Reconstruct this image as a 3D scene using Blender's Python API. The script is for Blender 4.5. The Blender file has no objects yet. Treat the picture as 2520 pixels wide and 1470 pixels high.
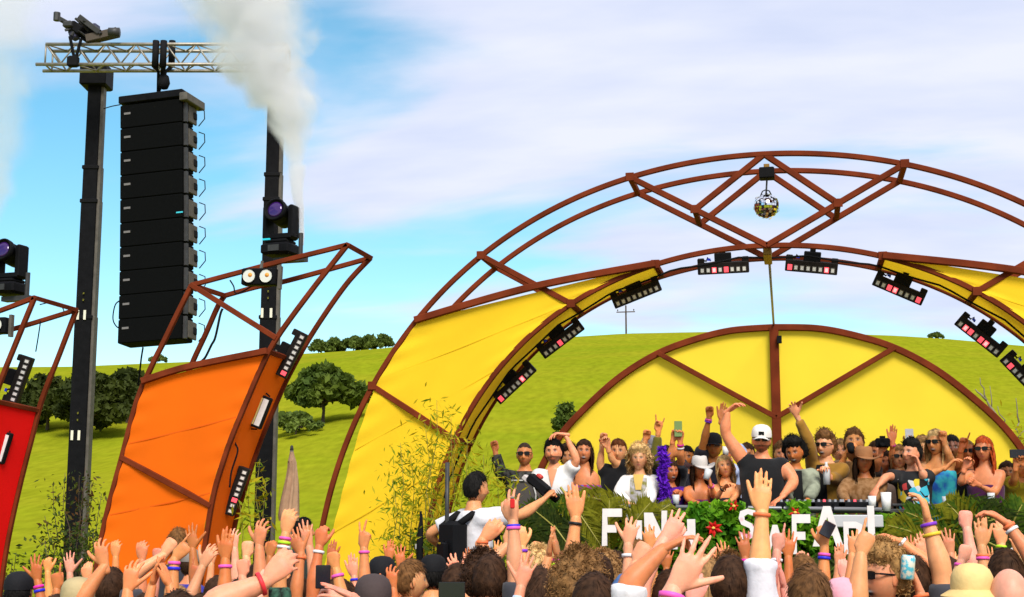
import bpy, math, random
import numpy as np
from mathutils import Matrix, Vector
R_ = math.radians
SC = bpy.context.scene
COL = SC.collection
# ------------------------------------------------------------------ camera
CAMH = 2.1; YAW = R_(11.6); PITCH = R_(8.8); FPX = 3400.0
cam_d = bpy.data.cameras.new('camera'); cam = bpy.data.objects.new('camera', cam_d); COL.objects.link(cam)
cam.location = (0, 0, CAMH); cam.rotation_euler = (math.pi/2 + PITCH, 0, YAW)
cam_d.sensor_width = 36; cam_d.lens = 36*FPX/2520.0; cam_d.clip_start = 0.1; cam_d.clip_end = 4000
SC.camera = cam
# ------------------------------------------------------------------ world, sun, exposure
SUN_EL = R_(45); SUN_AZ = R_(157)          # azimuth measured from +Y (the stage side) towards +X
SUN_DIR = np.array([math.sin(SUN_AZ)*math.cos(SUN_EL), math.cos(SUN_AZ)*math.cos(SUN_EL), math.sin(SUN_EL)])
W = bpy.data.worlds.new('World'); SC.world = W; W.use_nodes = True
nt = W.node_tree; N = nt.nodes; L = nt.links; N.clear()
def wn(t, **k):
    n = N.new(t)
    for a, b in k.items(): setattr(n, a, b)
    return n
def wm(op, a, b=None, clamp=False):
    n = wn('ShaderNodeMath', operation=op, use_clamp=clamp)
    for i, v in enumerate((a, b)):
        if v is None: continue
        if isinstance(v, (int, float)): n.inputs[i].default_value = v
        else: L.new(v, n.inputs[i])
    return n.outputs[0]
sky = wn('ShaderNodeTexSky', sky_type='NISHITA', sun_disc=False)
sky.sun_elevation = SUN_EL; sky.sun_rotation = SUN_AZ
sky.air_density = 1.0; sky.dust_density = 0.3; sky.ozone_density = 1.6
tc = wn('ShaderNodeTexCoord'); sp = wn('ShaderNodeSeparateXYZ'); L.new(tc.outputs['Generated'], sp.inputs[0])
zz = wm('ADD', wm('MAXIMUM', sp.outputs[2], 0.0), 0.22)
cb = wn('ShaderNodeCombineXYZ'); L.new(wm('DIVIDE', sp.outputs[0], zz), cb.inputs[0]); L.new(wm('DIVIDE', sp.outputs[1], zz), cb.inputs[1])
mp = wn('ShaderNodeMapping'); L.new(cb.outputs[0], mp.inputs[0])
mp.inputs['Rotation'].default_value = (0, 0, R_(-24)); mp.inputs['Scale'].default_value = (0.8, 1.9, 1); mp.inputs['Location'].default_value = (3.35, 1.9, 0)
n1 = wn('ShaderNodeTexNoise'); L.new(mp.outputs[0], n1.inputs['Vector'])
n1.inputs['Scale'].default_value = 1.25; n1.inputs['Detail'].default_value = 9; n1.inputs['Roughness'].default_value = 0.48; n1.inputs['Distortion'].default_value = 0.35
# cloud cover thickens overhead and towards the right-hand side of the sky
grad = wm('ADD', wm('MULTIPLY', sp.outputs[2], 1.3), wm('MULTIPLY', sp.outputs[0], 0.8))
cov = wm('ADD', wm('ADD', wm('MULTIPLY', n1.outputs[0], 1.9), grad), -0.44)
ramp = wn('ShaderNodeMapRange', interpolation_type='SMOOTHSTEP'); L.new(cov, ramp.inputs[0])
ramp.inputs[1].default_value = 0.44; ramp.inputs[2].default_value = 0.80
n2 = wn('ShaderNodeTexNoise'); L.new(mp.outputs[0], n2.inputs['Vector']); n2.inputs['Scale'].default_value = 3.1; n2.inputs['Detail'].default_value = 6
ccol = wn('ShaderNodeMix', data_type='RGBA'); mr2 = wn('ShaderNodeMapRange'); L.new(n2.outputs[0], mr2.inputs[0]); mr2.inputs[1].default_value = .34; mr2.inputs[2].default_value = .66; L.new(mr2.outputs[0], ccol.inputs[0])
ccol.inputs[6].default_value = (5.5, 6.0, 7.7, 1); ccol.inputs[7].default_value = (6.9, 7.1, 8.2, 1)
hsv = wn('ShaderNodeHueSaturation'); L.new(sky.outputs[0], hsv.inputs['Color'])
hsv.inputs['Saturation'].default_value = 1.26; hsv.inputs['Hue'].default_value = 0.475; hsv.inputs['Value'].default_value = 1.38
mx = wn('ShaderNodeMix', data_type='RGBA'); L.new(wm('MULTIPLY', ramp.outputs[0], 0.97), mx.inputs[0]); L.new(hsv.outputs[0], mx.inputs[6]); L.new(ccol.outputs[2], mx.inputs[7])
bg = wn('ShaderNodeBackground'); L.new(mx.outputs[2], bg.inputs[0]); bg.inputs[1].default_value = 0.1
wo = wn('ShaderNodeOutputWorld'); L.new(bg.outputs[0], wo.inputs[0])
sun_d = bpy.data.lights.new('sun', 'SUN'); sun_d.energy = 3.5; sun_d.angle = R_(24); sun_d.color = (1.0, 0.95, 0.87)
sun = bpy.data.objects.new('sun', sun_d); COL.objects.link(sun)
sun.rotation_euler = Vector(-SUN_DIR).to_track_quat('-Z', 'Y').to_euler()
SC.view_settings.view_transform = 'Standard'; SC.view_settings.look = 'None'
SC.view_settings.exposure = 0.36; SC.view_settings.gamma = 1.0; SC.view_settings.use_curve_mapping = False
SC.render.engine = 'CYCLES'
cy = SC.cycles; cy.use_denoising = True; cy.max_bounces = 8; cy.diffuse_bounces = 3; cy.glossy_bounces = 3
cy.transmission_bounces = 6; cy.volume_bounces = 4; cy.transparent_max_bounces = 8; cy.sample_clamp_indirect = 6
cy.volume_step_rate = 1.0; cy.volume_max_steps = 256
# ------------------------------------------------------------------ pixel -> world (a point of the place at its own depth)
CR = np.array(Matrix.Rotation(YAW, 3, 'Z') @ Matrix.Rotation(math.pi/2 + PITCH, 3, 'X'))
def ray(px, py): return CR @ np.array([(px-1260)/FPX, -(py-735)/FPX, -1.0])
def at(px, py, Y):
    d = ray(px, py); return np.array([0, 0, CAMH]) + d*(Y/d[1])
def atd(px, py, D): return np.array([0, 0, CAMH]) + ray(px, py)*D
def V3(*a): return np.array(a, float)
def unit(v): v = np.asarray(v, float); return v/max(np.linalg.norm(v), 1e-9)
# ------------------------------------------------------------------ geometry collector
class G:
    def __init__(s): s.v = []; s.f = []; s.n = 0
    def add(s, V, F):
        V = np.asarray(V, float).reshape(-1, 3); s.v.append(V); o = s.n
        s.f += [tuple(i+o for i in q) for q in F]; s.n += len(V); return s
    def box(s, c, size, R=None, taper=1.0):
        x, y, z = np.asarray(size, float)/2
        P = np.array([(-x,-y,-z),(x,-y,-z),(x,y,-z),(-x,y,-z),(-x*taper,-y*taper,z),(x*taper,-y*taper,z),(x*taper,y*taper,z),(-x*taper,y*taper,z)])
        if R is not None: P = P @ np.asarray(R).T
        return s.add(P + np.asarray(c), [(0,3,2,1),(4,5,6,7),(0,1,5,4),(1,2,6,5),(2,3,7,6),(3,0,4,7)])
    def bbox(s, c, size, b=0.006, R=None):
        x, y, z = np.asarray(size, float)/2; b = min(b, x*.9, y*.9, z*.9); P = []; F = []
        for sz in (-1, 1):
            for (ix, iy, iz) in ((b, b, 0), (0, 0, b)):
                pass
        rings = [(-z, b), (-z+b, 0), (z-b, 0), (z, b)]
        for (zz_, ins) in rings:
            X, Y = x-ins, y-ins
            P += [(-X+b*.7,-Y,zz_),(X-b*.7,-Y,zz_),(X,-Y+b*.7,zz_),(X,Y-b*.7,zz_),(X-b*.7,Y,zz_),(-X+b*.7,Y,zz_),(-X,Y-b*.7,zz_),(-X,-Y+b*.7,zz_)]
        for k in range(3):
            for i in range(8): F.append((k*8+i, k*8+(i+1)%8, k*8+8+(i+1)%8, k*8+8+i))
        F.append(tuple(range(7, -1, -1))); F.append(tuple(range(24, 32)))
        P = np.array(P, float)
        if R is not None: P = P @ np.asarray(R).T
        return s.add(P + np.asarray(c), F)
    def beam(s, a, b, w, h=None, up=(0, 1, 0)):
        a = np.asarray(a, float); b = np.asarray(b, float); h = h or w
        d = unit(b-a); u = np.asarray(up, float); u = u - d*np.dot(u, d)
        if np.linalg.norm(u) < 1e-4: u = np.array([1.0, 0, 0]) - d*d[0]
        u = unit(u); r = np.cross(d, u); P = []
        c = 0.16
        prof = [(-1+c,-1),(1-c,-1),(1,-1+c),(1,1-c),(1-c,1),(-1+c,1),(-1,1-c),(-1,-1+c)]
        for p in (a, b):
            for (i, j) in prof: P.append(p + r*i*w/2 + u*j*h/2)
        F = [(i, (i+1) % 8, 8+(i+1) % 8, 8+i) for i in range(8)] + [tuple(range(7, -1, -1)), tuple(range(8, 16))]
        return s.add(P, F)
    def sweep(s, pts, w, h=None, up=(0, 1, 0)):
        pts = [np.asarray(p, float) for p in pts]; h = h or w; n = len(pts); P = []; u0 = np.asarray(up, float); c = .16
        prof = [(-1+c,-1),(1-c,-1),(1,-1+c),(1,1-c),(1-c,1),(-1+c,1),(-1,1-c),(-1,-1+c)]
        for i, p in enumerate(pts):
            d = unit(pts[min(i+1, n-1)] - pts[max(i-1, 0)]); u = unit(u0 - d*np.dot(u0, d)); r = np.cross(d, u)
            for (a, b) in prof: P.append(p + r*a*w/2 + u*b*h/2)
        F = [(k*8+i, k*8+(i+1) % 8, k*8+8+(i+1) % 8, k*8+8+i) for k in range(n-1) for i in range(8)]
        F += [tuple(range(7, -1, -1)), tuple(range((n-1)*8, n*8))]
        return s.add(P, F)
    def tube(s, pts, rad, n=8, cap=True, rnd=False, ref=None):
        pts = [np.asarray(p, float) for p in pts]; m = len(pts)
        rad = [rad]*m if np.isscalar(rad) else list(rad)
        t = [unit(pts[min(i+1, m-1)]-pts[max(i-1, 0)]) for i in range(m)]
        u = np.asarray(ref, float) if ref is not None else (np.array([0, 0, 1.0]) if abs(t[0][2]) < .9 else np.array([1.0, 0, 0]))
        P = []; F = []; rings = []
        u = unit(u - t[0]*np.dot(u, t[0])); us = []
        for i in range(m):
            u = unit(u - t[i]*np.dot(u, t[i])); us.append(u)
        def ring(p, i, k):
            r = rad[i]; ra, rb = (r, r) if np.isscalar(r) else r
            w_ = np.cross(t[i], us[i])
            rings.append([p + us[i]*math.cos(2*math.pi*j/n)*ra*k + w_*math.sin(2*math.pi*j/n)*rb*k for j in range(n)])
        def mr(r): return r if np.isscalar(r) else min(r)
        if rnd:
            ring(pts[0]-t[0]*mr(rad[0])*.85, 0, .45); ring(pts[0]-t[0]*mr(rad[0])*.5, 0, .83)
        for i in range(m): ring(pts[i], i, 1.0)
        if rnd:
            ring(pts[-1]+t[-1]*mr(rad[-1])*.5, m-1, .83); ring(pts[-1]+t[-1]*mr(rad[-1])*.85, m-1, .45)
        K = len(rings)
        for r in rings: P += r
        F = [(k*n+i, k*n+(i+1) % n, k*n+n+(i+1) % n, k*n+n+i) for k in range(K-1) for i in range(n)]
        if cap: F += [tuple(range(n-1, -1, -1)), tuple(range((K-1)*n, K*n))]
        return s.add(P, F)
    def lathe(s, prof, n=16, M=None):
        P = []; F = []; m = len(prof)
        for (r, z) in prof:
            for j in range(n): P.append((r*math.cos(2*math.pi*j/n), r*math.sin(2*math.pi*j/n), z))
        F = [(k*n+i, k*n+(i+1) % n, k*n+n+(i+1) % n, k*n+n+i) for k in range(m-1) for i in range(n)]
        if prof[0][0] > 1e-6: F.append(tuple(range(n-1, -1, -1)))
        if prof[-1][0] > 1e-6: F.append(tuple(range((m-1)*n, m*n)))
        P = np.array(P)
        if M is not None: P = P @ np.asarray(M)[:3, :3].T + np.asarray(M)[:3, 3]
        return s.add(P, F)
    def prism(s, poly, a, b, n, th, o):       # 2D polygon in axes a,b at o, extruded th along n
        o = np.asarray(o, float); a = np.asarray(a, float); b = np.asarray(b, float); n = np.asarray(n, float); k = len(poly)
        P = [o + a*x + b*y for x, y in poly] + [o + a*x + b*y + n*th for x, y in poly]
        F = [tuple(range(k)), tuple(range(2*k-1, k-1, -1))] + [(i, k+i, k+(i+1) % k, (i+1) % k) for i in range(k)]
        return s.add(P, F)
    def grid(s, A, flip=False):
        A = np.asarray(A, float); m, n, _ = A.shape
        F = [(i*n+j, i*n+j+1, (i+1)*n+j+1, (i+1)*n+j) for i in range(m-1) for j in range(n-1)]
        if flip: F = [q[::-1] for q in F]
        return s.add(A.reshape(-1, 3), F)
    def arrays(s): return np.concatenate(s.v), s.f
    def mesh(s, name, mat=None, smooth=False, off=None):
        V = np.concatenate(s.v)
        if off is not None: V = V - off
        me = bpy.data.meshes.new(name); me.from_pydata(V.tolist(), [], s.f)
        if smooth: me.shade_smooth()
        if mat is not None:
            for m in (mat if isinstance(mat, list) else [mat]): me.materials.append(m)
        me.validate(); return me
    def build(s, name, mat, parent=None, smooth=False, **k):
        b = BASE.get(parent.name) if parent is not None else None
        me = s.mesh(name, mat, smooth, b); o = bpy.data.objects.new(name, me); COL.objects.link(o)
        if parent is not None: o.parent = parent; BASE[o.name] = b
        if k: tag(o, **k)
        return o
BASE = {}
def np_mesh(name, V, Q, mat=None, smooth=False, off=None):
    V = np.asarray(V, np.float32); Q = np.asarray(Q, np.int32)
    if off is not None: V = V - np.asarray(off, np.float32)
    me = bpy.data.meshes.new(name); me.vertices.add(len(V)); me.vertices.foreach_set('co', V.ravel())
    k = Q.shape[1]; me.loops.add(Q.size); me.loops.foreach_set('vertex_index', Q.ravel())
    me.polygons.add(len(Q)); me.polygons.foreach_set('loop_start', np.arange(0, Q.size, k, dtype=np.int32))
    me.update(calc_edges=True)
    if smooth: me.shade_smooth()
    if mat is not None: me.materials.append(mat)
    return me
def link_mesh(name, me, parent=None, **k):
    o = bpy.data.objects.new(name, me); COL.objects.link(o)
    if parent is not None: o.parent = parent; BASE[o.name] = BASE.get(parent.name)
    if k: tag(o, **k)
    return o
def tag(o, label=None, cat=None, group=None, kind=None):
    if label: o['label'] = label
    if cat: o['category'] = cat
    if group: o['group'] = group
    if kind: o['kind'] = kind
    return o
def thing(name, label, cat, base, group=None):
    o = bpy.data.objects.new(name, None); COL.objects.link(o); o.location = tuple(base); o.empty_display_size = .1
    BASE[o.name] = np.asarray(base, float); return tag(o, label, cat, group)
# ------------------------------------------------------------------ materials
MATS = {}
def mat(name, col, rough=.6, metal=0.0, var=0.0, vscale=8.0, bump=0.0, bscale=60.0, emit=None, es=1.0, spec=.22, trans=0.0, tcol=None, attr=None, col2=None, sheen=0.0, detail=4.0, stretch=None, coat=0.0, sss=0.0):
    if name in MATS: return MATS[name]
    m = bpy.data.materials.new(name); m.use_nodes = True; t = m.node_tree; b = t.nodes['Principled BSDF']; out = t.nodes['Material Output']
    b.inputs['Roughness'].default_value = rough; b.inputs['Metallic'].default_value = metal; b.inputs['Specular IOR Level'].default_value = spec
    b.inputs['Base Color'].default_value = (*col, 1); b.inputs['Sheen Weight'].default_value = sheen; b.inputs['Coat Weight'].default_value = coat
    src = None
    if attr:
        a = t.nodes.new('ShaderNodeAttribute'); a.attribute_name = attr; src = a.outputs['Color']
    co = t.nodes.new('ShaderNodeTexCoord').outputs['Object']
    if stretch:
        mpn = t.nodes.new('ShaderNodeMapping'); t.links.new(co, mpn.inputs[0]); mpn.inputs['Scale'].default_value = stretch; co = mpn.outputs[0]
    if var > 0 or col2:
        nz = t.nodes.new('ShaderNodeTexNoise'); nz.inputs['Scale'].default_value = vscale; nz.inputs['Detail'].default_value = detail; t.links.new(co, nz.inputs['Vector'])
        mixn = t.nodes.new('ShaderNodeMix'); mixn.data_type = 'RGBA'
        if col2:
            mr = t.nodes.new('ShaderNodeMapRange'); t.links.new(nz.outputs[0], mr.inputs[0]); mr.inputs[1].default_value = .38; mr.inputs[2].default_value = .62
            t.links.new(mr.outputs[0], mixn.inputs[0]); mixn.inputs[6].default_value = (*col, 1); mixn.inputs[7].default_value = (*col2, 1)
        else:
            mr = t.nodes.new('ShaderNodeMapRange'); t.links.new(nz.outputs[0], mr.inputs[0]); mr.inputs[1].default_value = .3; mr.inputs[2].default_value = .7
            mr.inputs[3].default_value = 1-var; mr.inputs[4].default_value = 1+var
            mixn.blend_type = 'MULTIPLY'; mixn.inputs[0].default_value = 1
            if src is not None: t.links.new(src, mixn.inputs[6])
            else: mixn.inputs[6].default_value = (*col, 1)
            t.links.new(mr.outputs[0], mixn.inputs[7])
        src = mixn.outputs[2]
    if src is not None: t.links.new(src, b.inputs['Base Color'])
    if sss > 0:
        b.inputs['Subsurface Weight'].default_value = sss; b.inputs['Subsurface Radius'].default_value = (1, .35, .2); b.inputs['Subsurface Scale'].default_value = .012
    if bump > 0:
        nb = t.nodes.new('ShaderNodeTexNoise'); nb.inputs['Scale'].default_value = bscale; nb.inputs['Detail'].default_value = 5; t.links.new(co, nb.inputs['Vector'])
        bp = t.nodes.new('ShaderNodeBump'); bp.inputs['Strength'].default_value = bump; bp.inputs['Distance'].default_value = .02
        t.links.new(nb.outputs[0], bp.inputs['Height']); t.links.new(bp.outputs[0], b.inputs['Normal'])
    if emit: b.inputs['Emission Color'].default_value = (*emit, 1); b.inputs['Emission Strength'].default_value = es
    if trans > 0:
        tr = t.nodes.new('ShaderNodeBsdfTranslucent'); tr.inputs[0].default_value = (*(tcol or col), 1)
        if src is not None and not tcol: t.links.new(src, tr.inputs[0])
        ms = t.nodes.new('ShaderNodeMixShader'); ms.inputs[0].default_value = trans
        t.links.new(b.outputs[0], ms.inputs[1]); t.links.new(tr.outputs[0], ms.inputs[2]); t.links.new(ms.outputs[0], out.inputs[0])
    MATS[name] = m; return m
STEEL = mat('rusty_red_steel', (.145, .026, .008), .8, 0, .30, 5, .10, 90, spec=.08)
BLACK = mat('black_paint', (.006, .006, .007), .55, 0, .25, 10, .05, 60, spec=.06)
BLACKM = mat('matte_black', (.005, .005, .006), .8, 0, .2, 14, spec=.15)
DARKG = mat('dark_grey_metal', (.05, .05, .05), .5, .3, .2, 12)
GREYM = mat('weathered_grey_metal', (.10, .09, .075), .6, .2, .25, 9)
ALU = mat('aluminium_truss', (.30, .27, .22), .5, .6, .2, 12)
WHITEP = mat('white_board_paint', (.76, .70, .66), .6, 0, .08, 9, .05, 40)
LENSW = mat('clear_lamp_lens', (.42, .40, .37), .25, .2, .2, 40)
LENSR = mat('red_lit_lens', (.7, .05, .07), .3, emit=(1.0, .10, .13), es=.9)
LENSP = mat('pale_red_lit_lens', (.8, .4, .4), .3, emit=(1.0, .50, .50), es=.75)
SEAM = mat('yellow_seam', (.80, .50, .010), .85)
SEAMO = mat('orange_seam', (.70, .10, .001), .85)
YEL = mat('yellow_canvas', (.99, .635, .02), .8, 0, .06, 1.7, .22, 3.5, trans=.3, tcol=(.99, .66, .02))
YEL2 = mat('pale_yellow_canvas', (.98, .72, .045), .8, 0, .05, 1.3, .2, 3.0, trans=.28, tcol=(.99, .74, .05))
ORA = mat('orange_canvas', (.92, .155, .001), .8, 0, .07, 1.7, .12, 3.0, trans=.28, tcol=(.95, .16, .002))
RED = mat('red_canvas', (.88, .004, .003), .8, 0, .06, 1.7, .12, 3.0, trans=.28, tcol=(.9, .005, .004))
# ================================================================== terrain
RIDGE_Y = 112.0
_rp = [(-600,925),(-200,912),(0,905),(180,904),(340,897),(470,892),(680,878),(760,873),(960,858),(1200,842),(1380,833),(1540,823),(1750,819),(2000,821),(2200,828),(2330,836),(2519,853),(3000,885),(3500,915)]
_rw = np.array([at(a, b, RIDGE_Y) for a, b in _rp])
def smooth(t): t = np.clip(t, 0, 1); return t*t*(3-2*t)
def hz(x, y):
    x = np.asarray(x, float); y = np.asarray(y, float)
    H = np.interp(x*RIDGE_Y/np.maximum(y, 40), _rw[:, 0], _rw[:, 2])
    t = np.clip((y-24)/(RIDGE_Y-24), 0, 1); p = t*.55 + smooth(t)*.45
    z = H*p
    z = z + .35*np.sin(x*.11+y*.05)*smooth((y-30)/30)*(1-smooth((y-95)/12)) + .22*np.sin(x*.27-y*.13+1.3)*smooth((y-30)/30)*(1-smooth((y-95)/12))
    back = np.clip((y-RIDGE_Y)/120, 0, 1)
    return z - H*.35*back*back - .0*y
xs = np.unique(np.concatenate([np.linspace(-1600, -160, 20), np.linspace(-160, 120, 240), np.linspace(120, 1600, 20)]))
ys = np.unique(np.concatenate([np.linspace(-60, 24, 12), np.linspace(24, 130, 150), np.linspace(130, 300, 30), np.linspace(300, 2600, 20)]))
XX, YY = np.meshgrid(xs, ys); ZZ = hz(XX, YY)
A = np.stack([XX, YY, ZZ], -1); ny, nx = XX.shape
idx = np.arange(ny*nx).reshape(ny, nx)
Q = np.stack([idx[:-1, :-1], idx[:-1, 1:], idx[1:, 1:], idx[1:, :-1]], -1).reshape(-1, 4)
def grass_mat():
    m = bpy.data.materials.new('meadow_grass'); m.use_nodes = True; t = m.node_tree; b = t.nodes['Principled BSDF']; b.inputs['Roughness'].default_value = .9; b.inputs['Specular IOR Level'].default_value = 0
    co = t.nodes.new('ShaderNodeTexCoord').outputs['Object']
    def nz(s, st, d=5):
        mpn = t.nodes.new('ShaderNodeMapping'); mpn.inputs['Scale'].default_value = st; t.links.new(co, mpn.inputs[0])
        n = t.nodes.new('ShaderNodeTexNoise'); n.inputs['Scale'].default_value = s; n.inputs['Detail'].default_value = d; t.links.new(mpn.outputs[0], n.inputs['Vector']); return n.outputs[0]
    def mixc(f, a, b_):
        x = t.nodes.new('ShaderNodeMix'); x.data_type = 'RGBA'
        mr = t.nodes.new('ShaderNodeMapRange'); t.links.new(f, mr.inputs[0]); mr.inputs[1].default_value = .36; mr.inputs[2].default_value = .66; t.links.new(mr.outputs[0], x.inputs[0])
        for i, c in ((6, a), (7, b_)):
            if isinstance(c, tuple): x.inputs[i].default_value = (*c, 1)
            else: t.links.new(c, x.inputs[i])
        return x.outputs[2]
    c1 = mixc(nz(.045, (1, .6, 1)), (.225, .24, .009), (.18, .225, .009))
    c2 = mixc(nz(.22, (.35, 1.0, 1)), c1, (.245, .245, .012))
    fine = nz(2.6, (1, .45, 1), 9)
    mr = t.nodes.new('ShaderNodeMapRange'); t.links.new(fine, mr.inputs[0]); mr.inputs[1].default_value = .25; mr.inputs[2].default_value = .75; mr.inputs[3].default_value = .80; mr.inputs[4].default_value = 1.17
    x = t.nodes.new('ShaderNodeMix'); x.data_type = 'RGBA'; x.blend_type = 'MULTIPLY'; x.inputs[0].default_value = 1; t.links.new(c2, x.inputs[6]); t.links.new(mr.outputs[0], x.inputs[7])
    t.links.new(x.outputs[2], b.inputs['Base Color'])
    bp = t.nodes.new('ShaderNodeBump'); bp.inputs['Strength'].default_value = .5; bp.inputs['Distance'].default_value = .15; t.links.new(fine, bp.inputs['Height']); t.links.new(bp.outputs[0], b.inputs['Normal'])
    return m
GRASS = grass_mat()
link_mesh('hill_terrain', np_mesh('hill_terrain', A.reshape(-1, 3), Q, GRASS, True), kind='structure', label='bright green grassy hillside rising behind the stage')
# trampled earth in front of the stage
gd = G(); gd.grid([[(x, y, .012) for x in np.linspace(-9, 9, 10)] for y in np.linspace(-4, 12.2, 10)])
gd.build('ground', mat('trampled_ground', (.14, .11, .05), .95, 0, .3, 2, .3, 30), kind='structure', label='trampled ground under the crowd')
# ================================================================== vegetation helpers
def leaf_quads(C, size, rng, flat=0.0, aspect=1.6):
    n = len(C); a = rng.normal(size=(n, 3)); a /= np.linalg.norm(a, axis=1)[:, None]
    b = rng.normal(size=(n, 3)); b[:, 2] *= (1-flat); b -= a*(a*b).sum(1)[:, None]; b /= np.maximum(np.linalg.norm(b, axis=1), 1e-6)[:, None]
    s = size*(0.6 + .8*rng.random(n))[:, None]; A_ = a*s*aspect/2; B_ = b*s/2
    V = np.stack([C-A_, C+B_*.9-A_*.1, C+A_, C-B_*.9-A_*.1], 1).reshape(-1, 3)
    return V, np.arange(4*n).reshape(-1, 4)
def bough(rng, a, b, n=5, j=.06):
    a = np.asarray(a, float); b = np.asarray(b, float); l = np.linalg.norm(b-a)
    return [a + (b-a)*t + (rng.normal(size=3)*j*l*math.sin(math.pi*t)) for t in np.linspace(0, 1, n)]
BARK = mat('bark', (.09, .065, .045), .9, 0, .35, 6, .5, 30)
def leafmat(name, c, c2=None, sc=.6, tr=.25): return mat(name, c, .75, 0, .35 if not c2 else 0, sc, spec=.2, trans=tr, col2=c2)
OAK = leafmat('dark_oak_leaves', (.028, .040, .005), (.055, .070, .008), .5)
OAK2 = leafmat('mid_oak_leaves', (.050, .085, .010), (.11, .15, .016), .7)
RIDGEL = leafmat('ridge_tree_leaves', (.07, .11, .02), (.14, .19, .03), .4)
def tree(label, base, h, crown, mats, seed, nleaf=2600, ls=.3, trunk=True, group='trees on the hillside', name='oak_tree', crown_bottom=.28):
    rng = np.random.default_rng(seed); base = np.asarray(base, float); T = thing(name, label, 'tree', base, group)
    rx, ry = crown; g = G(); fork = base + V3(rng.normal()*.1*h, 0, h*.34)
    g.tube(bough(rng, base - V3(0, 0, .4), fork, 5, .05), [h*.045, h*.036, h*.032, h*.028, h*.026], 8)
    blobs = []
    nb = 22
    for i in range(nb):
        an = i*2.4 + rng.random(); rr = math.sqrt((i+.5)/nb)*rng.uniform(.8, 1.15); zf = crown_bottom + (1-crown_bottom)*(.22 + .70*(1-rr**2.0)*(.7+.3*rng.random()) )
        c = base + V3(math.cos(an)*rx*rr*.8, math.sin(an)*ry*rr*.8, h*min(zf, .92)); r = (.17 + .20*rng.random())*min(rx, h*.62)*(1.15-.3*rr)
        blobs.append((c, r)); p = bough(rng, fork, c, 5, .07); k = h*.016
        g.tube(p, [k, k*.8, k*.6, k*.45, k*.3], 5)
    if trunk: g.build('trunk', BARK, T, True)
    C = []
    for c, r in blobs:
        m = int(nleaf/nb); d = rng.normal(size=(m, 3)); d /= np.linalg.norm(d, axis=1)[:, None]
        lump = 1 + .22*np.sin(d[:, 0]*5+c[0]*3)*np.cos(d[:, 2]*6+c[1]) + .12*np.sin(d[:, 1]*11+c[2]*7)
        rad = r*lump*(.25 + .95*rng.random(m)**.7)
        P = c + d*rad[:, None]*np.array([1.15, 1.15, .78]); C.append(P)
    C = np.concatenate(C); V, F = leaf_quads(C, ls, rng)
    o = link_mesh('crown', np_mesh('crown', V, F, mats, False, base), T); return T
def on_hill(px, Y, dx=0):
    # the point of the terrain seen at column px and depth Y
    p = at(px, 1000, Y); return V3(p[0]+dx, Y, float(hz(p[0]+dx, Y)))
# big dark oaks on the left slope, Y about 60: 55-57 px per metre
def hp(px, py, Y): return at(px, py, Y)
TREES = [  # label, px, base py, top py, half width px, Y, mat, seed
 ('dark rounded oak nearest the red wing frame', 110, 1105, 930, 85, 62, OAK, 1),
 ('broad dark oak directly behind the black left mast', 215, 1108, 915, 95, 60, OAK, 2),
 ('dark oak between the left mast and the hanging speaker array', 305, 1085, 908, 75, 64, OAK, 3),
 ('dark oak half hidden behind the top of the orange canvas', 400, 1080, 925, 80, 64, OAK, 21),
 ('round oak with a bare leaning trunk standing alone right of the right mast', 800, 1066, 905, 105, 58, OAK2, 4)]
for lab, px, pb, ptop, hw, Y, m_, sd in TREES:
    b = at(px, pb, Y); b[2] = float(hz(b[0], Y)); top = at(px, ptop, Y); s = Y/FPX
    tree(lab, b, top[2]-b[2], (hw*s*1.02, hw*s), m_, sd, 14000, .24, crown_bottom=.16 if sd != 4 else .22)
for i, (px, pt_, hw) in enumerate([(785, 850, 24), (822, 846, 26), (868, 834, 34), (905, 838, 30), (945, 845, 22)]):
    Y = RIDGE_Y-1; b = at(px, 900, Y); b[2] = float(hz(b[0], Y)); top = at(px, pt_, Y); s = Y/FPX
    tree(['leftmost ridge tree, low and open', 'second ridge tree from the left', 'tallest tree of the clump on the ridge', 'dense ridge tree just right of the tallest one', 'rightmost small ridge tree beside the yellow arch'][i], b, max(top[2]-b[2], 1.2), (hw*s, hw*s), RIDGEL, 40+i, 3000, .26, group='trees on the ridge', name='ridge_tree', crown_bottom=.08)
for lab, px, Y, h, w, sd in [('small dark bush on the ridge left of the orange frame', 388, RIDGE_Y-1, .75, .95, 60), ('tiny green bush on the ridge at the far right', 2306, RIDGE_Y-1, .45, .7, 61), ('low bush at the foot of the oak on the open slope', 728, 55, 1.0, 1.6, 63)]:
    b = at(px, 900, Y); b[2] = float(hz(b[0], Y)); tree(lab, b, h, (w, w), RIDGEL, sd, 1500, .16, group='bushes on the hill', name='bush', crown_bottom=.05)
Y = 50; b = at(1392, 1060, Y); b[2] = float(hz(b[0], Y)); tp = at(1392, 982, Y)
tree('small dark green tree on the slope beside the yellow backdrop', b, tp[2]-b[2], (.55, .5), OAK2, 64, 3000, .11, group='trees on the hillside', name='small_tree', crown_bottom=.05)
# utility pole on the ridge
b = at(1541, 823, RIDGE_Y-2); b[2] = float(hz(b[0], RIDGE_Y-2)); tp = at(1541, 752, RIDGE_Y-2)[2]
T = thing('utility_pole', 'thin wooden utility pole standing on the ridge', 'utility pole', b)
G().tube([b - V3(0,0,.5), V3(b[0], b[1], tp)], [.075, .06], 8).build('pole', BARK, T)
G().box(V3(b[0], b[1]-.12, tp-.55), (1.5, .07, .08)).build('cross_arm', BARK, T)
for k in (-.65, 0, .65): G().lathe([(.03, 0), (.05, .05), (.05, .12), (.0, .16)], 8, Matrix.Translation((b[0]+k, b[1]-.12, tp-.47))).build('insulator', GREYM, T)
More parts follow.
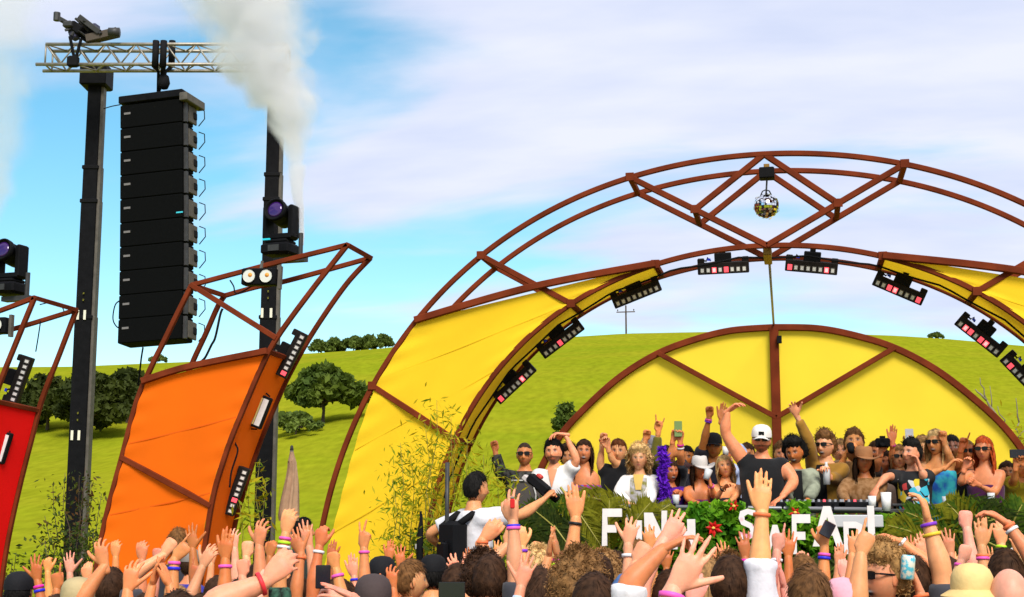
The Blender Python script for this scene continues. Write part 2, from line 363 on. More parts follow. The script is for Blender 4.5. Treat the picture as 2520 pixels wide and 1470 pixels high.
# ================================================================== canvas frames
def crv(pts, n=8):
    P = np.array(pts, float); m = len(P); out = []
    for i in range(m-1):
        p0, p1, p2, p3 = P[max(i-1, 0)], P[i], P[i+1], P[min(i+2, m-1)]
        for t in np.linspace(0, 1, n, endpoint=False):
            out.append(.5*((2*p1)+(-p0+p2)*t+(2*p0-5*p1+4*p2-p3)*t*t+(-p0+3*p1-3*p2+p3)*t**3))
    out.append(P[-1]); return np.array(out)
def resample(P, n):
    P = np.asarray(P, float); d = np.r_[0, np.cumsum(np.linalg.norm(np.diff(P, axis=0), axis=1))]; t = np.linspace(0, d[-1], n)
    return np.stack([np.interp(t, d, P[:, k]) for k in range(P.shape[1])], 1)
def pl(pts, Y): return [at(a, b, Y) for a, b in pts]
def seams(par, Aa, Bb, bulge, us, m, nv=14, w=.014, off=-.004):
    A_, B_ = resample(Aa, 101), resample(Bb, 101)
    for u in us:
        i = int(u*100); rows = []
        for e in (0, 1):
            d = unit(A_[min(i+1, 100)]-A_[max(i-1, 0)])*w*(e-.5)
            rows.append([A_[i]*(1-v) + B_[i]*v + d + V3(0, bulge*math.sin(math.pi*u)*math.sin(math.pi*v) + off, 0) for v in np.linspace(.01, .99, nv)])
        g = G(); g.grid(rows); g.build('seam', m, par)
def sheet(Aa, Bb, bulge, dirn, nu=26, nv=9, th=.006, wr=0.0, seed=0):
    # a stretched canvas between two edge curves, with real thickness
    A_, B_ = resample(Aa, nu), resample(Bb, nu); rng = random.Random(seed); g = G(); P = np.zeros((nu, nv, 3)); dirn = np.asarray(dirn, float)
    for i in range(nu):
        u = i/(nu-1)
        for j in range(nv):
            v = j/(nv-1); k = math.sin(math.pi*u)*math.sin(math.pi*v)
            ed = math.exp(-min(v, 1-v)*14); P[i, j] = A_[i]*(1-v) + B_[i]*v + dirn*(bulge*k + wr*k*math.sin(u*9+v*5+seed)*math.cos(v*7-u*4) + (.010 if wr else 0)*ed*math.sin(u*95+seed))
    g.grid(P); return g
TW = .044
# ---- yellow arch (front plane Y=12, back plane 0.63 m behind it)
YF, YB = 12.0, 12.63
xc = at(1887, 600, YF)[0]
def mir(P): P = np.array(P, float).copy(); P[:, 0] = 2*xc - P[:, 0]; return P
of = crv(pl([(1887,381),(1678,400),(1550,432),(1430,482),(1341,519),(1270,569),(1189,627),(1105,705),(1024,796),(970,862),(920,942),(872,1045),(838,1128),(812,1210),(795,1290),(778,1390),(765,1520),(757,1660),(752,1856)], YF))
inf = crv(pl([(1889,606),(1785,613),(1685,627),(1614,647),(1520,687),(1405,746),(1340,797),(1280,849),(1228,912),(1186,974),(1129,1065),(1100,1118),(1072,1200),(1052,1300),(1040,1420),(1032,1600),(1028,1856)], YF))
shift = V3(0, YB-YF, 0)
def fair(P, deg):      # fair the traced half arch into one smooth symmetric curve
    P = resample(P, 120); d = np.r_[0, np.cumsum(np.linalg.norm(np.diff(P, axis=0), axis=1))]; t = d/d[-1]
    def fit(v, pw): B = np.stack([t**k for k in pw], 1); w = np.ones(len(t)); w[0] = 6; c = np.linalg.lstsq(B*w[:, None], v*w, rcond=None)[0]; return B @ c
    Q = P.copy(); Q[:, 0] = xc + fit(P[:, 0]-xc, range(1, deg, 2)); Q[:, 2] = fit(P[:, 2], range(0, deg+1, 2)); Q[0, 0] = xc; return Q
of = fair(of, 10); inf = fair(inf, 10)
# the back frame repeats the front one 0.63 m further back
ob = of + shift; inb = inf + shift
ARCH = thing('stage_arch', 'big yellow canvas arch of rust red steel tubes around the stage', 'stage arch', V3(xc, YF, 0))
def T_(g, nm='tube', m=STEEL, par=None, **k): return g.build(nm, m, par if par is not None else ARCH, **k)
ofx = np.concatenate([of[::-1], mir(of)[1:]]); inx = np.concatenate([inf[::-1], mir(inf)[1:]])
T_(G().sweep(ofx, TW)); T_(G().sweep(ofx + shift, TW)); T_(G().sweep(inx, TW)); T_(G().sweep(inx + shift, TW*.95))
def nearest(P, q): return P[np.argmin(np.linalg.norm(P-q, axis=1))]
def br(a, b, w=.05, par=None, nm='brace'): return T_(G().beam(a, b, w), nm, par=par)
for mm in (lambda p: p, lambda p: np.array([2*xc-p[0], p[1], p[2]])):
    q = lambda x, y, Y: at(x, y, Y)
    n1f = nearest(of, q(1556, 435, YF)); n2f = nearest(of, q(1191, 628, YF)); n3f = nearest(of, q(920, 944, YF)); e0 = nearest(of, q(1024, 796, YF))
    i0 = inf[0]; i2 = nearest(inf, q(1407, 745, YF)); i3 = nearest(inf, q(1115, 1085, YF)); i1 = nearest(inf, q(1614, 647, YF))
    a0 = of[0]; d1 = n1f*.52 + i0*.48
    fo = V3(0, -.005, 0)
    for dy in (0, 1):
        s_ = shift*dy
        br(mm(n1f+s_+fo), mm(i0+s_+fo)); br(mm(a0+s_-fo), mm(d1+s_-fo)); br(mm(n2f+s_+fo), mm(i2+s_+fo)); br(mm(n3f+s_+fo), mm(i3+s_+fo))
    for p in (n1f, n2f, d1, i1, i2, i3, n3f): T_(G().bbox(mm(p) + V3(0, -.032, 0), (.075, .008, .075), .003), 'joint_plate')
    for p in (n1f, n2f, d1, i1, i2, i3, e0, n3f): br(mm(p + V3(0, TW/2, 0)), mm(p + shift - V3(0, TW/2, 0)), .045, nm='spacer')
    # canvas edge bar, gently bowed, from the outer tube to the inner tube
    eb = crv([e0 + V3(0, -.05, 0), (e0*.5+i1*.5) + V3(0, -.05, .05), i1 + V3(0, -.05, 0)], 10); eb = np.array([mm(p) for p in eb]); T_(G().sweep(eb, .06, .06), 'edge_bar')
    # front canvas: edge bar on top, outer side slightly scalloped away from the tube
    ko = np.argmin(np.linalg.norm(of-e0, axis=1)); oo = resample(of[ko:], 40)
    kk = np.argmin(np.linalg.norm(of-n3f, axis=1)); sc_ = []
    for i, p in enumerate(oo):
        u = i/39; py_ = p[2]; w_ = 0.0
        if py_ < n3f[2]: w_ = .085*math.sin(math.pi*min((n3f[2]-py_)/2.0, 1))**1
        sc_.append(p + V3(.035+w_, -.02, 0))
    oo = np.array(sc_); ki = np.argmin(np.linalg.norm(inf-i1, axis=1)); ii = resample(inf[ki:], 40) + V3(-.02, -.02, 0)
    oo = np.array([mm(p) for p in oo]); ii = np.array([mm(p) for p in ii])
    sheet(oo, ii, .05, (0, 1, 0), 130, 16, .006, .016, 2).build('front_canvas', YEL, ARCH, True); seams(ARCH, oo, ii, .05, (.16, .33, .52, .72), SEAM)
    ii2 = np.array([mm(p) for p in resample(inf[ki:], 40) + V3(.0, .03, 0)])
    sheet(ii2, ii2 + V3(0, YB-YF-.06, 0), .0, (-1 if mm(V3(0,0,0))[0] == 0 else 1, 0, .2), 44, 6, .006, 0, 1).build('inner_canvas', YEL, ARCH, True)
# power cable tied loosely along the inner arch tubes
cb_ = []
for i, p in enumerate(inx[::2]): cb_.append(p + V3(0, .30, -.03 - .025*abs(math.sin(i*.55))))
T_(G().tube(np.array(cb_), .009, 6), 'cable', BLACKM)
# ---- yellow backdrop
YK = 15.3; xk = at(1907, 900, YK)[0]
bd = crv(pl([(1907,806),(1800,814),(1710,836),(1620,870),(1530,925),(1450,995),(1385,1065),(1338,1140),(1310,1215),(1292,1300),(1280,1420),(1272,1600)], YK)); bd[-1][2] = 1.05
bdm = bd.copy(); bdm[:, 0] = 2*xk - bdm[:, 0]; bdx = np.concatenate([bd[::-1], bdm[1:]])
BK = thing('stage_backdrop', 'solid yellow canvas half dome backdrop with a central rust red post', 'stage backdrop', V3(xk, YK, 1.05))
T_(G().sweep(bdx, .07), par=BK)
hub = at(1907, 1028, YK); hub[0] = xk
T_(G().beam(V3(xk, YK-.02, 1.05), V3(xk, YK-.02, bd[0][2]), .10, .07), 'centre_post', par=BK)
nl = nearest(bd, at(1620, 872, YK)); nr = nl.copy(); nr[0] = 2*xk-nl[0]
for n_ in (nl, nr): br(n_ + V3(0, -.03, 0), hub + V3(0, -.03, 0), .055, BK, 'spoke')
nl2 = nearest(bd, at(1320, 1185, YK)); nr2 = nl2.copy(); nr2[0] = 2*xk-nl2[0]; hub2 = V3(xk, YK, 1.3)
for n_ in (nl2, nr2): br(n_ + V3(0, -.03, 0), hub2 + V3(0, -.03, 0), .055, BK, 'spoke')
G().box(at(1918, 836, YK-.08), (.05, .06, .08)).build('cable_box', BLACKM, BK)
for sgn in (0, 1):
    fx = (lambda P: P) if not sgn else (lambda P: np.stack([2*xk-P[:, 0], P[:, 1], P[:, 2]], 1))
    k = np.argmin(np.linalg.norm(bd-nl, axis=1)); off = V3(0, .03, 0)
    c1 = fx(bd[:k+1]) + off; c2 = np.array([V3(xk, YK, z) for z in np.linspace(bd[0][2], hub[2], 8)])
    c2 = fx(np.array([bd[0]*(1-t) + hub*t for t in np.linspace(0, 1, 10)])) + off
    sheet(c1, np.concatenate([c2, c2[-1:]]) if False else fx(np.array([hub + (bd[0]-hub)*0 for t in range(10)])) + off, .0, (0, 1, 0), 16, 8, .006, 0).build('canvas_panel', YEL2, BK, True)
    lo = fx(np.concatenate([[hub], [V3(xk, YK, 1.05)]])) + off
    sheet(fx(bd[k:]) + off, lo, .06, (0, 1, 0), 24, 14, .006, .015, 3).build('canvas_panel', YEL2, BK, True)
# ---- orange wing
def wing(label, fo_, ft, fi, bt, bi, Y, edge, diag, canvas, nm='wing_frame', dep=.60, bo=None):
    b0 = at(*fo_[-1], Y); W_ = thing(nm, label, 'stage frame', V3(b0[0], Y, 0))
    fo_c = crv(pl(fo_, Y)); fi_c = crv(pl(fi, Y)); ft_c = crv(pl(ft, Y)); s_ = V3(0, dep, 0)
    bi_c = crv(pl(bi, Y+dep)); bt_c = crv(pl(bt, Y+dep)); bo_c = crv(pl(bo, Y+dep))
    for c_ in (fo_c, ft_c, fi_c, bi_c, bt_c, bo_c): T_(G().sweep(c_, TW), par=W_)
    for a, b in diag: br(nearest(fo_c, at(*a, Y)) + V3(0,-.006,0), nearest(fi_c, at(*b, Y)) + V3(0,-.006,0), .05, W_)
    e0 = nearest(fo_c, at(*edge[0], Y)); e1 = nearest(fi_c, at(*edge[-1], Y))
    T_(G().sweep(crv([e0 + V3(0,-.05,0)] + [at(*p, Y) + V3(0,-.05,0) for p in edge[1:-1]] + [e1 + V3(0,-.05,0)], 6), .06), 'edge_bar', par=W_)
    br(fi_c[0], bi_c[0], .045, W_, 'spacer'); br(fo_c[0], bo_c[0], .045, W_, 'spacer')
    ka = np.argmin(np.linalg.norm(fo_c-e0, axis=1)); kb = np.argmin(np.linalg.norm(fi_c-e1, axis=1)); kc = np.argmin(np.linalg.norm(bi_c-(e1+s_), axis=1))
    sheet(resample(fo_c[ka:], 40) + V3(.03,-.02,0), resample(fi_c[kb:], 40) + V3(-.02,-.02,0), .05, (0,1,0), 130, 16, .006, .016, 5).build('front_canvas', canvas, W_, True); seams(W_, resample(fo_c[ka:], 40) + V3(.03,-.02,0), resample(fi_c[kb:], 40) + V3(-.02,-.02,0), .05, (.18, .38, .6), SEAMO if canvas is ORA else mat('red_seam', (.55,.003,.003), .85))
    sheet(resample(fi_c[kb:], 40) + V3(.01,.03,0), resample(bi_c[kc:], 40) + V3(-.01,-.03,0), .0, (-1,0,.2), 40, 6, .006).build('inner_canvas', canvas, W_, True)
    br(e1, bi_c[kc], .045, W_, 'spacer')
    return fi_c, bi_c
YO = 12.35
oFI, oBI = wing('orange canvas wing frame of rust red tubes with a pointed top', [(472,702),(438,770),(405,838),(374,900),(337,988),(300,1126),(277,1210),(256,1296),(240,1380),(225,1500),(214,1640),(208,1840)], [(472,702),(660,652),(855,603)],
    [(855,603),(766,716),(681,833),(640,912),(607,988),(575,1065),(553,1126),(526,1217),(505,1340),(490,1460),(480,1640),(475,1840)], [(553,728),(634,706),(708,691),(912,635)],
    [(912,635),(849,704),(768,822),(711,924),(683,985),(650,1062),(620,1145),(600,1210),(580,1280),(562,1380),(545,1500),(535,1660),(531,1800)], YO,
    [(361,942),(466,905),(665,862)], [((472,704),(681,835)), ((300,1126),(517,1247))], ORA,
    bo=[(553,728),(536,755),(505,825),(472,897),(440,985),(405,1100),(375,1230),(352,1400),(340,1600),(335,1800)])
wing('red canvas wing frame at the left edge of the picture', [(-150,805),(-185,900),(-215,1000),(-245,1120),(-268,1250),(-285,1400),(-295,1600),(-300,1840)], [(-150,805),(-30,775),(85,733)],
    [(85,733),(42,838),(2,938),(-32,1040),(-70,1180),(-96,1300),(-112,1420),(-125,1600),(-130,1840)], [(-78,838),(40,808),(188,763)],
    [(188,763),(148,868),(103,985),(78,1080),(55,1170),(34,1260),(16,1350),(3,1440),(-10,1560),(-20,1700),(-25,1800)], YO,
    [(-205,985),(-120,980),(-16,992)], [((-150,806),(-14,985)), ((-245,1122),(-70,1182))], RED,
    bo=[(-78,838),(-110,930),(-140,1040),(-165,1180),(-180,1350),(-190,1600),(-195,1800)])
# ================================================================== lamps
def part_mesh(name, g, m, smooth=False): return (name, g.mesh(name, m, smooth))
def frame(c, x, z):
    x = unit(x); z = np.asarray(z, float); z = unit(z - x*np.dot(x, z)); y = np.cross(z, x)
    M = Matrix(((x[0], y[0], z[0], c[0]), (x[1], y[1], z[1], c[1]), (x[2], y[2], z[2], c[2]), (0, 0, 0, 1))); return M
def place(nm, label, cat, M, parts, group=None):
    o = bpy.data.objects.new(nm, None); COL.objects.link(o); o.matrix_world = M; o.empty_display_size = .1; tag(o, label, cat, group)
    for e in parts:
        c = bpy.data.objects.new(e[0], e[1]); COL.objects.link(c); c.parent = o
        if len(e) > 2 and e[2] is not None: c.matrix_local = e[2]
    return o
LL = .46
g = G(); g.bbox((0, 0, -.008), (LL, .10, .105), .006); 
for s in (-1, 1): g.bbox((s*(LL/2-.03), .005, .05), (.06, .075, .07), .006)
led_body = part_mesh('housing', g, mat('led_housing', (.014, .011, .010), .6, 0, .3, 20, spec=.1))
g = G(); g.bbox((0, .01, .085), (.15, .10, .085), .006); g.box((0, .0, .14), (.05, .06, .05)); led_box = part_mesh('power_box', g, BLACKM)
g = G(); g.tube([(-.11, .0, .06), (-.14, .0, .09), (-.15, .0, .06), (-.20, .0, .07)], .008, 6); led_cable = part_mesh('cable', g, BLACKM)
g = G(); g.box((-.125, -.04, .075), (.03, .02, .02)); led_plug = part_mesh('blue_plug', g, mat('blue_plastic', (.01, .04, .55), .4))
g = G(); g.box((0, 0, 0), (.040, .006, .050)); g.box((0, -.004, 0), (.026, .006, .034)); 
REFL = mat('dark_reflector', (.10, .09, .085), .4, .3)  # dark surround and white centre paint bright and dark reflections into each cell
def cellmesh(m):
    me = g.mesh('lamp_cell', [REFL, m])
    for i, f in enumerate(me.polygons): f.material_index = 1 if i >= 6 else 0
    return me
cellw = cellmesh(mat('lens_painted_glint', (.72, .70, .66), .25)); cellr = cellmesh(LENSR); cellp = cellmesh(LENSP); cellr.materials[0] = LENSR; cellp.materials[0] = LENSR
def led_bar(label, px, py, ang, Y, red=(), flip=False, scale=1.0):
    c = at(px, py, Y); a = R_(ang); t = at(px + 50*math.cos(a), py + 50*math.sin(a), Y) - c; up = at(px + 50*math.sin(a), py - 50*math.cos(a), Y) - c
    if flip: up = -up; t = -t
    M = frame(c, t, up) @ Matrix.Rotation(R_(14), 4, 'X') @ Matrix.Scale(scale, 4)
    parts = [led_body, led_box, led_cable, led_plug]
    for i in range(8):
        parts.append(('lamp_cell', {0: cellw, 1: cellr, 2: cellp}[red[i] if i < len(red) else 0], Matrix.Translation((-.188 + i*.0537, -.0525, -.022))))
    place('led_bar_light', label, 'stage light', M, parts, 'LED bar lights fixed to the frames')
YM = 12.5
led_bar('LED bar light highest on the left side of the yellow arch, all cells clear', 1566, 722, -22, YM)
led_bar('LED bar light in the middle of the left side of the yellow arch', 1381, 834, -37, YM, (0,0,0,1,0,0,0,0))
led_bar('LED bar light lowest on the left side of the yellow arch', 1266, 942, -43, YM, (1,0,0,0,0,2,0,0))
led_bar('LED bar light left of the arch crown', 1780, 657, -3, YM, (0,0,2,0,1,0,0,0))
led_bar('LED bar light right of the arch crown', 1997, 655, 5, YM, (1,0,0,0,0,0,2,0))
led_bar('LED bar light highest on the right side of the yellow arch, two cells red', 2213, 711, 23, YM, (0,0,1,2,0,0,0,1))
led_bar('LED bar light lower on the right side of the yellow arch, four cells red', 2412, 826, 38, YM, (0,2,1,0,1,2,0,0))
led_bar('LED bar light cut by the right edge of the picture', 2520, 925, 46, YM, (0,1,0,0,0,0,0,0))
led_bar('upper LED bar light on the orange wing', 717, 872, -63, YO+.38, (1,0,0,0,0,0,0,0), scale=1.04)
led_bar('lower LED bar light on the orange wing, above the raised hands', 581, 1208, -70, YO+.38, (0,0,1,0,0,0,0,0), scale=1.04)
led_bar('LED bar light on the red wing', 48, 935, -70, YO+.38, (), scale=1.08)
# strobe panels
g = G(); g.bbox((0, 0, 0), (.17, .06, .32), .008); strobe_body = part_mesh('housing', g, BLACKM)
SW = mat('strobe_diffuser', (.66, .66, .64), .35, 0, .08, 30); SY = mat('strobe_tube', (.62, .52, .18), .3)
g = G(); g.box((0, 0, 0), (.058, .006, .27)); strobe_w = g.mesh('diffuser', SW); g = G(); g.box((0, 0, 0), (.014, .008, .27)); strobe_y = g.mesh('strobe_tube', SY)
g = G(); 
for s in (-1, 1): g.tube([(-.08, .0, s*.17), (-.02, .02, s*.19), (.05, .0, s*.17)], .008, 5)
strobe_cab = part_mesh('cable', g, BLACKM)
def strobe(label, px, py, ang, Y):
    c = at(px, py, Y); a = R_(ang); up = at(px + 50*math.sin(a), py - 50*math.cos(a), Y) - c; t = at(px + 50*math.cos(a), py + 50*math.sin(a), Y) - c
    place('strobe_panel', label, 'stage light', frame(c, t, up), [strobe_body, strobe_cab, ('diffuser', strobe_w, Matrix.Translation((-.042, -.033, 0))), ('diffuser', strobe_w, Matrix.Translation((.042, -.033, 0))), ('strobe_tube', strobe_y, Matrix.Translation((0, -.033, 0)))], 'white strobe panels on the wings')
strobe('white strobe panel on the inner side of the orange wing', 637, 1012, 22, YO+.30)
strobe('white strobe panel on the red wing at the left picture edge', 2, 1100, 17, YO+.30)
# moving head lights
g = G(); g.bbox((0, 0, -.03), (.26, .22, .10), .02); g.bbox((0, 0, .035), (.20, .18, .03), .01); mh_base = part_mesh('base', g, BLACK, False)
g = G()
for s in (-1, 1): g.bbox((s*.118, 0, .20), (.045, .13, .28), .012)
g.bbox((0, 0, .075), (.26, .14, .05), .012); mh_yoke = part_mesh('yoke', g, BLACK)
Mt = Matrix.Translation((0, 0, .27)) @ Matrix.Rotation(R_(90-12), 4, 'X')
g = G(); g.lathe([(.0, -.13), (.06, -.125), (.088, -.09), (.092, 0), (.090, .07), (.098, .075), (.098, .12), (.085, .125), (.085, .11)], 22, Mt); mh_head = part_mesh('lamp_head', g, BLACK, True)
g = G(); g.lathe([(.0, .118), (.05, .116), (.083, .105)], 22, Mt); mh_lens = part_mesh('lens', g, mat('violet_lens', (.035, .006, .10), .08, .1, spec=.8), True)
g = G(); g.tube([(.19, 0, -.14), (.19, 0, .10)], .02, 8); g.box((.10, 0, -.12), (.28, .08, .04)); g.box((0, -.115, -.03), (.10, .012, .05)); mh_clamp = part_mesh('clamp', g, DARKG)
g = G(); g.box((-.07, -.113, .045), (.07, .01, .014)); mh_disp = part_mesh('display', g, mat('cyan_display', (.02, .35, .4), .3, emit=(.02, .5, .6), es=.5))
def moving_head(label, px, py, Y, rot, sc):
    c = at(px, py, Y); place('moving_head_light', label, 'stage light', Matrix.Translation(c) @ Matrix.Rotation(rot, 4, 'Z') @ Matrix.Scale(sc, 4), [mh_base, mh_yoke, mh_head, mh_lens, mh_clamp, mh_disp], 'moving head lights on the wing tops')
moving_head('black moving head light on top of the orange wing', 690, 607, YO+.25, R_(-8), 1.18)
moving_head('black moving head light on the red wing, cut by the left edge', 22, 703, YO+.25, R_(-8), 1.2)
g = G(); g.bbox((0, 0, 0), (.34, .12, .16), .01); bl_body = part_mesh('housing', g, BLACK)
g = G(); g.lathe([(.0, .0), (.03, .004), (.056, .02), (.062, .02)], 18, Matrix.Rotation(R_(90), 4, 'X')); bl_l = g.mesh('lamp', mat('blinder_reflector', (.75, .70, .60), .25, .3), True)
g = G(); g.lathe([(.0, .022), (.022, .018), (.026, .004)], 12, Matrix.Rotation(R_(90), 4, 'X')); bl_b = g.mesh('bulb', mat('amber_bulb', (.75, .30, .05), .4), True)
g = G(); g.tube([(0, 0, .08), (0, .02, .16)], .016, 6); bl_c = part_mesh('hanger', g, GREYM); g = G(); g.box((.19, .02, 0), (.03, .05, .22)); bl_d = part_mesh('bracket', g, GREYM)
def blinder(label, px, py, Y, rot=0):
    parts = [bl_body, bl_c, bl_d]
    for s in (-1, 1): parts += [('lamp', bl_l, Matrix.Translation((s*.085, -.062, 0))), ('bulb', bl_b, Matrix.Translation((s*.085+.012, -.064, .01)))]
    place('blinder_lamp', label, 'stage light', Matrix.Translation(at(px, py, Y)) @ Matrix.Rotation(rot, 4, 'Y'), parts, 'two lamp blinders on the wings')
blinder('two lamp blinder on the upper bar of the orange wing', 641, 683, YO-.12, R_(2))
blinder('two lamp blinder at the left picture edge on the red wing', -18, 803, YO-.12)
# cables tied along the wing tubes
def cable(label, pts, Y, r=.008, m=BLACKM, nm='cable'):
    P = crv([at(a, b, Y) for a, b in pts], 6); G().tube(P, r, 6).build(nm, m, None, True, label=label, cat='cable', group='black cables on the frames')
cable('black cable tied down the upper post of the orange wing', [(548,760),(542,775),(530,830),(520,850),(505,880),(492,892)], YO+.55, .013)
cable('thin black cable sagging under the top bar of the orange wing', [(566,690),(575,705),(580,722),(600,716),(620,705),(640,703)], YO-.03, .007)
cable('thin cable looping over the top of the red wing', [(98,750),(130,744),(150,752),(158,768)], YO+.5, .006)
cable('thin cable hanging down beside the red wing lamp', [(100,790),(94,830),(88,866)], YO+.4, .007)
cable('cable strung along the inner edge of the orange wing', [(600,985),(590,1040),(578,1085),(585,1110),(570,1160),(565,1200)], YO+.1, .009)
# mirror ball with its motor
mc = at(1887, 428, YF+.31); MOT = thing('mirror_ball_motor', 'black motor box hung under the crown of the yellow arch', 'motor', mc)
G().bbox(mc, (.135, .13, .10), .008).build('motor_box', BLACKM, MOT)
G().beam(mc + V3(0,0,.05), V3(mc[0], mc[1], of[0][2]-.02), .05, .08).build('bracket', mat('brass_bracket', (.25, .14, .03), .5, .5), MOT)
ballc = at(1886, 508, YF+.31); br_ = .112
MB_ = thing('mirror_ball', 'round mirror ball hanging under the motor at the arch crown', 'mirror ball', ballc)
def mirror_mat():
    m = bpy.data.materials.new('mirror_tiles'); m.use_nodes = True; b = m.node_tree.nodes['Principled BSDF']
    b.inputs['Base Color'].default_value = (.92, .92, .92, 1); b.inputs['Metallic'].default_value = 1; b.inputs['Roughness'].default_value = .06; return m
MIRR = mirror_mat()
rng = np.random.default_rng(5); g = G()
for i in range(15):
    ph0 = math.pi*(i/15)+.02; ph1 = math.pi*((i+1)/15)-.005; k = max(4, int(30*math.sin((ph0+ph1)/2)))
    for j in range(k):
        a0 = 2*math.pi*j/k+.01; a1 = 2*math.pi*(j+1)/k-.01; nrm = rng.normal(size=3)*.02
        P = [V3(math.sin(p)*math.cos(a), math.sin(p)*math.sin(a), math.cos(p)) for p, a in ((ph0,a0),(ph1,a0),(ph1,a1),(ph0,a1))]
        P = [(p*(br_ + np.dot(p, nrm)*.25)) + ballc for p in P]; g.add(P, [(0,1,2,3)])
o = g.build('mirror_tiles', MIRR, MB_); o['kind'] = 'stuff'
G().lathe([(0, -br_*.97), (br_*.6, -br_*.77), (br_*.96, -.02), (br_*.96, .02), (br_*.6, br_*.77), (0, br_*.97)], 20, Matrix.Translation(ballc)).build('core', DARKG, MB_, True)
G().tube([ballc + V3(0,0,br_-.01), mc - V3(0,0,.05)], .008, 6).build('chain', DARKG, MB_)
G().tube([ballc + V3(-.06,-.02,br_*.6), ballc + V3(-.03,-.03,br_+.02), ballc + V3(0,-.02,br_+.035), ballc + V3(.03,-.03,br_+.02), ballc + V3(.06,-.02,br_*.6)], .006, 6).build('hanger', DARKG, MB_)
# pole hanging from the arch to the backdrop top
cr_ = inf[0] + V3(0, .31, 0); G().bbox(cr_ + V3(0, 0, -.01), (.07, .50, .12), .006).build('arch_clamp', mat('brass_bracket', (.25, .14, .03)), None, label='brass coloured clamp joining the inner arch tubes at the crown', cat='clamp')
g = G(); g.tube([inf[0] + V3(.01, .55, -.06), V3(xk, YK, bd[0][2]+.03)], .012, 8); g.build('tie_pole', mat('pale_pole', (.42, .40, .30), .5), None, True, label='pale pole tying the arch crown to the backdrop top', cat='pole')
# ================================================================== lifting towers, truss, speaker array
DT = 20.0; ex = CR[:, 0].copy(); ey = V3(-ex[1], ex[0], 0); EZ = V3(0, 0, 1)   # ex: picture right, ey: away
RT = np.stack([ex, ey, EZ], 1)
def tower(label, px, py, D, topz, secs, markers):
    b = atd(px, py, D); b[2] = 0; T = thing('lifting_tower', label, 'lifting tower', b, 'black lifting towers')
    for (z0, z1, w) in secs:
        G().bbox(b + EZ*(z0+z1)/2, (w, w*.9, z1-z0), .012, RT).build('mast_section', BLACK, T)
        G().bbox(b + ex*(w/2+.022) + EZ*(z0+z1)/2, (.045, w*.7, z1-z0-.02), .006, RT).build('side_channel', GREYM, T)
        G().bbox(b + EZ*(z1-.03), (w+.03, w*.9+.03, .06), .008, RT).build('collar', BLACKM, T)
    for (z, dx) in markers:
        G().box(b + EZ*z + ex*dx - ey*(.125), (.036, .012, .14), RT).build('reflector', mat('pale_reflector', (.7, .68, .55), .3), T)
        for k in (1, 2): G().box(b + EZ*(z+.12+k*.10) + ex*.0 - ey*.125, (.02, .012, .03), RT).build('rivet_plate', mat('olive_mark', (.25, .24, .03), .5), T)
    for k in range(4):
        a = k*math.pi/2 + .785; G().beam(b + EZ*.12, b + V3(math.cos(a)*.95, math.sin(a)*.95, .05), .09).build('outrigger', BLACK, T)
    G().bbox(b + EZ*.2, (.42, .42, .36), .02, RT).build('base', BLACK, T)
    return b, T
def zat(px, py, D): return atd(px, py, D)[2]
tb, TT = tower('tall black lifting tower carrying the left end of the truss', 192, 1150, DT, 8, [(.2, zat(200,770,DT), .245), (zat(200,775,DT), zat(225,470,DT), .228), (zat(225,475,DT), zat(232,390,DT)+.05, .215), (zat(232,392,DT), zat(236,110,DT), .195)], [(zat(200,770,DT), -.07), (zat(200,770,DT), .03), (zat(195,1072,DT), -.07), (zat(195,1072,DT), .03)])
tb2, TT2 = tower('black lifting tower behind the orange wing, its top lost in smoke', 652, 1150, DT, 8, [(.2, zat(655,770,DT), .235), (zat(655,775,DT), zat(665,465,DT), .22), (zat(665,470,DT), zat(668,400,DT), .205), (zat(668,402,DT), zat(670,110,DT), .19)], [(zat(655,765,DT), -.08), (zat(655,765,DT), .05)])
# head of the left tower: pulley arm and winch
hd = atd(236, 108, DT); hp_ = G()
G().beam(atd(215, 98, DT-.1), atd(290, 80, DT-.1), .12, .14).build('head_beam', mat('brown_steel', (.07, .055, .04), .6), TT)
G().tube([atd(268, 80, DT-.25), atd(294, 80, DT-.25)], .07, 10).build('roller', DARKG, TT, True)
G().beam(atd(140, 43, DT-.1), atd(205, 80, DT-.1), .07).build('jib', DARKG, TT); G().beam(atd(195, 42, DT-.15), atd(245, 80, DT-.15), .08).build('jib', DARKG, TT)
for k, (a, b_, s) in enumerate([(170,62,.14),(190,70,.2),(182,85,.16),(205,62,.15),(215,85,.2),(228,72,.18),(240,90,.16)]):
    G().bbox(atd(a, b_, DT-.15+.03*k), (s, .14, s*.7), .02, np.array(Matrix.Rotation(.6*k, 3, 'Y'))).build('winch_part', [DARKG, BLACKM, mat('dull_blue_steel', (.05, .05, .09), .5)][k % 3], TT)
for a, b_ in (((150,50),(178,68)),((160,75),(215,60)),((185,45),(230,88)),((175,88),(200,55)),((205,50),(240,70)),((192,75),(222,98)),((245,80),(262,92)),((160,62),(190,95))): G().tube([atd(*a, DT-.2), atd(*b_, DT-.05)], .02, 6).build('strut', DARKG, TT)
G().tube([atd(140,43,DT-.1)-EZ*.05, atd(140,43,DT-.1)+EZ*.07], .05, 8).build('pulley', DARKG, TT)
for a, b_ in (((172,90),(184,150)),((200,95),(185,150))): G().tube([atd(*a, DT-.2), atd(*b_, DT-.2)], .025, 6).build('lifting_strap', BLACKM, TT)
G().bbox(atd(180, 152, DT-.2), (.16, .1, .16), .02, RT).build('hook_block', BLACKM, TT)
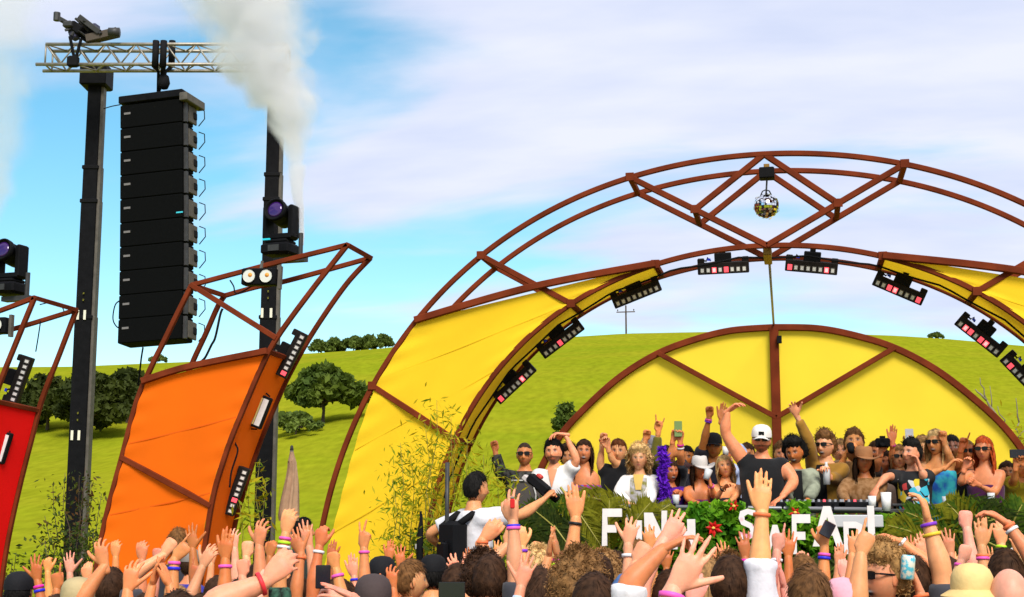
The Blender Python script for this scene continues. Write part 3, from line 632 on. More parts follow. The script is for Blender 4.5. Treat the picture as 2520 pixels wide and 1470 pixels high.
# truss
xa, xb = 112, 700; TR = thing('truss', 'silver box truss spanning the two black towers and fading into smoke', 'truss', atd(112, 155, DT))
s_ = .30; p0 = atd(xa, 133, DT-.15); p0[2] = zat(xa, 108, DT-.15)
Lt = (xb-xa)/FPX*DT; z0 = p0[2]
def tp(u, j, k): return p0 + ex*u + ey*(s_*j) + EZ*(-s_*k)
for j in (0, 1):
    for k in (0, 1): G().tube([tp((0 if k == 0 else -.13) , j, k), tp(Lt, j, k)], .026, 10).build('chord', ALU, TR, True)
nb = 16; st = Lt/nb
for i in range(nb):
    a, b_ = i*st, (i+1)*st; z_ = i % 2
    for (A_, B_) in ((tp(a,0,z_), tp(b_,0,1-z_)), (tp(a,1,z_), tp(b_,1,1-z_)), (tp(a,z_,0), tp(b_,1-z_,0)), (tp(a,z_,1), tp(b_,1-z_,1))):
        G().tube([A_, B_], .012, 6).build('brace', ALU, TR, True)
for u in (.0, Lt):
    for A_, B_ in ((tp(u,0,0), tp(u,0,1)), (tp(u,1,0), tp(u,1,1)), (tp(u,0,0), tp(u,1,0)), (tp(u,0,1), tp(u,1,1))): G().tube([A_, B_], .014, 6).build('brace', ALU, TR, True)
G().bbox(tb + EZ*(z0-.15), (.40, .40, .34), .02, RT).build('tower_bracket', BLACK, TR)
# line array
bw, bh, bd_ = .96, .347, .50; yaw_ = R_(13.5); RA = np.array(Matrix.Rotation(YAW - yaw_, 3, 'Z') @ Matrix.Rotation(R_(-2.6), 3, 'Y'))
ax, ay = RA[:, 0], RA[:, 1]
top = atd(388, 248, DT-.1); LA = thing('speaker_array', 'tall hanging black line array of ten stacked speaker cabinets', 'speaker array', top)
G().bbox(top + EZ*.0, (bw*1.04, bd_*.9, .11), .01, RA).build('flying_frame', BLACK, LA)
G().bbox(top + ay*.05 + ax*(bw*.52+.02) - EZ*.06, (.12, bd_*1.15, .12), .01, RA).build('frame_ear', GREYM, LA)
pos = top - EZ*(.075); ang = 0.0; SPK = mat('speaker_grille', (.003, .0033, .0033), .8, 0, .15, 40, .25, 260, spec=.05); SIDE = mat('speaker_side', (.085, .075, .06), .6, 0, .2, 8)
for i in range(10):
    ang = R_([0, 0, 0, .2, .4, .7, 1.1, 1.7, 2.6, 3.8][i]); Rl = RA @ np.array(Matrix.Rotation(-ang, 3, 'X')); dn = -Rl[:, 2]
    c = pos + dn*bh/2
    o = G().bbox(c - Rl[:,1]*.02, (bw, bd_*.72, bh*.985), .012, Rl).build('speaker_cabinet', SPK, LA)
    sd = G(); sd.bbox(c + Rl[:,0]*(bw/2+.012) + Rl[:,1]*.10, (.03, bd_*.50, bh*.72), .01, Rl); sd.build('side_panel', SIDE, o)
    G().bbox(c + Rl[:,0]*(bw/2+.03) + Rl[:,1]*.16, (.02, .10, .10), .01, Rl).build('handle', BLACKM, o)
    G().box(c + Rl[:,0]*(bw/2+.02) - Rl[:,1]*.12, (.05, .05, bh*.9), Rl).build('rigging_bar', DARKG, o)
    G().box(c - Rl[:,0]*(bw*.38) - Rl[:,1]*(bd_*.36+.024) + Rl[:,2]*.04, (.10, .008, .030), Rl).build('badge', mat('pale_badge', (.16, .15, .145), .5), o)
    if i == 4: G().box(c + Rl[:,0]*(bw*.46) - Rl[:,1]*(bd_*.36+.024) - Rl[:,2]*.10, (.10, .006, .02), Rl).build('cyan_tag', mat('cyan_tape', (.05, .5, .6), .4), o)
    lp = c + Rl[:,0]*(bw/2+.10) + Rl[:,1]*.2
    G().tube([lp - ax*.04 + EZ*.12, lp + ax*.05 + EZ*.08, lp + ax*.06 - EZ*.04, lp - ax*.03 - EZ*.14], .008, 5).build('link_cable', BLACKM, o, True)
    pos = pos + dn*bh
# hoist straps from truss to array
hk = top + EZ*.08; hx = atd(403, 100, DT)
HO = thing('chain_hoist', 'black chain hoist and straps hanging the speaker array from the truss', 'hoist', hk)
for px, j in ((384, 0), (403, 0), (424, 1)):
    a = atd(px, 106, DT-.17+.3*j); G().tube([a + EZ*.03, a - EZ*.36], [.05, .05], 8).build('strap', BLACKM, HO, True)
    G().tube([a - EZ*.36, a*.45 + hk*.55 + ex*.02, hk], [.03, .022, .02], 6).build('sling', BLACKM, HO, True)
hkp = atd(403, 205, DT-.1); G().lathe([(.0, .16), (.07, .1), (.09, .0), (.06, -.08), (.0, -.1)], 12, Matrix.Translation(hkp)).build('hook', BLACKM, HO, True)
G().tube([atd(403,110,DT-.15), hkp], .03, 8).build('chain', BLACKM, HO)
def loose(label, pts, D, r): G().tube(crv([atd(a, b, D) for a, b in pts], 6), r, 6).build('cable', BLACKM, None, True, label=label, cat='cable', group='loose cables on the speaker rig')
loose('thin cable looping out at the left of the speaker array', [(300,738),(284,750),(278,785),(288,805),(302,808)], DT-.2, .010)
loose('thin cable hanging below the speaker array', [(352,855),(348,880),(345,905),(340,950)], DT-.1, .014)
loose('thin guy wire between the left tower and the speaker array', [(255,268),(275,262),(296,258)], DT, .008)
# ================================================================== stage deck, booth, sign
xl, xr = at(1255, 1300, 12.5)[0], at(2640, 1300, 12.5)[0]
STAGE_Z = 1.05
G().bbox(V3((xl+xr)/2, 14.0, STAGE_Z/2), (xr-xl, 3.3, STAGE_Z), .02).build('stage_deck', BLACKM, None, label='black raised stage deck under the party guests', cat='stage')
YBF = 11.66
bx0, bx1 = at(1300, 1300, YBF)[0], at(2600, 1300, YBF)[0]
TZ = at(1900, 1252, YBF)[2]
BO = thing('dj_booth', 'long black booth counter along the stage front, overgrown with plants', 'booth', V3((bx0+bx1)/2, YBF, 0))
G().bbox(V3((bx0+bx1)/2, YBF+.32, (TZ-.1)/2), (bx1-bx0, .5, TZ-.1), .01).build('counter_body', BLACKM, BO)
G().bbox(V3((bx0+bx1)/2, YBF+.30, TZ-.02), (bx1-bx0, .62, .035), .008).build('counter_top', DARKG, BO)
G().tube([at(1500, 1246, YBF-.04), at(2170, 1254, YBF-.04)], .016, 8).build('front_rail', mat('grey_rail', (.22, .22, .23), .4, .4), BO, True)
for px in (1660, 1715, 1808, 1838, 1926, 2050): G().tube([V3(at(px, 1250, YBF-.05)[0], YBF-.05, .4), at(px, 1240, YBF-.05)], .010, 6).build('post', BLACK, BO)
# letters
def ltr(ch):
    if ch == 'F': return [[(0,0),(.26,0),(.26,.36),(.72,.36),(.72,.56),(.28,.56),(.28,.78),(1,.78),(1,1),(0.05,1)]]
    if ch == 'I': return [[(0,0),(1,0),(1,1),(0,1)]]
    if ch == 'N': return [[(0.02,0),(.22,0),(.22,.62),(.62,0),(.92,0),(1,1),(.76,1),(.74,.36),(.36,.94),(0,.94)]]
    if ch == 'H': return [[(0,0),(.28,0),(.28,.38),(.70,.38),(.70,0),(1,0),(1,1),(.68,1),(.68,.60),(.28,.60),(.28,1),(0,1)]]
    if ch == 'S': return [[(0,.06),(.5,0),(.9,.12),(1,.32),(.8,.52),(.35,.64),(.34,.76),(.55,.83),(.95,.76),(1,.94),(.55,1),(.1,.92),(.0,.7),(.14,.5),(.62,.38),(.68,.27),(.5,.19),(.02,.27)]]
    if ch == 'A': return [[(0,0),(.22,0),(.33,.27),(.66,.27),(.77,0),(1,0),(.62,1),(.38,1)]]
    if ch == 'R': return [[(0,0),(.24,0),(.24,.34),(.44,.34),(.74,0),(1,0),(.68,.37),(.92,.52),(.97,.74),(.86,.92),(.6,1),(0,1)]]
HOLE = {'A': [(.41,.46),(.59,.46),(.5,.74)], 'R': [(.24,.54),(.24,.80),(.58,.80),(.68,.68),(.58,.54)]}
LET = [('F','first letter of the sign, F, below the palm fronds',1481,1531,1252,1344), ('I','short letter I between the first F and the N of the sign',1566,1580,1281,1349), ('N','letter N of the sign below the blond curly haired guest',1586,1643,1257,1340),
       ('H','letter H half hidden behind clasped hands',1650,1712,1278,1352), ('S','pink flowered letter S beside the tall raised arm',1819,1861,1252,1330), ('A','flat topped letter A half hidden behind the tall raised arm',1884,1934,1292,1362),
       ('F','second letter F of the sign, right of the tall raised arm',1949,1997,1266,1364), ('A','tall letter A in the middle of the right hand word',2000,2076,1246,1345), ('R','letter R hanging lowest in the right hand word',2078,2131,1284,1364), ('I','last letter of the sign, a tall narrow I',2137,2154,1245,1327)]
def pinkmat():
    m = bpy.data.materials.new('pink_flower_print'); m.use_nodes = True; t = m.node_tree; b = t.nodes['Principled BSDF']; co = t.nodes.new('ShaderNodeTexCoord').outputs['Object']
    v = t.nodes.new('ShaderNodeTexVoronoi'); v.inputs['Scale'].default_value = 14; t.links.new(co, v.inputs['Vector'])
    r = t.nodes.new('ShaderNodeValToRGB'); r.color_ramp.elements[0].position = .25; r.color_ramp.elements[0].color = (.75, .12, .22, 1); r.color_ramp.elements[1].position = .5; r.color_ramp.elements[1].color = (.78, .70, .68, 1)
    t.links.new(v.outputs['Distance'], r.inputs[0]); t.links.new(r.outputs[0], b.inputs['Base Color']); return m
PINKP = pinkmat()
import bmesh
def letter(ch, label, x0, x1, y0, y1, Y, m):
    o_ = at(x0, y1, Y); a = at(x1, y1, Y) - o_; b_ = at(x0, y0, Y) - o_; a[1] = 0; b_[1] = 0; b_[0] = 0; a[2] = 0
    bm = bmesh.new(); poly = ltr(ch)[0]; hole = HOLE.get(ch); th = .03
    def P(p, d): q = a*p[0] + b_*p[1] + V3(0, d, 0); return bm.verts.new(q)
    loops = [poly] + ([hole] if hole else [])
    fr = []; edges = []
    for lp in loops:
        vs = [P(p, 0) for p in lp]; fr.append(vs)
        edges += [bm.edges.new((vs[i], vs[(i+1) % len(vs)])) for i in range(len(vs))]
    bmesh.ops.triangle_fill(bm, edges=edges, use_beauty=True, normal=(0, -1, 0))
    r = bmesh.ops.extrude_face_region(bm, geom=list(bm.faces)); vs = [e for e in r['geom'] if isinstance(e, bmesh.types.BMVert)]
    bmesh.ops.translate(bm, verts=vs, vec=(0, th, 0)); bmesh.ops.recalc_face_normals(bm, faces=list(bm.faces))
    me = bpy.data.meshes.new('sign_letter'); bm.to_mesh(me); bm.free(); me.materials.append(m)
    o = bpy.data.objects.new('sign_letter', me); COL.objects.link(o); o.location = tuple(o_); tag(o, 'white wooden ' + label if ch != 'S' else label, 'sign letter', 'letters of the booth sign')
for ch, lab, x0, x1, y0, y1 in LET: letter(ch, lab, x0, x1, y0, y1, 11.27, PINKP if ch == 'S' else WHITEP)
# leafy wall
IVY = leafmat('bright_ivy_leaves', (.07, .25, .010), (.26, .52, .020), 7, .45)
rng = np.random.default_rng(11)
def rect_pts(n, x0, x1, y0, y1, Y, dy):
    return np.array([at(rng.uniform(x0, x1), rng.uniform(y0, y1), Y + rng.uniform(-dy, dy)) for _ in range(n)])
C = np.concatenate([rect_pts(1500, 1640, 1985, 1256, 1440, 11.60, .06), rect_pts(420, 1700, 1830, 1238, 1300, 11.57, .06), rect_pts(900, 1985, 2200, 1268, 1440, 11.62, .05), rect_pts(500, 1300, 1640, 1290, 1440, 11.64, .05), rect_pts(60, 1940, 1990, 1235, 1262, 11.6, .05), rect_pts(700, 2200, 2560, 1300, 1440, 11.64, .05)])
V, F = leaf_quads(C, .062, rng, 0, 1.25)
link_mesh('ivy', np_mesh('ivy', V, F, IVY), kind='stuff', label='bright green leafy creeper covering the booth front', cat='creeper')
# red flowers
FLR = mat('red_petals', (.65, .012, .010), .5, 0, .25, 20, trans=.2)
def flower(label, px, py, Y, r, n, rot):
    c = at(px, py, Y); T = thing('red_flower', label, 'flower', c, 'red tropical flowers on the booth'); rg = random.Random(px)
    for i in range(n):
        a = rot + i*2*math.pi/n + rg.uniform(-.2, .2); d = V3(math.cos(a), -.35, math.sin(a)); L_ = r*rg.uniform(.7, 1.1); s = V3(-math.sin(a), 0, math.cos(a))*r*.22
        G().add([c, c+d*L_*.5+s, c+d*L_, c+d*L_*.5-s, c+d*L_*.5+V3(0,-.01,0)], [(0,1,4),(1,2,4),(2,3,4),(3,0,4)]).build('petal', FLR, T)
    G().lathe([(0,-.012),(.014,-.004),(.014,.006),(0,.014)], 8, Matrix.Translation(c+V3(0,-.02,0))).build('flower_centre', mat('yellow_pollen', (.8, .5, .1), .7), T)
flower('red star shaped flower right of the letter H', 1756, 1300, 11.45, .075, 7, .3)
flower('small red flower above the second letter F', 1957, 1262, 11.45, .055, 5, .9)
flower('small red flower half hidden at the counter edge left of the tall man', 1806, 1246, 11.45, .055, 5, 1.3)
# palm fronds
PALMS = [leafmat('palm_olive', (.15, .155, .006), (.27, .26, .012), 34, .4), leafmat('palm_green', (.04, .10, .006), (.10, .17, .010), 34, .4), leafmat('palm_dark', (.020, .042, .005), (.055, .075, .008), 34, .3)]
def frond(label, base, tip, sag, wid, m, seed, n=22, grp=''):
    rg = np.random.default_rng(seed); base = np.asarray(base, float); tip = np.asarray(tip, float); T = thing('palm_frond', label, 'palm frond', base, grp)
    mid = (base+tip)/2 + V3(0, -.10, sag); P = np.array([base*(1-t)**2 + 2*mid*t*(1-t) + tip*t*t for t in np.linspace(0, 1, 12)])
    G().tube(P, list(np.linspace(.012, .004, 12)), 5).build('midrib', mat('palm_midrib', (.30, .27, .05), .6), T)
    V = []; F = []
    for i in range(n):
        t = .10 + .9*i/(n-1); p = base*(1-t)**2 + 2*mid*t*(1-t) + tip*t*t; d = unit((mid-base)*(1-t) + (tip-mid)*t)
        side = unit(np.cross(d, V3(0, 1, .15))); nr = np.cross(side, d)
        L_ = wid*(math.sin(math.pi*min(t*.92+.08, 1))**.6 + .12)*rg.uniform(.85, 1.1)
        for s in (-1, 1):
            q = unit(side*s*.85 + d*(.65+.5*t) + nr*rg.uniform(-.25, .25)); e = p + q*L_ + V3(0, 0, -.18*L_*rg.uniform(.5, 1.6)); w = unit(np.cross(q, nr))*wid*.046; mm = p + q*L_*.5 + V3(0,0,.02*L_)
            k = len(V); V += [p-w*.5, p+w*.5, mm+w, e, mm-w]; F += [(k, k+1, k+2, k+4), (k+4, k+2, k+3)]
    g = G(); g.add(V, F); o = g.build('leaflets', m, T); o['kind'] = 'stuff'
LF = [ # (base px,py) (tip px,py) Y base, Y tip, sag, wid, mat, label
 ((1470,1400),(1300,1215),11.5,11.35,.10,.20,2,'dark palm frond arching up left beside the cameraman'),
 ((1480,1390),(1345,1208),11.5,11.40,.12,.20,1,'green palm frond rising behind the cameraman fist'),
 ((1490,1380),(1415,1200),11.5,11.40,.08,.20,0,'olive palm frond rising left of the first sign letter'),
 ((1500,1370),(1500,1205),11.6,11.45,.06,.18,0,'olive palm frond standing upright above the letter F'),
 ((1520,1360),(1600,1215),11.55,11.40,.08,.17,0,'olive palm frond leaning right over the letters F and N'),
 ((1540,1330),(1650,1225),11.55,11.45,.06,.13,0,'short olive frond tip beside the purple dressed guest'),
 ((1380,1200),(1480,1345),11.45,11.35,.06,.16,0,'olive frond hanging down diagonally left of the letter F'),
 ((1330,1250),(1440,1400),11.45,11.35,.06,.20,2,'dark frond hanging down in the left thicket'),
 ((1500,1420),(1290,1330),11.5,11.35,.14,.22,2,'dark palm frond spreading low left above the raised hands'),
 ((1500,1430),(1300,1390),11.5,11.35,.10,.20,1,'green palm frond lowest on the left side'),
 ((1470,1320),(1290,1260),11.5,11.40,.12,.20,1,'green palm frond reaching left at counter height'),
 ((1520,1400),(1590,1400),11.5,11.35,.2,.20,1,'green palm frond bending right under the letter I'),
 ((1560,1260),(1430,1215),11.6,11.45,.08,.16,0,'olive frond lying along the counter top on the left'),
 ((1460,1280),(1340,1230),11.55,11.45,.1,.15,2,'dark frond filling the top left of the booth')]
RF = [
 ((2420,1400),(2175,1330),11.5,11.35,.16,.20,0,'olive palm frond reaching left to the last sign letter'),
 ((2400,1390),(2185,1275),11.5,11.40,.14,.20,0,'olive palm frond rising left beside the cups'),
 ((2400,1370),(2230,1240),11.5,11.40,.12,.20,1,'green palm frond rising under the graphic t shirt'),
 ((2420,1360),(2330,1215),11.5,11.40,.10,.20,0,'olive palm frond standing under the turquoise scarf'),
 ((2440,1360),(2420,1225),11.5,11.45,.08,.20,2,'dark palm frond under the orange haired guest'),
 ((2460,1360),(2515,1220),11.5,11.40,.08,.20,1,'green palm frond leaning to the right picture edge'),
 ((2300,1250),(2520,1310),11.5,11.40,.12,.22,2,'dark palm frond lying to the right along the counter'),
 ((2280,1290),(2500,1370),11.5,11.35,.12,.22,2,'dark palm frond drooping right behind the raised hands'),
 ((2440,1430),(2230,1400),11.45,11.35,.14,.20,1,'green palm frond low on the right side'),
 ((2250,1310),(2150,1420),11.45,11.35,.1,.17,1,'green frond hanging under the letters R and I'),
 ((2090,1345),(2080,1450),11.45,11.40,.03,.14,1,'green frond hanging straight down under the tall letter A'),
 ((2020,1345),(2040,1440),11.45,11.40,.03,.14,2,'dark frond hanging below the tall letter A'),
 ((2500,1300),(2340,1255),11.5,11.4,.1,.18,1,'green frond pointing left above the dark thicket'),
 ((2340,1330),(2480,1260),11.5,11.4,.1,.2,2,'dark frond rising right in the right thicket')]
for grp, LST, s0 in (('palm fronds left of the sign', LF, 100), ('palm fronds right of the sign', RF, 200)):
    for i, (b_, t_, y0, y1, sag, wid, m_, lab) in enumerate(LST): frond(lab, at(*b_, y0), at(t_[0], t_[1]+(b_[1]-t_[1])*(.16 if t_[1] < b_[1] else 0), y1), sag*.6, wid*1.3, PALMS[m_], s0+i, 22, grp)
# things on the counter
def cup(label, px, py, Y, r, h, m, nm='cup', grp='drinks on the booth counter'):
    b_ = at(px, py, Y); T = thing(nm, label, nm.replace('_', ' '), b_, grp)
    G().lathe([(r*.8, 0), (r, h), (r*.93, h), (r*.75, .006), (0, .006)], 14, Matrix.Translation(b_)).build('wall', m, T, True)
WP = mat('white_paper', (.75, .73, .70), .6); CLR = mat('pale_plastic', (.55, .56, .56), .25)
cup('white paper cup standing on the sign letter I', 2147, 1247, 11.62, .033, .085, WP)
cup('tall white cup right of the last sign letter', 2182, 1258, 11.66, .042, .15, WP)
cup('small pale cup under the turquoise scarf', 2332, 1250, 11.62, .04, .09, CLR)
cup('pale plastic cup below the purple dressed guest', 1664, 1243, 11.75, .030, .085, CLR)
cup('pale plastic cup at the far right of the counter', 2440, 1238, 11.7, .03, .08, CLR)
KN = mat('grey_knob', (.3, .3, .32), .4)
def player(label, px, Y, w):
    c = at(px, 1252, Y); c[2] = TZ+.03; T = thing('dj_player', label, 'dj player', c - V3(0,0,.03), 'DJ players on the counter'); G().bbox(c, (w, .36, .05), .01).build('case', BLACKM, T)
    G().lathe([(.10,0),(.10,.015),(.0,.018)], 20, Matrix.Translation(c+V3(0,-.02,.025))).build('jog_wheel', DARKG, T)
    for k in range(6): G().lathe([(.012,0),(.010,.02),(0,.021)], 8, Matrix.Translation(c+V3(-w/2+.04+k*(w-.08)/5,-.15,.025))).build('knob', [KN, KN, LENSR, KN, KN, KN][k % 6], T)
player('DJ player left of the tall man on the counter', 1960, 11.9, .32); player('DJ mixer between the two players on the counter', 2035, 11.9, .30); player('DJ player right of the mixer on the counter', 2110, 11.9, .32)
G().bbox(at(2110, 1283, 11.55), (.40, .05, .10), .008).build('equipment_case', mat('pale_grey_case', (.5, .5, .5), .5), None, label='pale grey case behind the letters R and I', cat='case')
tb3 = V3(*at(2270, 1243, 11.95)); T = thing('side_table', 'black side table in front of the graphic t shirt', 'table', V3(tb3[0], tb3[1], STAGE_Z))
G().bbox(tb3, (.50, .30, .02), .005).build('table_top', DARKG, T)
for s in (-1, 1): G().beam(V3(tb3[0]+s*.22, tb3[1], STAGE_Z), tb3 + V3(s*.22, 0, -.012), .025).build('leg', BLACK, T)
# monitor speaker at the left end of the booth
mo = at(1290, 1250, 11.9); MON = thing('monitor_speaker', 'dark grey monitor speaker at the left end of the booth', 'speaker', V3(mo[0], mo[1], mo[2]))
Pm = [(-.10,0),(.10,0),(.12,.10),(.10,.19),(.06,.225),(-.06,.225),(-.10,.19),(-.12,.10)]
G().prism(Pm, V3(1,0,0), EZ, V3(0,1,0), .2, mo + V3(0,-.1,0)).build('cabinet', mat('monitor_grey', (.07, .06, .055), .55), MON)
G().tube([mo + V3(.115,-.11,.02), mo + V3(.125,-.11,.11), mo + V3(.10,-.11,.20), mo + V3(.05,-.11,.232), mo + V3(-.09,-.11,.232)], .007, 6).build('pale_trim', mat('pale_trim', (.5,.48,.45), .4), MON, True)
G().bbox(V3(mo[0], mo[1], (mo[2]+0)/2), (.22, .2, mo[2]-.004), .01).build('plinth', BLACKM, MON)
# ================================================================== smoke
def fcurve(t, src, pts, lo, hi):
    mr = t.nodes.new('ShaderNodeMapRange'); t.links.new(src, mr.inputs[0]); mr.inputs[1].default_value = lo; mr.inputs[2].default_value = hi
    fc = t.nodes.new('ShaderNodeFloatCurve'); c = fc.mapping.curves[0]
    vals = [v for _, v in pts]; m0, m1 = min(vals), max(vals)
    while len(c.points) < len(pts): c.points.new(.5, .5)
    for p, (x, v) in zip(c.points, sorted(pts)): p.location = ((x-lo)/(hi-lo), (v-m0)/(m1-m0))
    fc.mapping.update(); t.links.new(mr.outputs[0], fc.inputs['Value'])
    m2 = t.nodes.new('ShaderNodeMapRange'); t.links.new(fc.outputs[0], m2.inputs[0]); m2.inputs[3].default_value = m0; m2.inputs[4].default_value = m1; return m2.outputs[0]
def M_(t, op, a, b=None, c=None, clamp=False):
    n = t.nodes.new('ShaderNodeMath'); n.operation = op; n.use_clamp = clamp
    for i, v in enumerate((a, b, c)):
        if v is None: continue
        if isinstance(v, (int, float)): n.inputs[i].default_value = v
        else: t.links.new(v, n.inputs[i])
    return n.outputs[0]
def smoke_mat(name, cx, cyv, rr, lo, hi, k, nscale, amp, edge):
    m = bpy.data.materials.new(name); m.use_nodes = True; t = m.node_tree; t.nodes.clear(); out = t.nodes.new('ShaderNodeOutputMaterial'); pv = t.nodes.new('ShaderNodeVolumePrincipled')
    pv.inputs['Color'].default_value = (.97, .97, .99, 1); pv.inputs['Anisotropy'].default_value = .2
    co = t.nodes.new('ShaderNodeTexCoord').outputs['Object']; s = t.nodes.new('ShaderNodeSeparateXYZ'); t.links.new(co, s.inputs[0])
    X, Y_, Z = s.outputs; c = fcurve(t, Z, cx, lo, hi); r = fcurve(t, Z, rr, lo, hi)
    dx = M_(t, 'SUBTRACT', X, c); dy = M_(t, 'SUBTRACT', Y_, cyv)
    d = M_(t, 'DIVIDE', M_(t, 'SQRT', M_(t, 'ADD', M_(t, 'MULTIPLY', dx, dx), M_(t, 'MULTIPLY', dy, dy))), r)
    n = t.nodes.new('ShaderNodeTexNoise'); n.inputs['Scale'].default_value = nscale; n.inputs['Detail'].default_value = 5; n.inputs['Roughness'].default_value = .55; n.inputs['Distortion'].default_value = .6; t.links.new(co, n.inputs['Vector'])
    f = M_(t, 'ADD', M_(t, 'SUBTRACT', 1.0, d), M_(t, 'MULTIPLY', M_(t, 'SUBTRACT', n.outputs[0], .52), amp))
    mr = t.nodes.new('ShaderNodeMapRange'); mr.interpolation_type = 'SMOOTHSTEP'; t.links.new(f, mr.inputs[0]); mr.inputs[1].default_value = .02; mr.inputs[2].default_value = edge
    fade = t.nodes.new('ShaderNodeMapRange'); t.links.new(d, fade.inputs[0]); fade.inputs[1].default_value = 1.25; fade.inputs[2].default_value = 1.0
    t.links.new(M_(t, 'MULTIPLY', M_(t, 'MULTIPLY', M_(t, 'DIVIDE', k, r), mr.outputs[0]), fade.outputs[0]), pv.inputs['Density']); t.links.new(pv.outputs[0], out.inputs['Volume']); return m
YS = 12.66
def plume(label, pts, Y, k, nscale, amp, edge):
    W_ = [(at(a, b, Y), w*Y/FPX/2) for a, b, w in pts]; W_.sort(key=lambda e: e[0][2])
    cx = [(p[2], p[0]) for p, r in W_]; rr = [(p[2], r) for p, r in W_]; lo, hi = W_[0][0][2], W_[-1][0][2]
    zs = np.linspace(lo, hi, 24); n = 20; g = G(); P = np.zeros((24, n+1, 3))
    for i, z in enumerate(zs):
        c = np.interp(z, [a for a, _ in cx], [b for _, b in cx]); r = np.interp(z, [a for a, _ in rr], [b for _, b in rr])*1.3
        for j in range(n): P[i, j] = (c + r*math.cos(2*math.pi*j/n), Y + r*math.sin(2*math.pi*j/n), z)
    g.tube([V3(np.interp(z, [a for a, _ in cx], [b for _, b in cx]), Y, z) for z in zs], [float(np.interp(z, [a for a, _ in rr], [b for _, b in rr]))*1.3 for z in zs], 20)
    return g.build('smoke', smoke_mat('smoke_'+str(int(pts[0][0])), cx, Y, rr, lo, hi, k, nscale, amp, edge), None, kind='stuff', label=label, cat='smoke')
plume('grey white smoke plume shooting up and spreading over the right tower', [(745,604,9),(742,560,16),(735,490,34),(730,430,52),(724,370,78),(710,300,150),(682,230,240),(650,160,310),(625,90,355),(608,20,390),(600,-60,420),(595,-140,440),(590,-220,450)], YS, 3.2, 2.8, 1.7, .72)
plume('thin grey smoke drifting in at the left picture edge', [(-30,560,60),(-15,480,120),(-5,410,170),(0,340,210),(5,260,200),(10,190,200),(5,110,250),(10,30,300),(20,-60,340),(30,-150,360)], 18.2, .7, 1.6, 1.5, .8)
# ================================================================== plants, umbrella, small things
BAM = leafmat('bamboo_leaves', (.36, .34, .012), (.58, .47, .015), 5, .45); BAMG = leafmat('bamboo_leaves_green', (.13, .22, .008), (.32, .36, .012), 5, .45); CULM = mat('bamboo_culm', (.20, .17, .03), .55, 0, .3, 12)
RUS = leafmat('russet_leaves', (.09, .035, .010), (.085, .085, .012), 5, .25); DGR = leafmat('dark_shrub_leaves', (.028, .055, .008), (.065, .095, .010), 5, .25)
def culm_plant(label, stems, Y, nleaf, ls, mats, seed, name='bamboo_plant', cat='bamboo', r=.011, spread=.10, asp=3.6, grp='plants around the frames'):
    rg = np.random.default_rng(seed); b0 = at(*stems[0][0], Y); b0[2] = 0; T = thing(name, label, cat, b0, grp); allC = []
    for (bp, tp_) in stems:
        Yb = Y + rg.uniform(-.25, .25); a = at(*bp, Yb); e = at(*tp_, Yb + rg.uniform(-.1, .1)); a[2] = 0.0
        P = bough(rg, a, e, 9, .02); G().tube(P, list(np.linspace(r, r*.25, 9)), 6).build('stem', CULM if name.startswith('bam') else BARK, T, True)
        P = np.array(P)
        for k in range(nleaf):
            t = .12 + .88*rg.random()**.8; i = min(int(t*8), 7); p = P[i]*(1-(t*8-i)) + P[i+1]*(t*8-i)
            allC.append(p + rg.normal(size=3)*np.array([spread, spread, spread*.6])*(.55+.7*(1-t)))
    C_ = np.array(allC); k = len(C_); h = rg.random(k) < .5
    for i, m_ in enumerate(mats):
        sel = C_[h] if i == 0 else C_[~h]; V, F = leaf_quads(sel, ls, rg, .3, asp); o = link_mesh('foliage', np_mesh('foliage', V, F, m_, False, BASE[T.name]), T)
culm_plant('yellow green bamboo in front of the left arch leg', [((1010,1400),(985,1090)),((1030,1400),(1010,1120)),((1060,1400),(1045,1040)),((1085,1400),(1075,985)),((1100,1400),(1110,1030)),((1050,1400),(965,1180))], 11.25, 430, .0155, [BAM, BAMG], 71, spread=.14, asp=4.6, r=.008)
culm_plant('bushier bamboo behind the cameraman', [((1110,1400),(1120,1060)),((1140,1400),(1150,1080)),((1180,1400),(1190,1120)),((1210,1400),(1225,1150)),((1080,1400),(1060,1150)),((1230,1400),(1255,1180))], 11.4, 430, .0165, [BAMG, BAM], 72, spread=.14, asp=4.4, r=.008)
culm_plant('low green leafy shrub at the foot of the bamboo', [((1060,1420),(1050,1300)),((1100,1420),(1090,1290)),((1210,1420),(1225,1280)),((1240,1420),(1260,1300)),((1030,1420),(1010,1310))], 11.2, 260, .040, [BAMG, DGR], 73, name='shrub', cat='shrub', spread=.13, asp=2.0)
culm_plant('tall reddish brown shrub in front of the left tower', [((175,1440),(130,1190)),((185,1440),(160,1165)),((190,1440),(195,1170)),((200,1440),(225,1185)),((205,1440),(250,1215)),((180,1440),(110,1270)),((195,1440),(210,1150))], 13.6, 190, .024, [RUS, DGR], 74, name='russet_shrub', cat='shrub', spread=.14, asp=2.4)
culm_plant('dark green bush left of the reddish shrub base', [((150,1450),(110,1330)),((180,1450),(170,1300)),((215,1450),(230,1310)),((195,1450),(200,1290))], 13.3, 420, .030, [DGR, DGR], 75, name='shrub', cat='shrub', spread=.20, asp=1.7)
culm_plant('sparse bamboo stems along the inner leg of the orange wing', [((600,1420),(615,1160)),((620,1420),(640,1130)),((640,1420),(655,1180)),((610,1420),(590,1240))], 12.75, 130, .028, [BAM, BAMG], 76, spread=.07)
culm_plant('low dark weeds at the left picture edge', [((50,1450),(40,1360)),((80,1450),(90,1370)),((20,1450),(30,1380))], 13.2, 220, .028, [DGR, BAMG], 77, name='weeds', cat='weeds', spread=.2, asp=2.2)
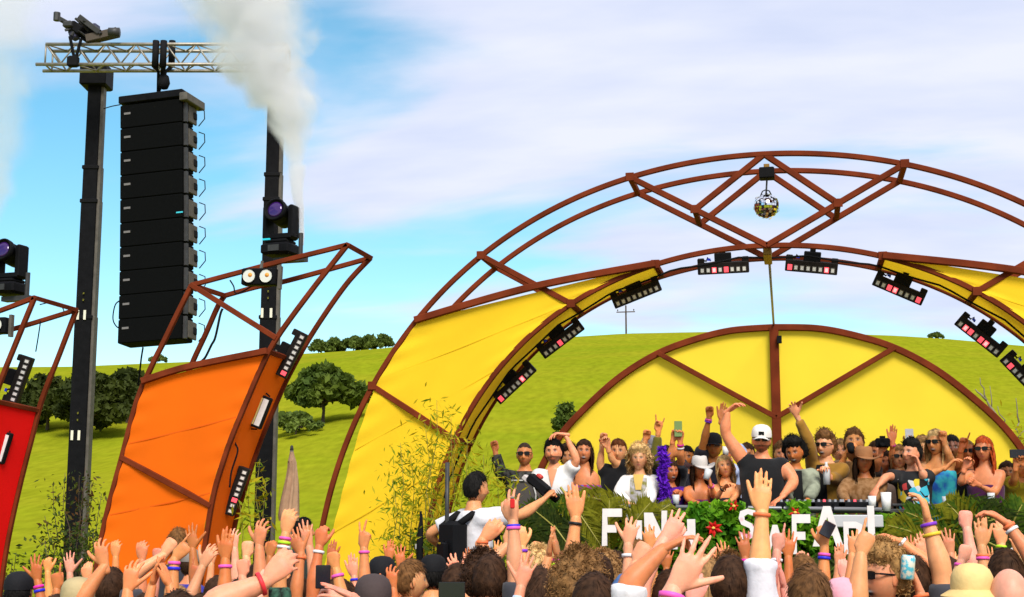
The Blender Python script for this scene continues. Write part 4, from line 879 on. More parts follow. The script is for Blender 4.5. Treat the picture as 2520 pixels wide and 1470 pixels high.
# bare branching tree at the right
rg = np.random.default_rng(9); yb = 17.2; bt = thing('bare_tree', 'bare grey branching tree behind the right edge of the backdrop', 'tree', V3(at(2540, 1300, yb)[0], yb, 0)); PB = mat('pale_bark', (.20, .17, .12), .9, 0, .3, 10)
G().tube(bough(rg, V3(at(2545, 1300, yb)[0], yb, 0), at(2500, 1120, yb), 6, .02), [.07,.06,.05,.045,.04,.035], 7).build('trunk', PB, bt, True)
for a, b_, r in [((2500,1120),(2460,1040),.034),((2460,1040),(2428,985),.026),((2428,985),(2400,958),.016),((2428,985),(2412,930),.010),((2460,1040),(2415,1005),.010),((2475,1070),(2455,1000),.012),((2500,1120),(2508,1040),.016),((2508,1040),(2500,980),.010),((2490,1100),(2520,1060),.014),((2440,1005),(2436,950),.008)]:
    G().tube(bough(rg, at(*a, yb), at(*b_, yb), 5, .05), [r, r*.85, r*.7, r*.55, r*.4], 6).build('branch', PB, bt, True)
C = np.array([at(rg.normal(2490, 22), rg.normal(1110, 40), yb + rg.normal()*.2) for _ in range(260)]); V, F = leaf_quads(C, .035, rg, 0, 2.4); link_mesh('sparse_leaves', np_mesh('sparse_leaves', V, F, BAM, False, BASE[bt.name]), bt)
# closed umbrella
yu = 13.6; ub = at(705, 1500, yu); ut = at(727, 1098, yu); ux = at(716, 1190, yu)[0]
UM = thing('closed_umbrella', 'closed beige umbrella standing between the orange and yellow frames', 'umbrella', V3(ux, yu, 0)); UC = mat('beige_umbrella_cloth', (.42, .27, .17), .85, 0, .15, 12, .3, 25)
zt = at(727, 1112, yu)[2]; zb = at(706, 1282, yu)[2]
n = 28; P = np.zeros((14, n+1, 3))
for i in range(14):
    t = i/13; z = zt + (zb-zt)*t; r0 = (.019 + .074*t**.75)*(1 if t < .95 else .9)
    if t < .16: r0 = max(r0, .032*(t/.16) + .012)
    for j in range(n+1):
        a = 2*math.pi*j/n; r = r0*(1 + .30*math.cos(7*a + 2.2*t)*min(1, t*2.5)); P[i, j] = (ux + r*math.cos(a) + .012*math.sin(t*5), yu + r*math.sin(a), z)
g = G(); g.grid(P); g.build('canopy', UC, UM, True)
G().tube([V3(ux, yu, 0), V3(ux, yu, zt+.02)], .019, 10).build('pole', mat('umbrella_pole', (.18, .16, .14), .5), UM, True)
G().lathe([(.012,0),(.020,.02),(.016,.06),(.0,.075)], 10, Matrix.Translation((ux, yu, zt-.005))).build('finial', DARKG, UM, True)
G().tube([(ux + .036*math.cos(a), yu + .036*math.sin(a), zt-.105) for a in np.linspace(0, 6.28, 16)], .006, 6).build('tie_strap', mat('brown_strap', (.12,.06,.03), .8), UM)
# green bin at the left, black stand by the bamboo
gb = at(172, 1437, 10.6); GB = mat('green_plastic', (.02, .22, .015), .45, 0, .15, 10); T = thing('green_bin', 'bright green plastic bin lid behind the hands at lower left', 'bin', V3(gb[0], gb[1], 0))
G().bbox(V3(gb[0], gb[1], (gb[2]-.05)/2), (.30, .34, gb[2]-.05), .03).build('bin_body', GB, T); G().bbox(V3(gb[0], gb[1], gb[2]-.02), (.36, .40, .05), .02).build('lid', GB, T); G().tube([V3(gb[0]-.15, gb[1]-.21, gb[2]-.09), V3(gb[0]+.15, gb[1]-.21, gb[2]-.09)], .014, 8).build('handle', GB, T)
sb = at(1034, 1395, 11.0); T = thing('slim_stand', 'slim black upright stand left of the cameraman', 'stand', V3(sb[0], sb[1], 0)); z1 = at(1037, 1258, 11.0)[2]
G().tube([V3(sb[0], sb[1], 0), V3(sb[0], sb[1], z1)], [.022, .010], 8).build('pole', BLACK, T, True)
zc = at(1034, 1345, 11)[2]; G().tube([V3(sb[0]-.004, sb[1], zc-.24), V3(sb[0]-.006, sb[1], zc), V3(sb[0], sb[1], zc+.14), V3(sb[0]+.008, sb[1], z1-.03)], [.028, .030, .024, .008], 8, rnd=True).build('bag', BLACKM, T, True)
G().box(V3(sb[0]-.03, sb[1]-.02, zc), (.012, .02, .04)).build('buckle', LENSW, T)
for k in range(3): G().tube([V3(sb[0], sb[1], .35), V3(sb[0]+.3*math.cos(k*2.1), sb[1]+.3*math.sin(k*2.1), 0)], .012, 6).build('leg', BLACK, T)
# ================================================================== people: shape builders
_raw = {}           # key -> (V, F, voxel, smooth iterations)
def remesh_all():
    tmp = bpy.data.collections.new('tmp'); COL.children.link(tmp); obs = {}
    for k, (V, F, vox, it) in _raw.items():
        me = bpy.data.meshes.new('tmp'); me.from_pydata(V.tolist(), [], F); o = bpy.data.objects.new('tmp', me); tmp.objects.link(o)
        r = o.modifiers.new('r', 'REMESH'); r.mode = 'VOXEL'; r.voxel_size = vox
        if it: s = o.modifiers.new('s', 'SMOOTH'); s.factor = .5; s.iterations = it
        obs[k] = o
    dg = bpy.context.evaluated_depsgraph_get(); out = {}
    for k, o in obs.items():
        ev = o.evaluated_get(dg); me = ev.to_mesh(); n = len(me.vertices); co = np.empty(n*3, np.float32); me.vertices.foreach_get('co', co)
        m = len(me.polygons); lt = np.empty(m, np.int32); me.polygons.foreach_get('loop_total', lt); vi = np.empty(len(me.loops), np.int32); me.loops.foreach_get('vertex_index', vi)
        if m and (lt == 4).all(): Q = vi.reshape(-1, 4)
        else:
            Q = []; i = 0
            for l in lt: q = list(vi[i:i+l]); i += l; Q.append((q + [q[-1]])[:4] if l == 3 else q[:4])
            Q = np.array(Q, np.int32)
        out[k] = (co.reshape(-1, 3).astype(float), Q); ev.to_mesh_clear()
    for o in list(obs.values()):
        me = o.data; bpy.data.objects.remove(o); bpy.data.meshes.remove(me)
    bpy.data.collections.remove(tmp); return out
# ---- hands: local axes (thumb side t, palm normal n, finger direction f), wrist at the origin
POSES = {  # (index, middle, ring, pinky) curls as 3 joint angles, splays, thumb (out, fold)
 'open': ([(8,8,5),(5,8,5),(8,10,6),(12,12,8)], (11,2,-6,-17), (48, 5)),
 'claw': ([(22,30,18),(20,32,20),(24,34,20),(28,36,20)], (14,3,-7,-18), (50, 22)),
 'flat': ([(6,5,3),(5,5,3),(6,6,4),(8,8,5)], (3,1,-1,-4), (24, 8)),
 'fist': ([(82,98,55),(84,100,55),(86,100,55),(88,98,50)], (2,0,-1,-3), (10, 62)),
 'point': ([(4,6,4),(82,98,55),(84,100,55),(86,98,50)], (4,0,-1,-3), (12, 58)),
 'peace': ([(4,6,4),(4,6,4),(84,100,55),(86,98,50)], (12,-9,-1,-3), (8, 62)),
 'horns': ([(4,6,4),(84,98,55),(84,100,55),(6,8,4)], (10,0,-1,-16), (10, 58)),
 'limp': ([(30,25,15),(34,28,15),(36,30,15),(38,30,18)], (5,1,-2,-6), (22, 20)),
 'grip': ([(48,55,30),(50,58,30),(52,58,30),(54,58,30)], (3,0,-2,-5), (42, 48)),
 'pinch': ([(52,50,25),(22,25,15),(16,20,12),(14,18,12)], (4,2,-6,-14), (34, 52)),
}
def rotv(v, ax, a): return np.array(Matrix.Rotation(a, 3, Vector(ax)) @ Vector(v))
def hand_geo(pose):
    g = G(); cur, spl, th = POSES[pose]; T, Nn, Fd = V3(1,0,0), V3(0,1,0), V3(0,0,1)
    g.tube([V3(0,0,-.03), V3(0,0,0), V3(.002,0,.025), V3(.003,.001,.055), V3(.002,.001,.085), V3(.001,.002,.098)], [(.026,.020),(.026,.019),(.031,.018),(.039,.017),(.041,.0145),(.037,.011)], 14, ref=T, rnd=True)
    base = [V3(.029,0,.091), V3(.010,0,.097), V3(-.010,0,.093), V3(-.028,0,.083)]; Ls = [.076,.085,.079,.062]; rs = [.0088,.0092,.0086,.0075]
    for i in range(4):
        d = rotv(Fd, (0,1,0), R_(spl[i])); ax = unit(np.cross(d, Nn)); p = base[i] - d*.016; P = [p, base[i]]; a = 0; q = base[i]
        for k, fr in enumerate((.44, .31, .25)):
            a += R_(cur[i][k]); dd = rotv(d, ax, a); P.append(q + dd*Ls[i]*fr*.5); q = q + dd*Ls[i]*fr; P.append(q)
        r = rs[i]*.95; g.tube(P, [r*1.05, r*1.12, r*.93, r*1.04, r*.88, r*.96, r*.84, r*.70], 9, rnd=True, ref=Nn)
    out, fold = th; d = unit(T*math.sin(R_(out)) + Fd*math.cos(R_(out))); p0 = V3(.014, .004, .018); P = [p0, V3(.030, .006, .034)]; q = P[-1]; a = 0
    ax = unit(np.cross(d, unit(Nn - T*.7)))
    for k, fr in enumerate((.040, .034, .026)):
        a += R_(fold)*(.25, .6, .75)[k]; dd = rotv(d, ax, a); q = q + dd*fr; P.append(q)
    g.tube(P, [.017, .0155, .0125, .0105, .0085], 9, rnd=True, ref=Nn)
    return g.arrays()
for k in POSES: V, F = hand_geo(k); _raw[('hand', k)] = (V, F, .0050, 2)
HANDS = remesh_all(); _raw.clear()
HCOL = {}
for k, (V, Q) in HANDS.items():     # knuckles and fingertips redder, palm paler
    w = np.exp(-((V[:, 2]-.094)/.012)**2)*.6*(V[:, 1] < .002) + np.clip((V[:, 2]-.135)/.04, 0, 1)*.7; pal = np.clip(V[:, 1]/.012, 0, 1)*.6
    c = np.ones((len(V), 3)); c = c*(1-w[:, None]) + w[:, None]*np.array([1.02, .74, .76]); c = c*(1-pal[:, None]) + pal[:, None]*np.array([1.08, .98, 1.0]); HCOL[k] = c
# ---- head: local axes x right, y face, z up, centre of the skull at the origin; life size 0.235 high
def gs(x, m, s): return np.exp(-((x-m)/s)**2)
def head_surf(D):
    x, y, z = D[:, 0], D[:, 1], D[:, 2]; X, Y, Z = x*.0785, y*.097, z*.118
    t = np.clip(-z, 0, 1); X = X*(1-.26*t**1.6); Y = np.where(y > 0, Y*(1-.06*t), Y*(1-.42*t**1.4)); Y = np.where(y > .2, Y*.965, Y)
    f = np.clip(y, 0, 1)**1.5
    Y = Y + f*(.0235*gs(X, 0, .0105)*gs(Z, -.026, .017) + .010*gs(X, 0, .010)*gs(Z, .002, .022) + .006*gs(X, 0, .017)*gs(Z, -.034, .009))
    Y = Y - f*.0100*gs(np.abs(X), .031, .014)*gs(Z, .010, .012) + f*.0050*gs(Z, .030, .010)*gs(np.abs(X), .026, .024)
    Y = Y + f*.0058*gs(X, 0, .021)*gs(Z, -.062, .009) - f*.003*gs(X, 0, .02)*gs(Z, -.0625, .0025) + f*.008*gs(X, 0, .022)*gs(Z, -.100, .014) + f*.0035*gs(np.abs(X), .045, .016)*gs(Z, -.020, .018)
    return np.stack([X, Y, Z], 1)
def sph(nu, nv):
    D = []; 
    for i in range(nv+1):
        ph = math.pi*i/nv
        for j in range(nu): a = 2*math.pi*j/nu; D.append((math.sin(ph)*math.sin(a), math.sin(ph)*math.cos(a), math.cos(ph)))
    Q = [(i*nu+j, i*nu+(j+1) % nu, (i+1)*nu+(j+1) % nu, (i+1)*nu+j) for i in range(nv) for j in range(nu)]
    return np.array(D), np.array([q[::-1] for q in Q])
SPH_HI = sph(50, 42); SPH_LO = sph(40, 30)
def head_geo(hi, skin, hairc, beard=0, mouth=0, female=False):
    D, Q = SPH_HI if hi else SPH_LO; P = head_surf(D); X, Y, Z = P.T; fr = (Y > .02)
    C = np.tile(np.array(skin), (len(P), 1)); skin = np.array(skin)
    def blend(w, c): nonlocal C; w = np.clip(w, 0, 1)[:, None]; C = C*(1-w) + np.array(c)*w
    blend(fr*.35*gs(np.abs(X), .040, .018)*gs(Z, -.022, .02), skin*np.array([1.05, .72, .68]))
    blend(fr*.35*gs(X, 0, .014)*gs(Z, -.030, .014), skin*np.array([1.0, .75, .7]))
    if beard: 
        w = (Y > -.005)*((Z < -.036)*1.0*np.clip((np.abs(X)-.0)*60+.0, 0, 1) + (Z < -.052)*1.0 + gs(Z, -.047, .006)*gs(X, 0, .03)); w = w*(1 - .9*gs(X, 0, .017)*gs(Z, -.063, .008)); blend(np.clip(w, 0, 1)*beard, hairc)
    blend(fr*.95*gs(X, 0, .023)*gs(Z, -.0625, .0085), skin*np.array([.82, .42, .42]) if not female else np.array([.45, .09, .09]))
    if mouth: blend(fr*1.6*gs(X, 0, .021)*gs(Z, -.067, .012), (.03, .008, .008)); blend(fr*1.2*gs(X, 0, .017)*gs(Z, -.058, .0045), (.75, .70, .65))
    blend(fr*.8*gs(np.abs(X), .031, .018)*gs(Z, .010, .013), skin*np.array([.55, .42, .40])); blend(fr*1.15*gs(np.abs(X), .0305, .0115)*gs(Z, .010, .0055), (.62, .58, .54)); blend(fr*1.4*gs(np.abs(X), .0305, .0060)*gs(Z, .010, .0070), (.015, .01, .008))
    blend(fr*.6*gs(np.abs(X), .031, .015)*gs(Z, .0165, .003), (.03, .015, .01))
    blend(fr*1.2*gs(np.abs(X), .031, .0175)*gs(Z, .029, .0060), np.array(hairc)*.6)
    blend((Y > 0)*.35*gs(Z, -.085, .03)*(np.abs(X) > .02), skin*np.array([.75, .65, .6]))
    g = G(); V = [P]; QQ = [Q]; n = len(P); CC = [C]
    De, Qe = sph(12, 8)
    for s in (-1, 1):
        E = De*np.array([.010, .020, .033]); E[:, 0] *= s; E = E + np.array([s*.0745, -.006, -.006]); E[:, 1] += -.010*(E[:, 2] > .01)*.5
        q = Qe if s > 0 else Qe[:, ::-1]; V.append(E); QQ.append(q + n); n += len(E); CC.append(np.tile(skin*np.array([1, .85, .8]), (len(E), 1)))
    return np.concatenate(V), np.concatenate(QQ), np.concatenate(CC)
# ---- hair
def lumps(P, seed, f):
    r = np.random.default_rng(seed); o = np.zeros(len(P))
    for k in range(6): w = r.normal(size=3)*f*(1+k*.5); o += np.sin(P @ w + r.random()*6.28)/(1+.45*k)
    return o/2.6
def hair_mask(P, low=0.0):
    X, Y, Z = P.T; a = np.clip(Y/.09, -1, 1)
    line = np.where(a > .15, .068 - .012*np.abs(X)/.07 + .004*np.sin(X*160), 0) - low
    line = np.where(a > .15, line, np.where(a > -.28, .058 - (.15-a)/.43*.088 - low, -.068 - low))
    return np.clip((Z-line)/.018, 0, 1)
def hair_geo(style, seed, dens=1.0, length=.30, hat=False):
    r = np.random.default_rng(seed); D, Q = SPH_LO; P = head_surf(D); m = hair_mask(P)
    th = {'buzz': .005, 'short': .017, 'messy': .026, 'curly': .036, 'afro': .050, 'bigcurl': .052, 'long': .020, 'longcurl': .058, 'quiff': .022}[style]
    if hat: th *= .45
    up = {'quiff': .025, 'messy': .010, 'curly': .010}.get(style, .004); f = {'curly': 75, 'afro': 80, 'bigcurl': 70, 'longcurl': 60}.get(style, 45)
    Nn = D/np.linalg.norm(D, axis=1)[:, None]; off = m*(th*(1 + .30*lumps(P, seed, f)) + up*np.clip(D[:, 2], 0, 1)**2*(1+.6*np.clip(D[:, 1], -1, 1)))
    if style in ('afro', 'bigcurl', 'longcurl', 'curly'): off = off*(1 - .30*np.clip(D[:, 1], 0, 1)*(P[:, 2] < .07))
    off = off*(1 - .55*np.clip(D[:, 1]*1.6 - .5, 0, 1)*(style in ('short', 'messy', 'long', 'buzz'))*np.clip((.10-P[:, 2])/.04, 0, 1)); S = P + Nn*(off - .002)[:, None]; keep = (m[Q] > 0).any(1); g = [S]; QQ = [Q[keep]]; n = len(S)
    ids = np.where(m > .15)[0]; ns = int({'buzz': 0, 'short': 560, 'messy': 660, 'curly': 560, 'afro': 700, 'bigcurl': 800, 'long': 520, 'longcurl': 560, 'quiff': 600}[style]*dens)
    curly = style in ('curly', 'afro', 'bigcurl', 'longcurl')
    if hat: ids = ids[P[ids, 2] < .026]
    if ns and len(ids):
        pick = r.choice(ids, ns); Np = Nn[pick]; p = P[pick] + Np*(off[pick]*(.35 if curly else .80))[:, None] + r.normal(size=(ns, 3))*.004
        if curly:
            d = Np*.9 + np.array([0, -.1, -.25]) + r.normal(size=(ns, 3))*.55; k = 8; sl = off[pick]*.75 + .010 + .012*r.random(ns); w = .0036
        else:
            vec = p - np.array([.01, -.05, .115]); tg = vec - Np*(vec*Np).sum(1)[:, None]; tg /= np.maximum(np.linalg.norm(tg, axis=1), 1e-4)[:, None]
            if style == 'quiff': tg = tg*.3 + np.array([.1, .5, .5])*np.clip(D[pick, 2:3]*1.5, 0, 1) + np.array([0, -.3, -.4])*np.clip(.6-D[pick, 2:3], 0, 1)
            d = tg + Np*(.12 if style in ('short', 'long') else .28) + r.normal(size=(ns, 3))*(.10 if style in ('short', 'long') else .26); k = 4; sl = (.034 if style != 'buzz' else .008)*(.7 + .7*r.random(ns)); w = .0026
        d /= np.linalg.norm(d, axis=1)[:, None]; side = np.cross(d, r.normal(size=(ns, 3))) if curly else np.cross(d, Np); side /= np.maximum(np.linalg.norm(side, axis=1), 1e-4)[:, None]; nb = np.cross(side, d); pts = []; sid = []
        rad = (.005 + .006*r.random(ns))[:, None]; ph = (r.random(ns)*6.28)[:, None]; turn = 7.5
        for j in range(k+1):
            t = j/k
            if curly:
                q = p + d*(sl*t)[:, None] + (side*np.cos(ph+t*turn) + nb*np.sin(ph+t*turn))*rad*min(1, t*2+.2); sid.append(d*.8 + (side*np.cos(ph+t*turn) + nb*np.sin(ph+t*turn))*.4)
            else: q = p + d*(sl*t)[:, None] - Np*((sl*t)**2/(2*.085))[:, None]; sid.append(side)
            pts.append(q)
        for j in range(k):
            w0 = w*(1-(.3 if curly else .75)*(j/k)); w1 = w*(1-(.3 if curly else .75)*((j+1)/k)); V = np.stack([pts[j]-sid[j]*w0, pts[j]+sid[j]*w0, pts[j+1]+sid[j+1]*w1, pts[j+1]-sid[j+1]*w1], 1).reshape(-1, 3)
            g.append(V); QQ.append(np.arange(4*ns).reshape(-1, 4) + n); n += 4*ns
    if style in ('long', 'longcurl'):     # locks falling past the shoulders, left and right and behind
        nl = int(150*dens) if style == 'long' else int(230*dens); an = r.uniform(R_(62), R_(298), nl)   # angle from the face
        z0 = r.uniform(-.02, .07, nl); rad = .082 + .02*r.random(nl) + (.03 if style == 'longcurl' else 0)
        a0 = np.stack([np.sin(an)*rad*.95, np.cos(an)*rad*1.1, z0], 1); L_ = length*(.75 + .35*r.random(nl)); k = 6; prev = None; wv = r.random(nl)*6.28
        tang = np.stack([np.cos(an), -np.sin(an), np.zeros(nl)], 1); outv = np.stack([np.sin(an), np.cos(an), np.zeros(nl)], 1); wl = .013 if style == 'long' else .010
        amp = .006 if style == 'long' else .018; fq = 5 if style == 'long' else 13; rows = []
        for j in range(k+1):
            t = j/k; q = a0 + np.stack([np.zeros(nl), np.zeros(nl), -L_*t], 1) + outv*(np.sin(wv + t*fq)*amp + .018*math.sin(math.pi*min(t*1.4, 1)))[:, None] + tang*(np.cos(wv*1.7 + t*fq)*amp)[:, None] + np.stack([np.zeros(nl), -.02*t*np.ones(nl), np.zeros(nl)], 1)
            w_ = wl*(1 - .7*t**2); rows.append((q-tang*w_, q+tang*w_))
        for j in range(k):
            (a, b), (c, d_) = rows[j], rows[j+1]; V = np.stack([a, b, d_, c], 1).reshape(-1, 3); g.append(V); QQ.append(np.arange(4*nl).reshape(-1, 4)+n); n += 4*nl
    return np.concatenate(g), np.concatenate(QQ)
# ---- hats and glasses (head local)
def cap_geo(backward=False, bucket=False):
    g = G(); prof = [(.103,.028),(.104,.05),(.100,.085),(.085,.115),(.055,.135),(.015,.142),(0,.142)]; P = []; n = 24
    for r, z in prof:
        for j in range(n): a = 2*math.pi*j/n; P.append((r*.86*math.sin(a), r*1.04*math.cos(a), z))
    F = [(k*n+i, k*n+n+i, k*n+n+(i+1) % n, k*n+(i+1) % n) for k in range(len(prof)-1) for i in range(n)]; g.add(P, F)
    s = -1 if backward else 1; A = []
    if bucket: A = [[((.088+.05*t)*math.sin(a)*.95, (.107+.05*t)*math.cos(a), .036-.030*t) for a in np.linspace(0, 6.2832, 25)] for t in (0, .5, 1)]
    else: A = [[((.086+.0*t)*math.sin(a)*(1-.12*t), s*((.104+.075*t*math.cos(a*.9))*math.cos(a*(1-.1*t))), .034-.012*t-.02*abs(math.sin(a))**2) for a in np.linspace(-1.15, 1.15, 13)] for t in (0, .35, .7, 1)]
    g.grid(A); g.grid(np.array(A)-np.array([0,0,.004]), True); return g
def cowboy_geo():
    g = G(); n = 28; prof = [(.100,.030),(.104,.06),(.100,.10),(.088,.135),(.060,.142),(.03,.128),(0,.122)]; P = []
    for r, z in prof:
        for j in range(n): a = 2*math.pi*j/n; P.append((r*.84*math.sin(a), r*1.06*math.cos(a), z + (.012*abs(math.sin(a)) if z > .12 else 0)))
    g.add(P, [(k*n+i, k*n+n+i, k*n+n+(i+1) % n, k*n+(i+1) % n) for k in range(len(prof)-1) for i in range(n)])
    A = [[((.086+.085*t)*math.sin(a), (.108+.075*t)*math.cos(a), .036 - .012*t + .055*(t**1.5)*abs(math.sin(a))**2.2 - .022*t*abs(math.cos(a))**2) for a in np.linspace(0, 6.2832, 33)] for t in (0, .35, .7, 1)]
    g.grid(A); g.grid(np.array(A)-np.array([0,0,.006]), True); return g
def glasses_geo():
    g = G()
    for s in (-1, 1):
        A = []
        for i in range(5):
            u = -1 + 2*i/4; x = s*.0325 + .0265*u; yb = .1015 - 1.9*x*x
            A.append([(x, yb, .012 + .019*v*(1-.18*u*u)) for v in (-1, -.4, .4, 1)])
        g.grid(A); g.grid(np.array(A)-np.array([0,.004,0]), True); g.beam((s*.058, .094, .020), (s*.078, .075, .020), .006, .010); g.beam((s*.0785, .078, .020), (s*.080, -.012, .012), .004, .008)
    g.beam((-.010, .1035, .018), (.010, .1035, .018), .005, .006); return g
CAPG = cap_geo(); CAPB = cap_geo(True); BUCK = cap_geo(bucket=True); COWB = cowboy_geo(); GLAS = glasses_geo()
SHADES = mat('dark_sunglasses', (.006, .006, .007), .25, spec=.25)
SKINM = mat('skin', (.5, .3, .2), .48, attr='Col', spec=.32, var=.10, vscale=26, sss=.25, bump=.04, bscale=160)
# ---- body
def loft(g, rings, n=20):     # rings: (centre, right axis * rx, forward axis * ry)
    P = []; K = len(rings)
    for c, a, b in rings:
        for j in range(n): t = 2*math.pi*j/n; P.append(c + a*math.cos(t) + b*math.sin(t))
    F = [(k*n+i, k*n+(i+1) % n, k*n+n+(i+1) % n, k*n+n+i) for k in range(K-1) for i in range(n)] + [tuple(range(n-1, -1, -1)), tuple(range((K-1)*n, K*n))]
    g.add(P, F)
def bez_arm(S, E, Wp, k=14):
    # shoulder, elbow, wrist with a softly rounded elbow
    P = []
    for t in np.linspace(0, 1, k//2, endpoint=False): P.append(S*(1-t) + E*t)
    for t in np.linspace(0, 1, k//2+1): P.append(E*(1-t) + Wp*t)
    P = np.array(P); Q = P.copy()
    for _ in range(2): Q[1:-1] = .25*Q[:-2] + .5*Q[1:-1] + .25*Q[2:]
    return Q
PEOPLE = []
WB = {'pink': (.85, .10, .45), 'orange': (.85, .18, .06), 'blue': (.02, .02, .55), 'lime': (.45, .80, .02), 'white': (.75, .72, .72), 'black': (.01, .01, .01), 'purple': (.20, .03, .50), 'yellow': (.75, .50, .03), 'teal': (.05, .45, .40), 'magenta': (.75, .02, .35), 'red': (.7, .03, .04)}
def person(label, base, h, face, head_c, arms, skin, hair=None, hairc=(.03,.015,.008), shirt=None, sleeve='tee', tilt=(0,0,0), hat=None, hatc=(.7,.68,.65), glasses=False, beard=0, mouth=0, female=False, hi=True, group='party guests on the stage', pants=(.02,.025,.04), shirtmat=None, dens=1.0, hairlen=.30, build=1.0, name='person', extra=None, hairseed=0, print_=None):
    PEOPLE.append(dict(label=label, base=np.asarray(base, float), h=h, face=face, head=np.asarray(head_c, float), arms=arms, skin=np.clip(np.array(skin)*np.array([1, 1, 1])*(1 + .13*math.sin(len(PEOPLE)*2.7))*np.array([1, 1+.08*math.sin(len(PEOPLE)*5.1), 1+.15*math.sin(len(PEOPLE)*3.3)]), 0, .95), hair=hair, hairc=hairc, shirt=shirt, sleeve=sleeve, tilt=tilt, hat=hat, hatc=hatc, glasses=glasses, beard=beard, mouth=mouth, female=female, hi=hi, group=group, pants=pants, shirtmat=shirtmat, dens=dens, hairlen=hairlen, build=build, extra=extra, hairseed=hairseed))
def make_people():
    prep = []
    for i, p in enumerate(PEOPLE):
        s = p['h']/1.75; a = p['face']; Fv = V3(math.sin(a), math.cos(a), 0); Rv = V3(math.cos(a), -math.sin(a), 0); B = p['base']; hc = p['head']; b = p['build']; fm = .90 if p['female'] else 1.0
        pel = V3(B[0], B[1], B[2] + .53*p['h']); nk = hc - V3(0, 0, .098*s) - Fv*.015*s     # base of skull
        nb_ = V3(nk[0]*.8 + pel[0]*.2, nk[1]*.8 + pel[1]*.2, nk[2] - .052*s) - Fv*.01      # base of neck
        sh = nb_ - V3(0, 0, .055*s)
        def ax(t): return pel*(1-t) + sh*t
        W_ = s*b*fm; rings = [(pel - V3(0,0,.10*s), .150, .105), (pel, .165, .118), (ax(.28), .150*(.92 if p['female'] else 1), .102), (ax(.55), .158, .112), (ax(.80), .170, .116), (ax(.95), .165, .100), (sh + V3(0,0,.022*s), .125, .080), (nb_ + V3(0,0,.0), .070, .066)]
        body = G(); loft(body, [(c, Rv*rx*W_, Fv*ry*W_) for c, rx, ry in rings] + [(nb_ + V3(0,0,.03*s), Rv*.056*s*fm, Fv*.060*s*fm), (nk + V3(0,0,.02*s), Rv*.054*s*fm, Fv*.058*s*fm)])
        cloth = G() if p['shirt'] is not None or p['shirtmat'] is not None else None
        sl = p['sleeve']; infl = .016 if sl != 'jacket' else .030
        if cloth is not None:
            rr = rings
            if sl == 'strapless': rr = rings[:5]
            if sl == 'top': rr = rings[:6]
            e = infl; rg_ = [(c, Rv*(rx*W_+e), Fv*(ry*W_+e)) for c, rx, ry in rr]
            if sl not in ('strapless',): rg_[-1] = (rg_[-1][0] - V3(0,0,.005), Rv*(rr[-1][1]*W_+e*.9), Fv*(rr[-1][2]*W_+e*.9))
            loft(cloth, rg_)
        hands = []; bands = []; arms_ = []
        for ar in p['arms']:
            sd = 1 if ar['side'] == 'R' else -1; S = sh + Rv*sd*.155*W_ - V3(0,0,.01*s); E, Wp, tip = ar['e'], ar['w'], ar['t']
            if (E-S)[2] > .05: S = S + V3(0,0,.035*s) - Rv*sd*.015*s
            k = ar.get('fat', 1.0)*s*(.86 if p['female'] else 1.0)*b**.5; P = bez_arm(S, E, Wp); n = len(P)
            prof = np.interp(np.linspace(0, 1, n), [0, .12, .28, .46, .54, .64, .85, 1], [.050, .056, .050, .040, .040, .043, .030, .0255])*k
            prof[-1] = .0258*s*ar.get('hs', 1.0)*(.92 if p['female'] else 1); 
            if p['hi']: body.tube(P, list(prof), 12, rnd=True)
            else:     # the raised arm keeps its own fine rings, rooted deep in the shoulder
                gA = G(); P2 = resample(np.concatenate([[S - Rv*sd*.03*s], P]), 22); pr2 = np.interp(np.linspace(0, 1, 22), np.linspace(0, 1, n), prof); gA.tube(P2, list(pr2), 14, rnd=True); av, af = gA.arrays(); arms_.append((av, np.array([q for q in af if len(q) == 4])))
            body.tube([S - Rv*sd*.07*s, S], [.05*s, .055*k], 12, rnd=True)
            if cloth is not None and sl not in ('tank', 'top', 'strapless'):
                fr = {'tee': .40, 'long': .97, 'jacket': .95, 'rolled': .62, 'elbow': .5}[sl]; fr = ar.get('cuff', fr); m = max(3, int(n*fr)); e = {'tee': .020, 'long': .014, 'jacket': .020, 'rolled': .018, 'elbow': .02}[sl]
                Pr = P[:m]; rr = [x + e*(.8 + .5*q/(m-1)) for q, x in enumerate(prof[:m])]; cloth.tube(Pr, rr, 12); cloth.tube([S - Rv*sd*.08*s, S], [.055*s+.01, .058*k+e], 12, rnd=True)
                if sl == 'rolled': d_ = unit(P[m-1]-P[m-2]); cloth.tube([P[m-1]-d_*.035, P[m-1]+d_*.012], [rr[-1]+.010, rr[-1]+.011], 12)
            if cloth is not None and sl == 'tank': cloth.tube([S - Rv*sd*.09*s, S - Rv*sd*.005*s], [.062*s, .066*k], 12, rnd=True)
            f = unit(tip - Wp); pn = np.asarray(ar.get('palm', Fv), float); pn = pn - f*np.dot(pn, f); pn = unit(pn) if np.linalg.norm(pn) > .05 else unit(np.cross(f, Rv))
            t_ = np.cross(f, pn) if sd > 0 else np.cross(pn, f)
            V, Q = HANDS[('hand', ar['pose'])]; sc = s*ar.get('hs', 1.0)*(.92 if p['female'] else 1); W2 = V[:, 0:1]*t_*sc + V[:, 1:2]*pn*sc + V[:, 2:3]*f*sc + Wp; hands.append((W2, Q if sd < 0 else Q[:, ::-1], HCOL[('hand', ar['pose'])]))
            dv = unit(Wp - P[-4])
            for (cn, u) in ar.get('bands', []):
                c = Wp - dv*u; rad = .0295*sc*ar.get('fat', 1.0)*(1 + u*2.6); bands.append((cn, c, dv, rad))
        _raw[(i, 'b')] = (*body.arrays(), .0195 if p['hi'] else .032, 4 if p['hi'] else 2)
        if cloth is not None: _raw[(i, 'c')] = (*cloth.arrays(), .021 if p['hi'] else (.026 if p['dens'] > .2 else .032), 3)
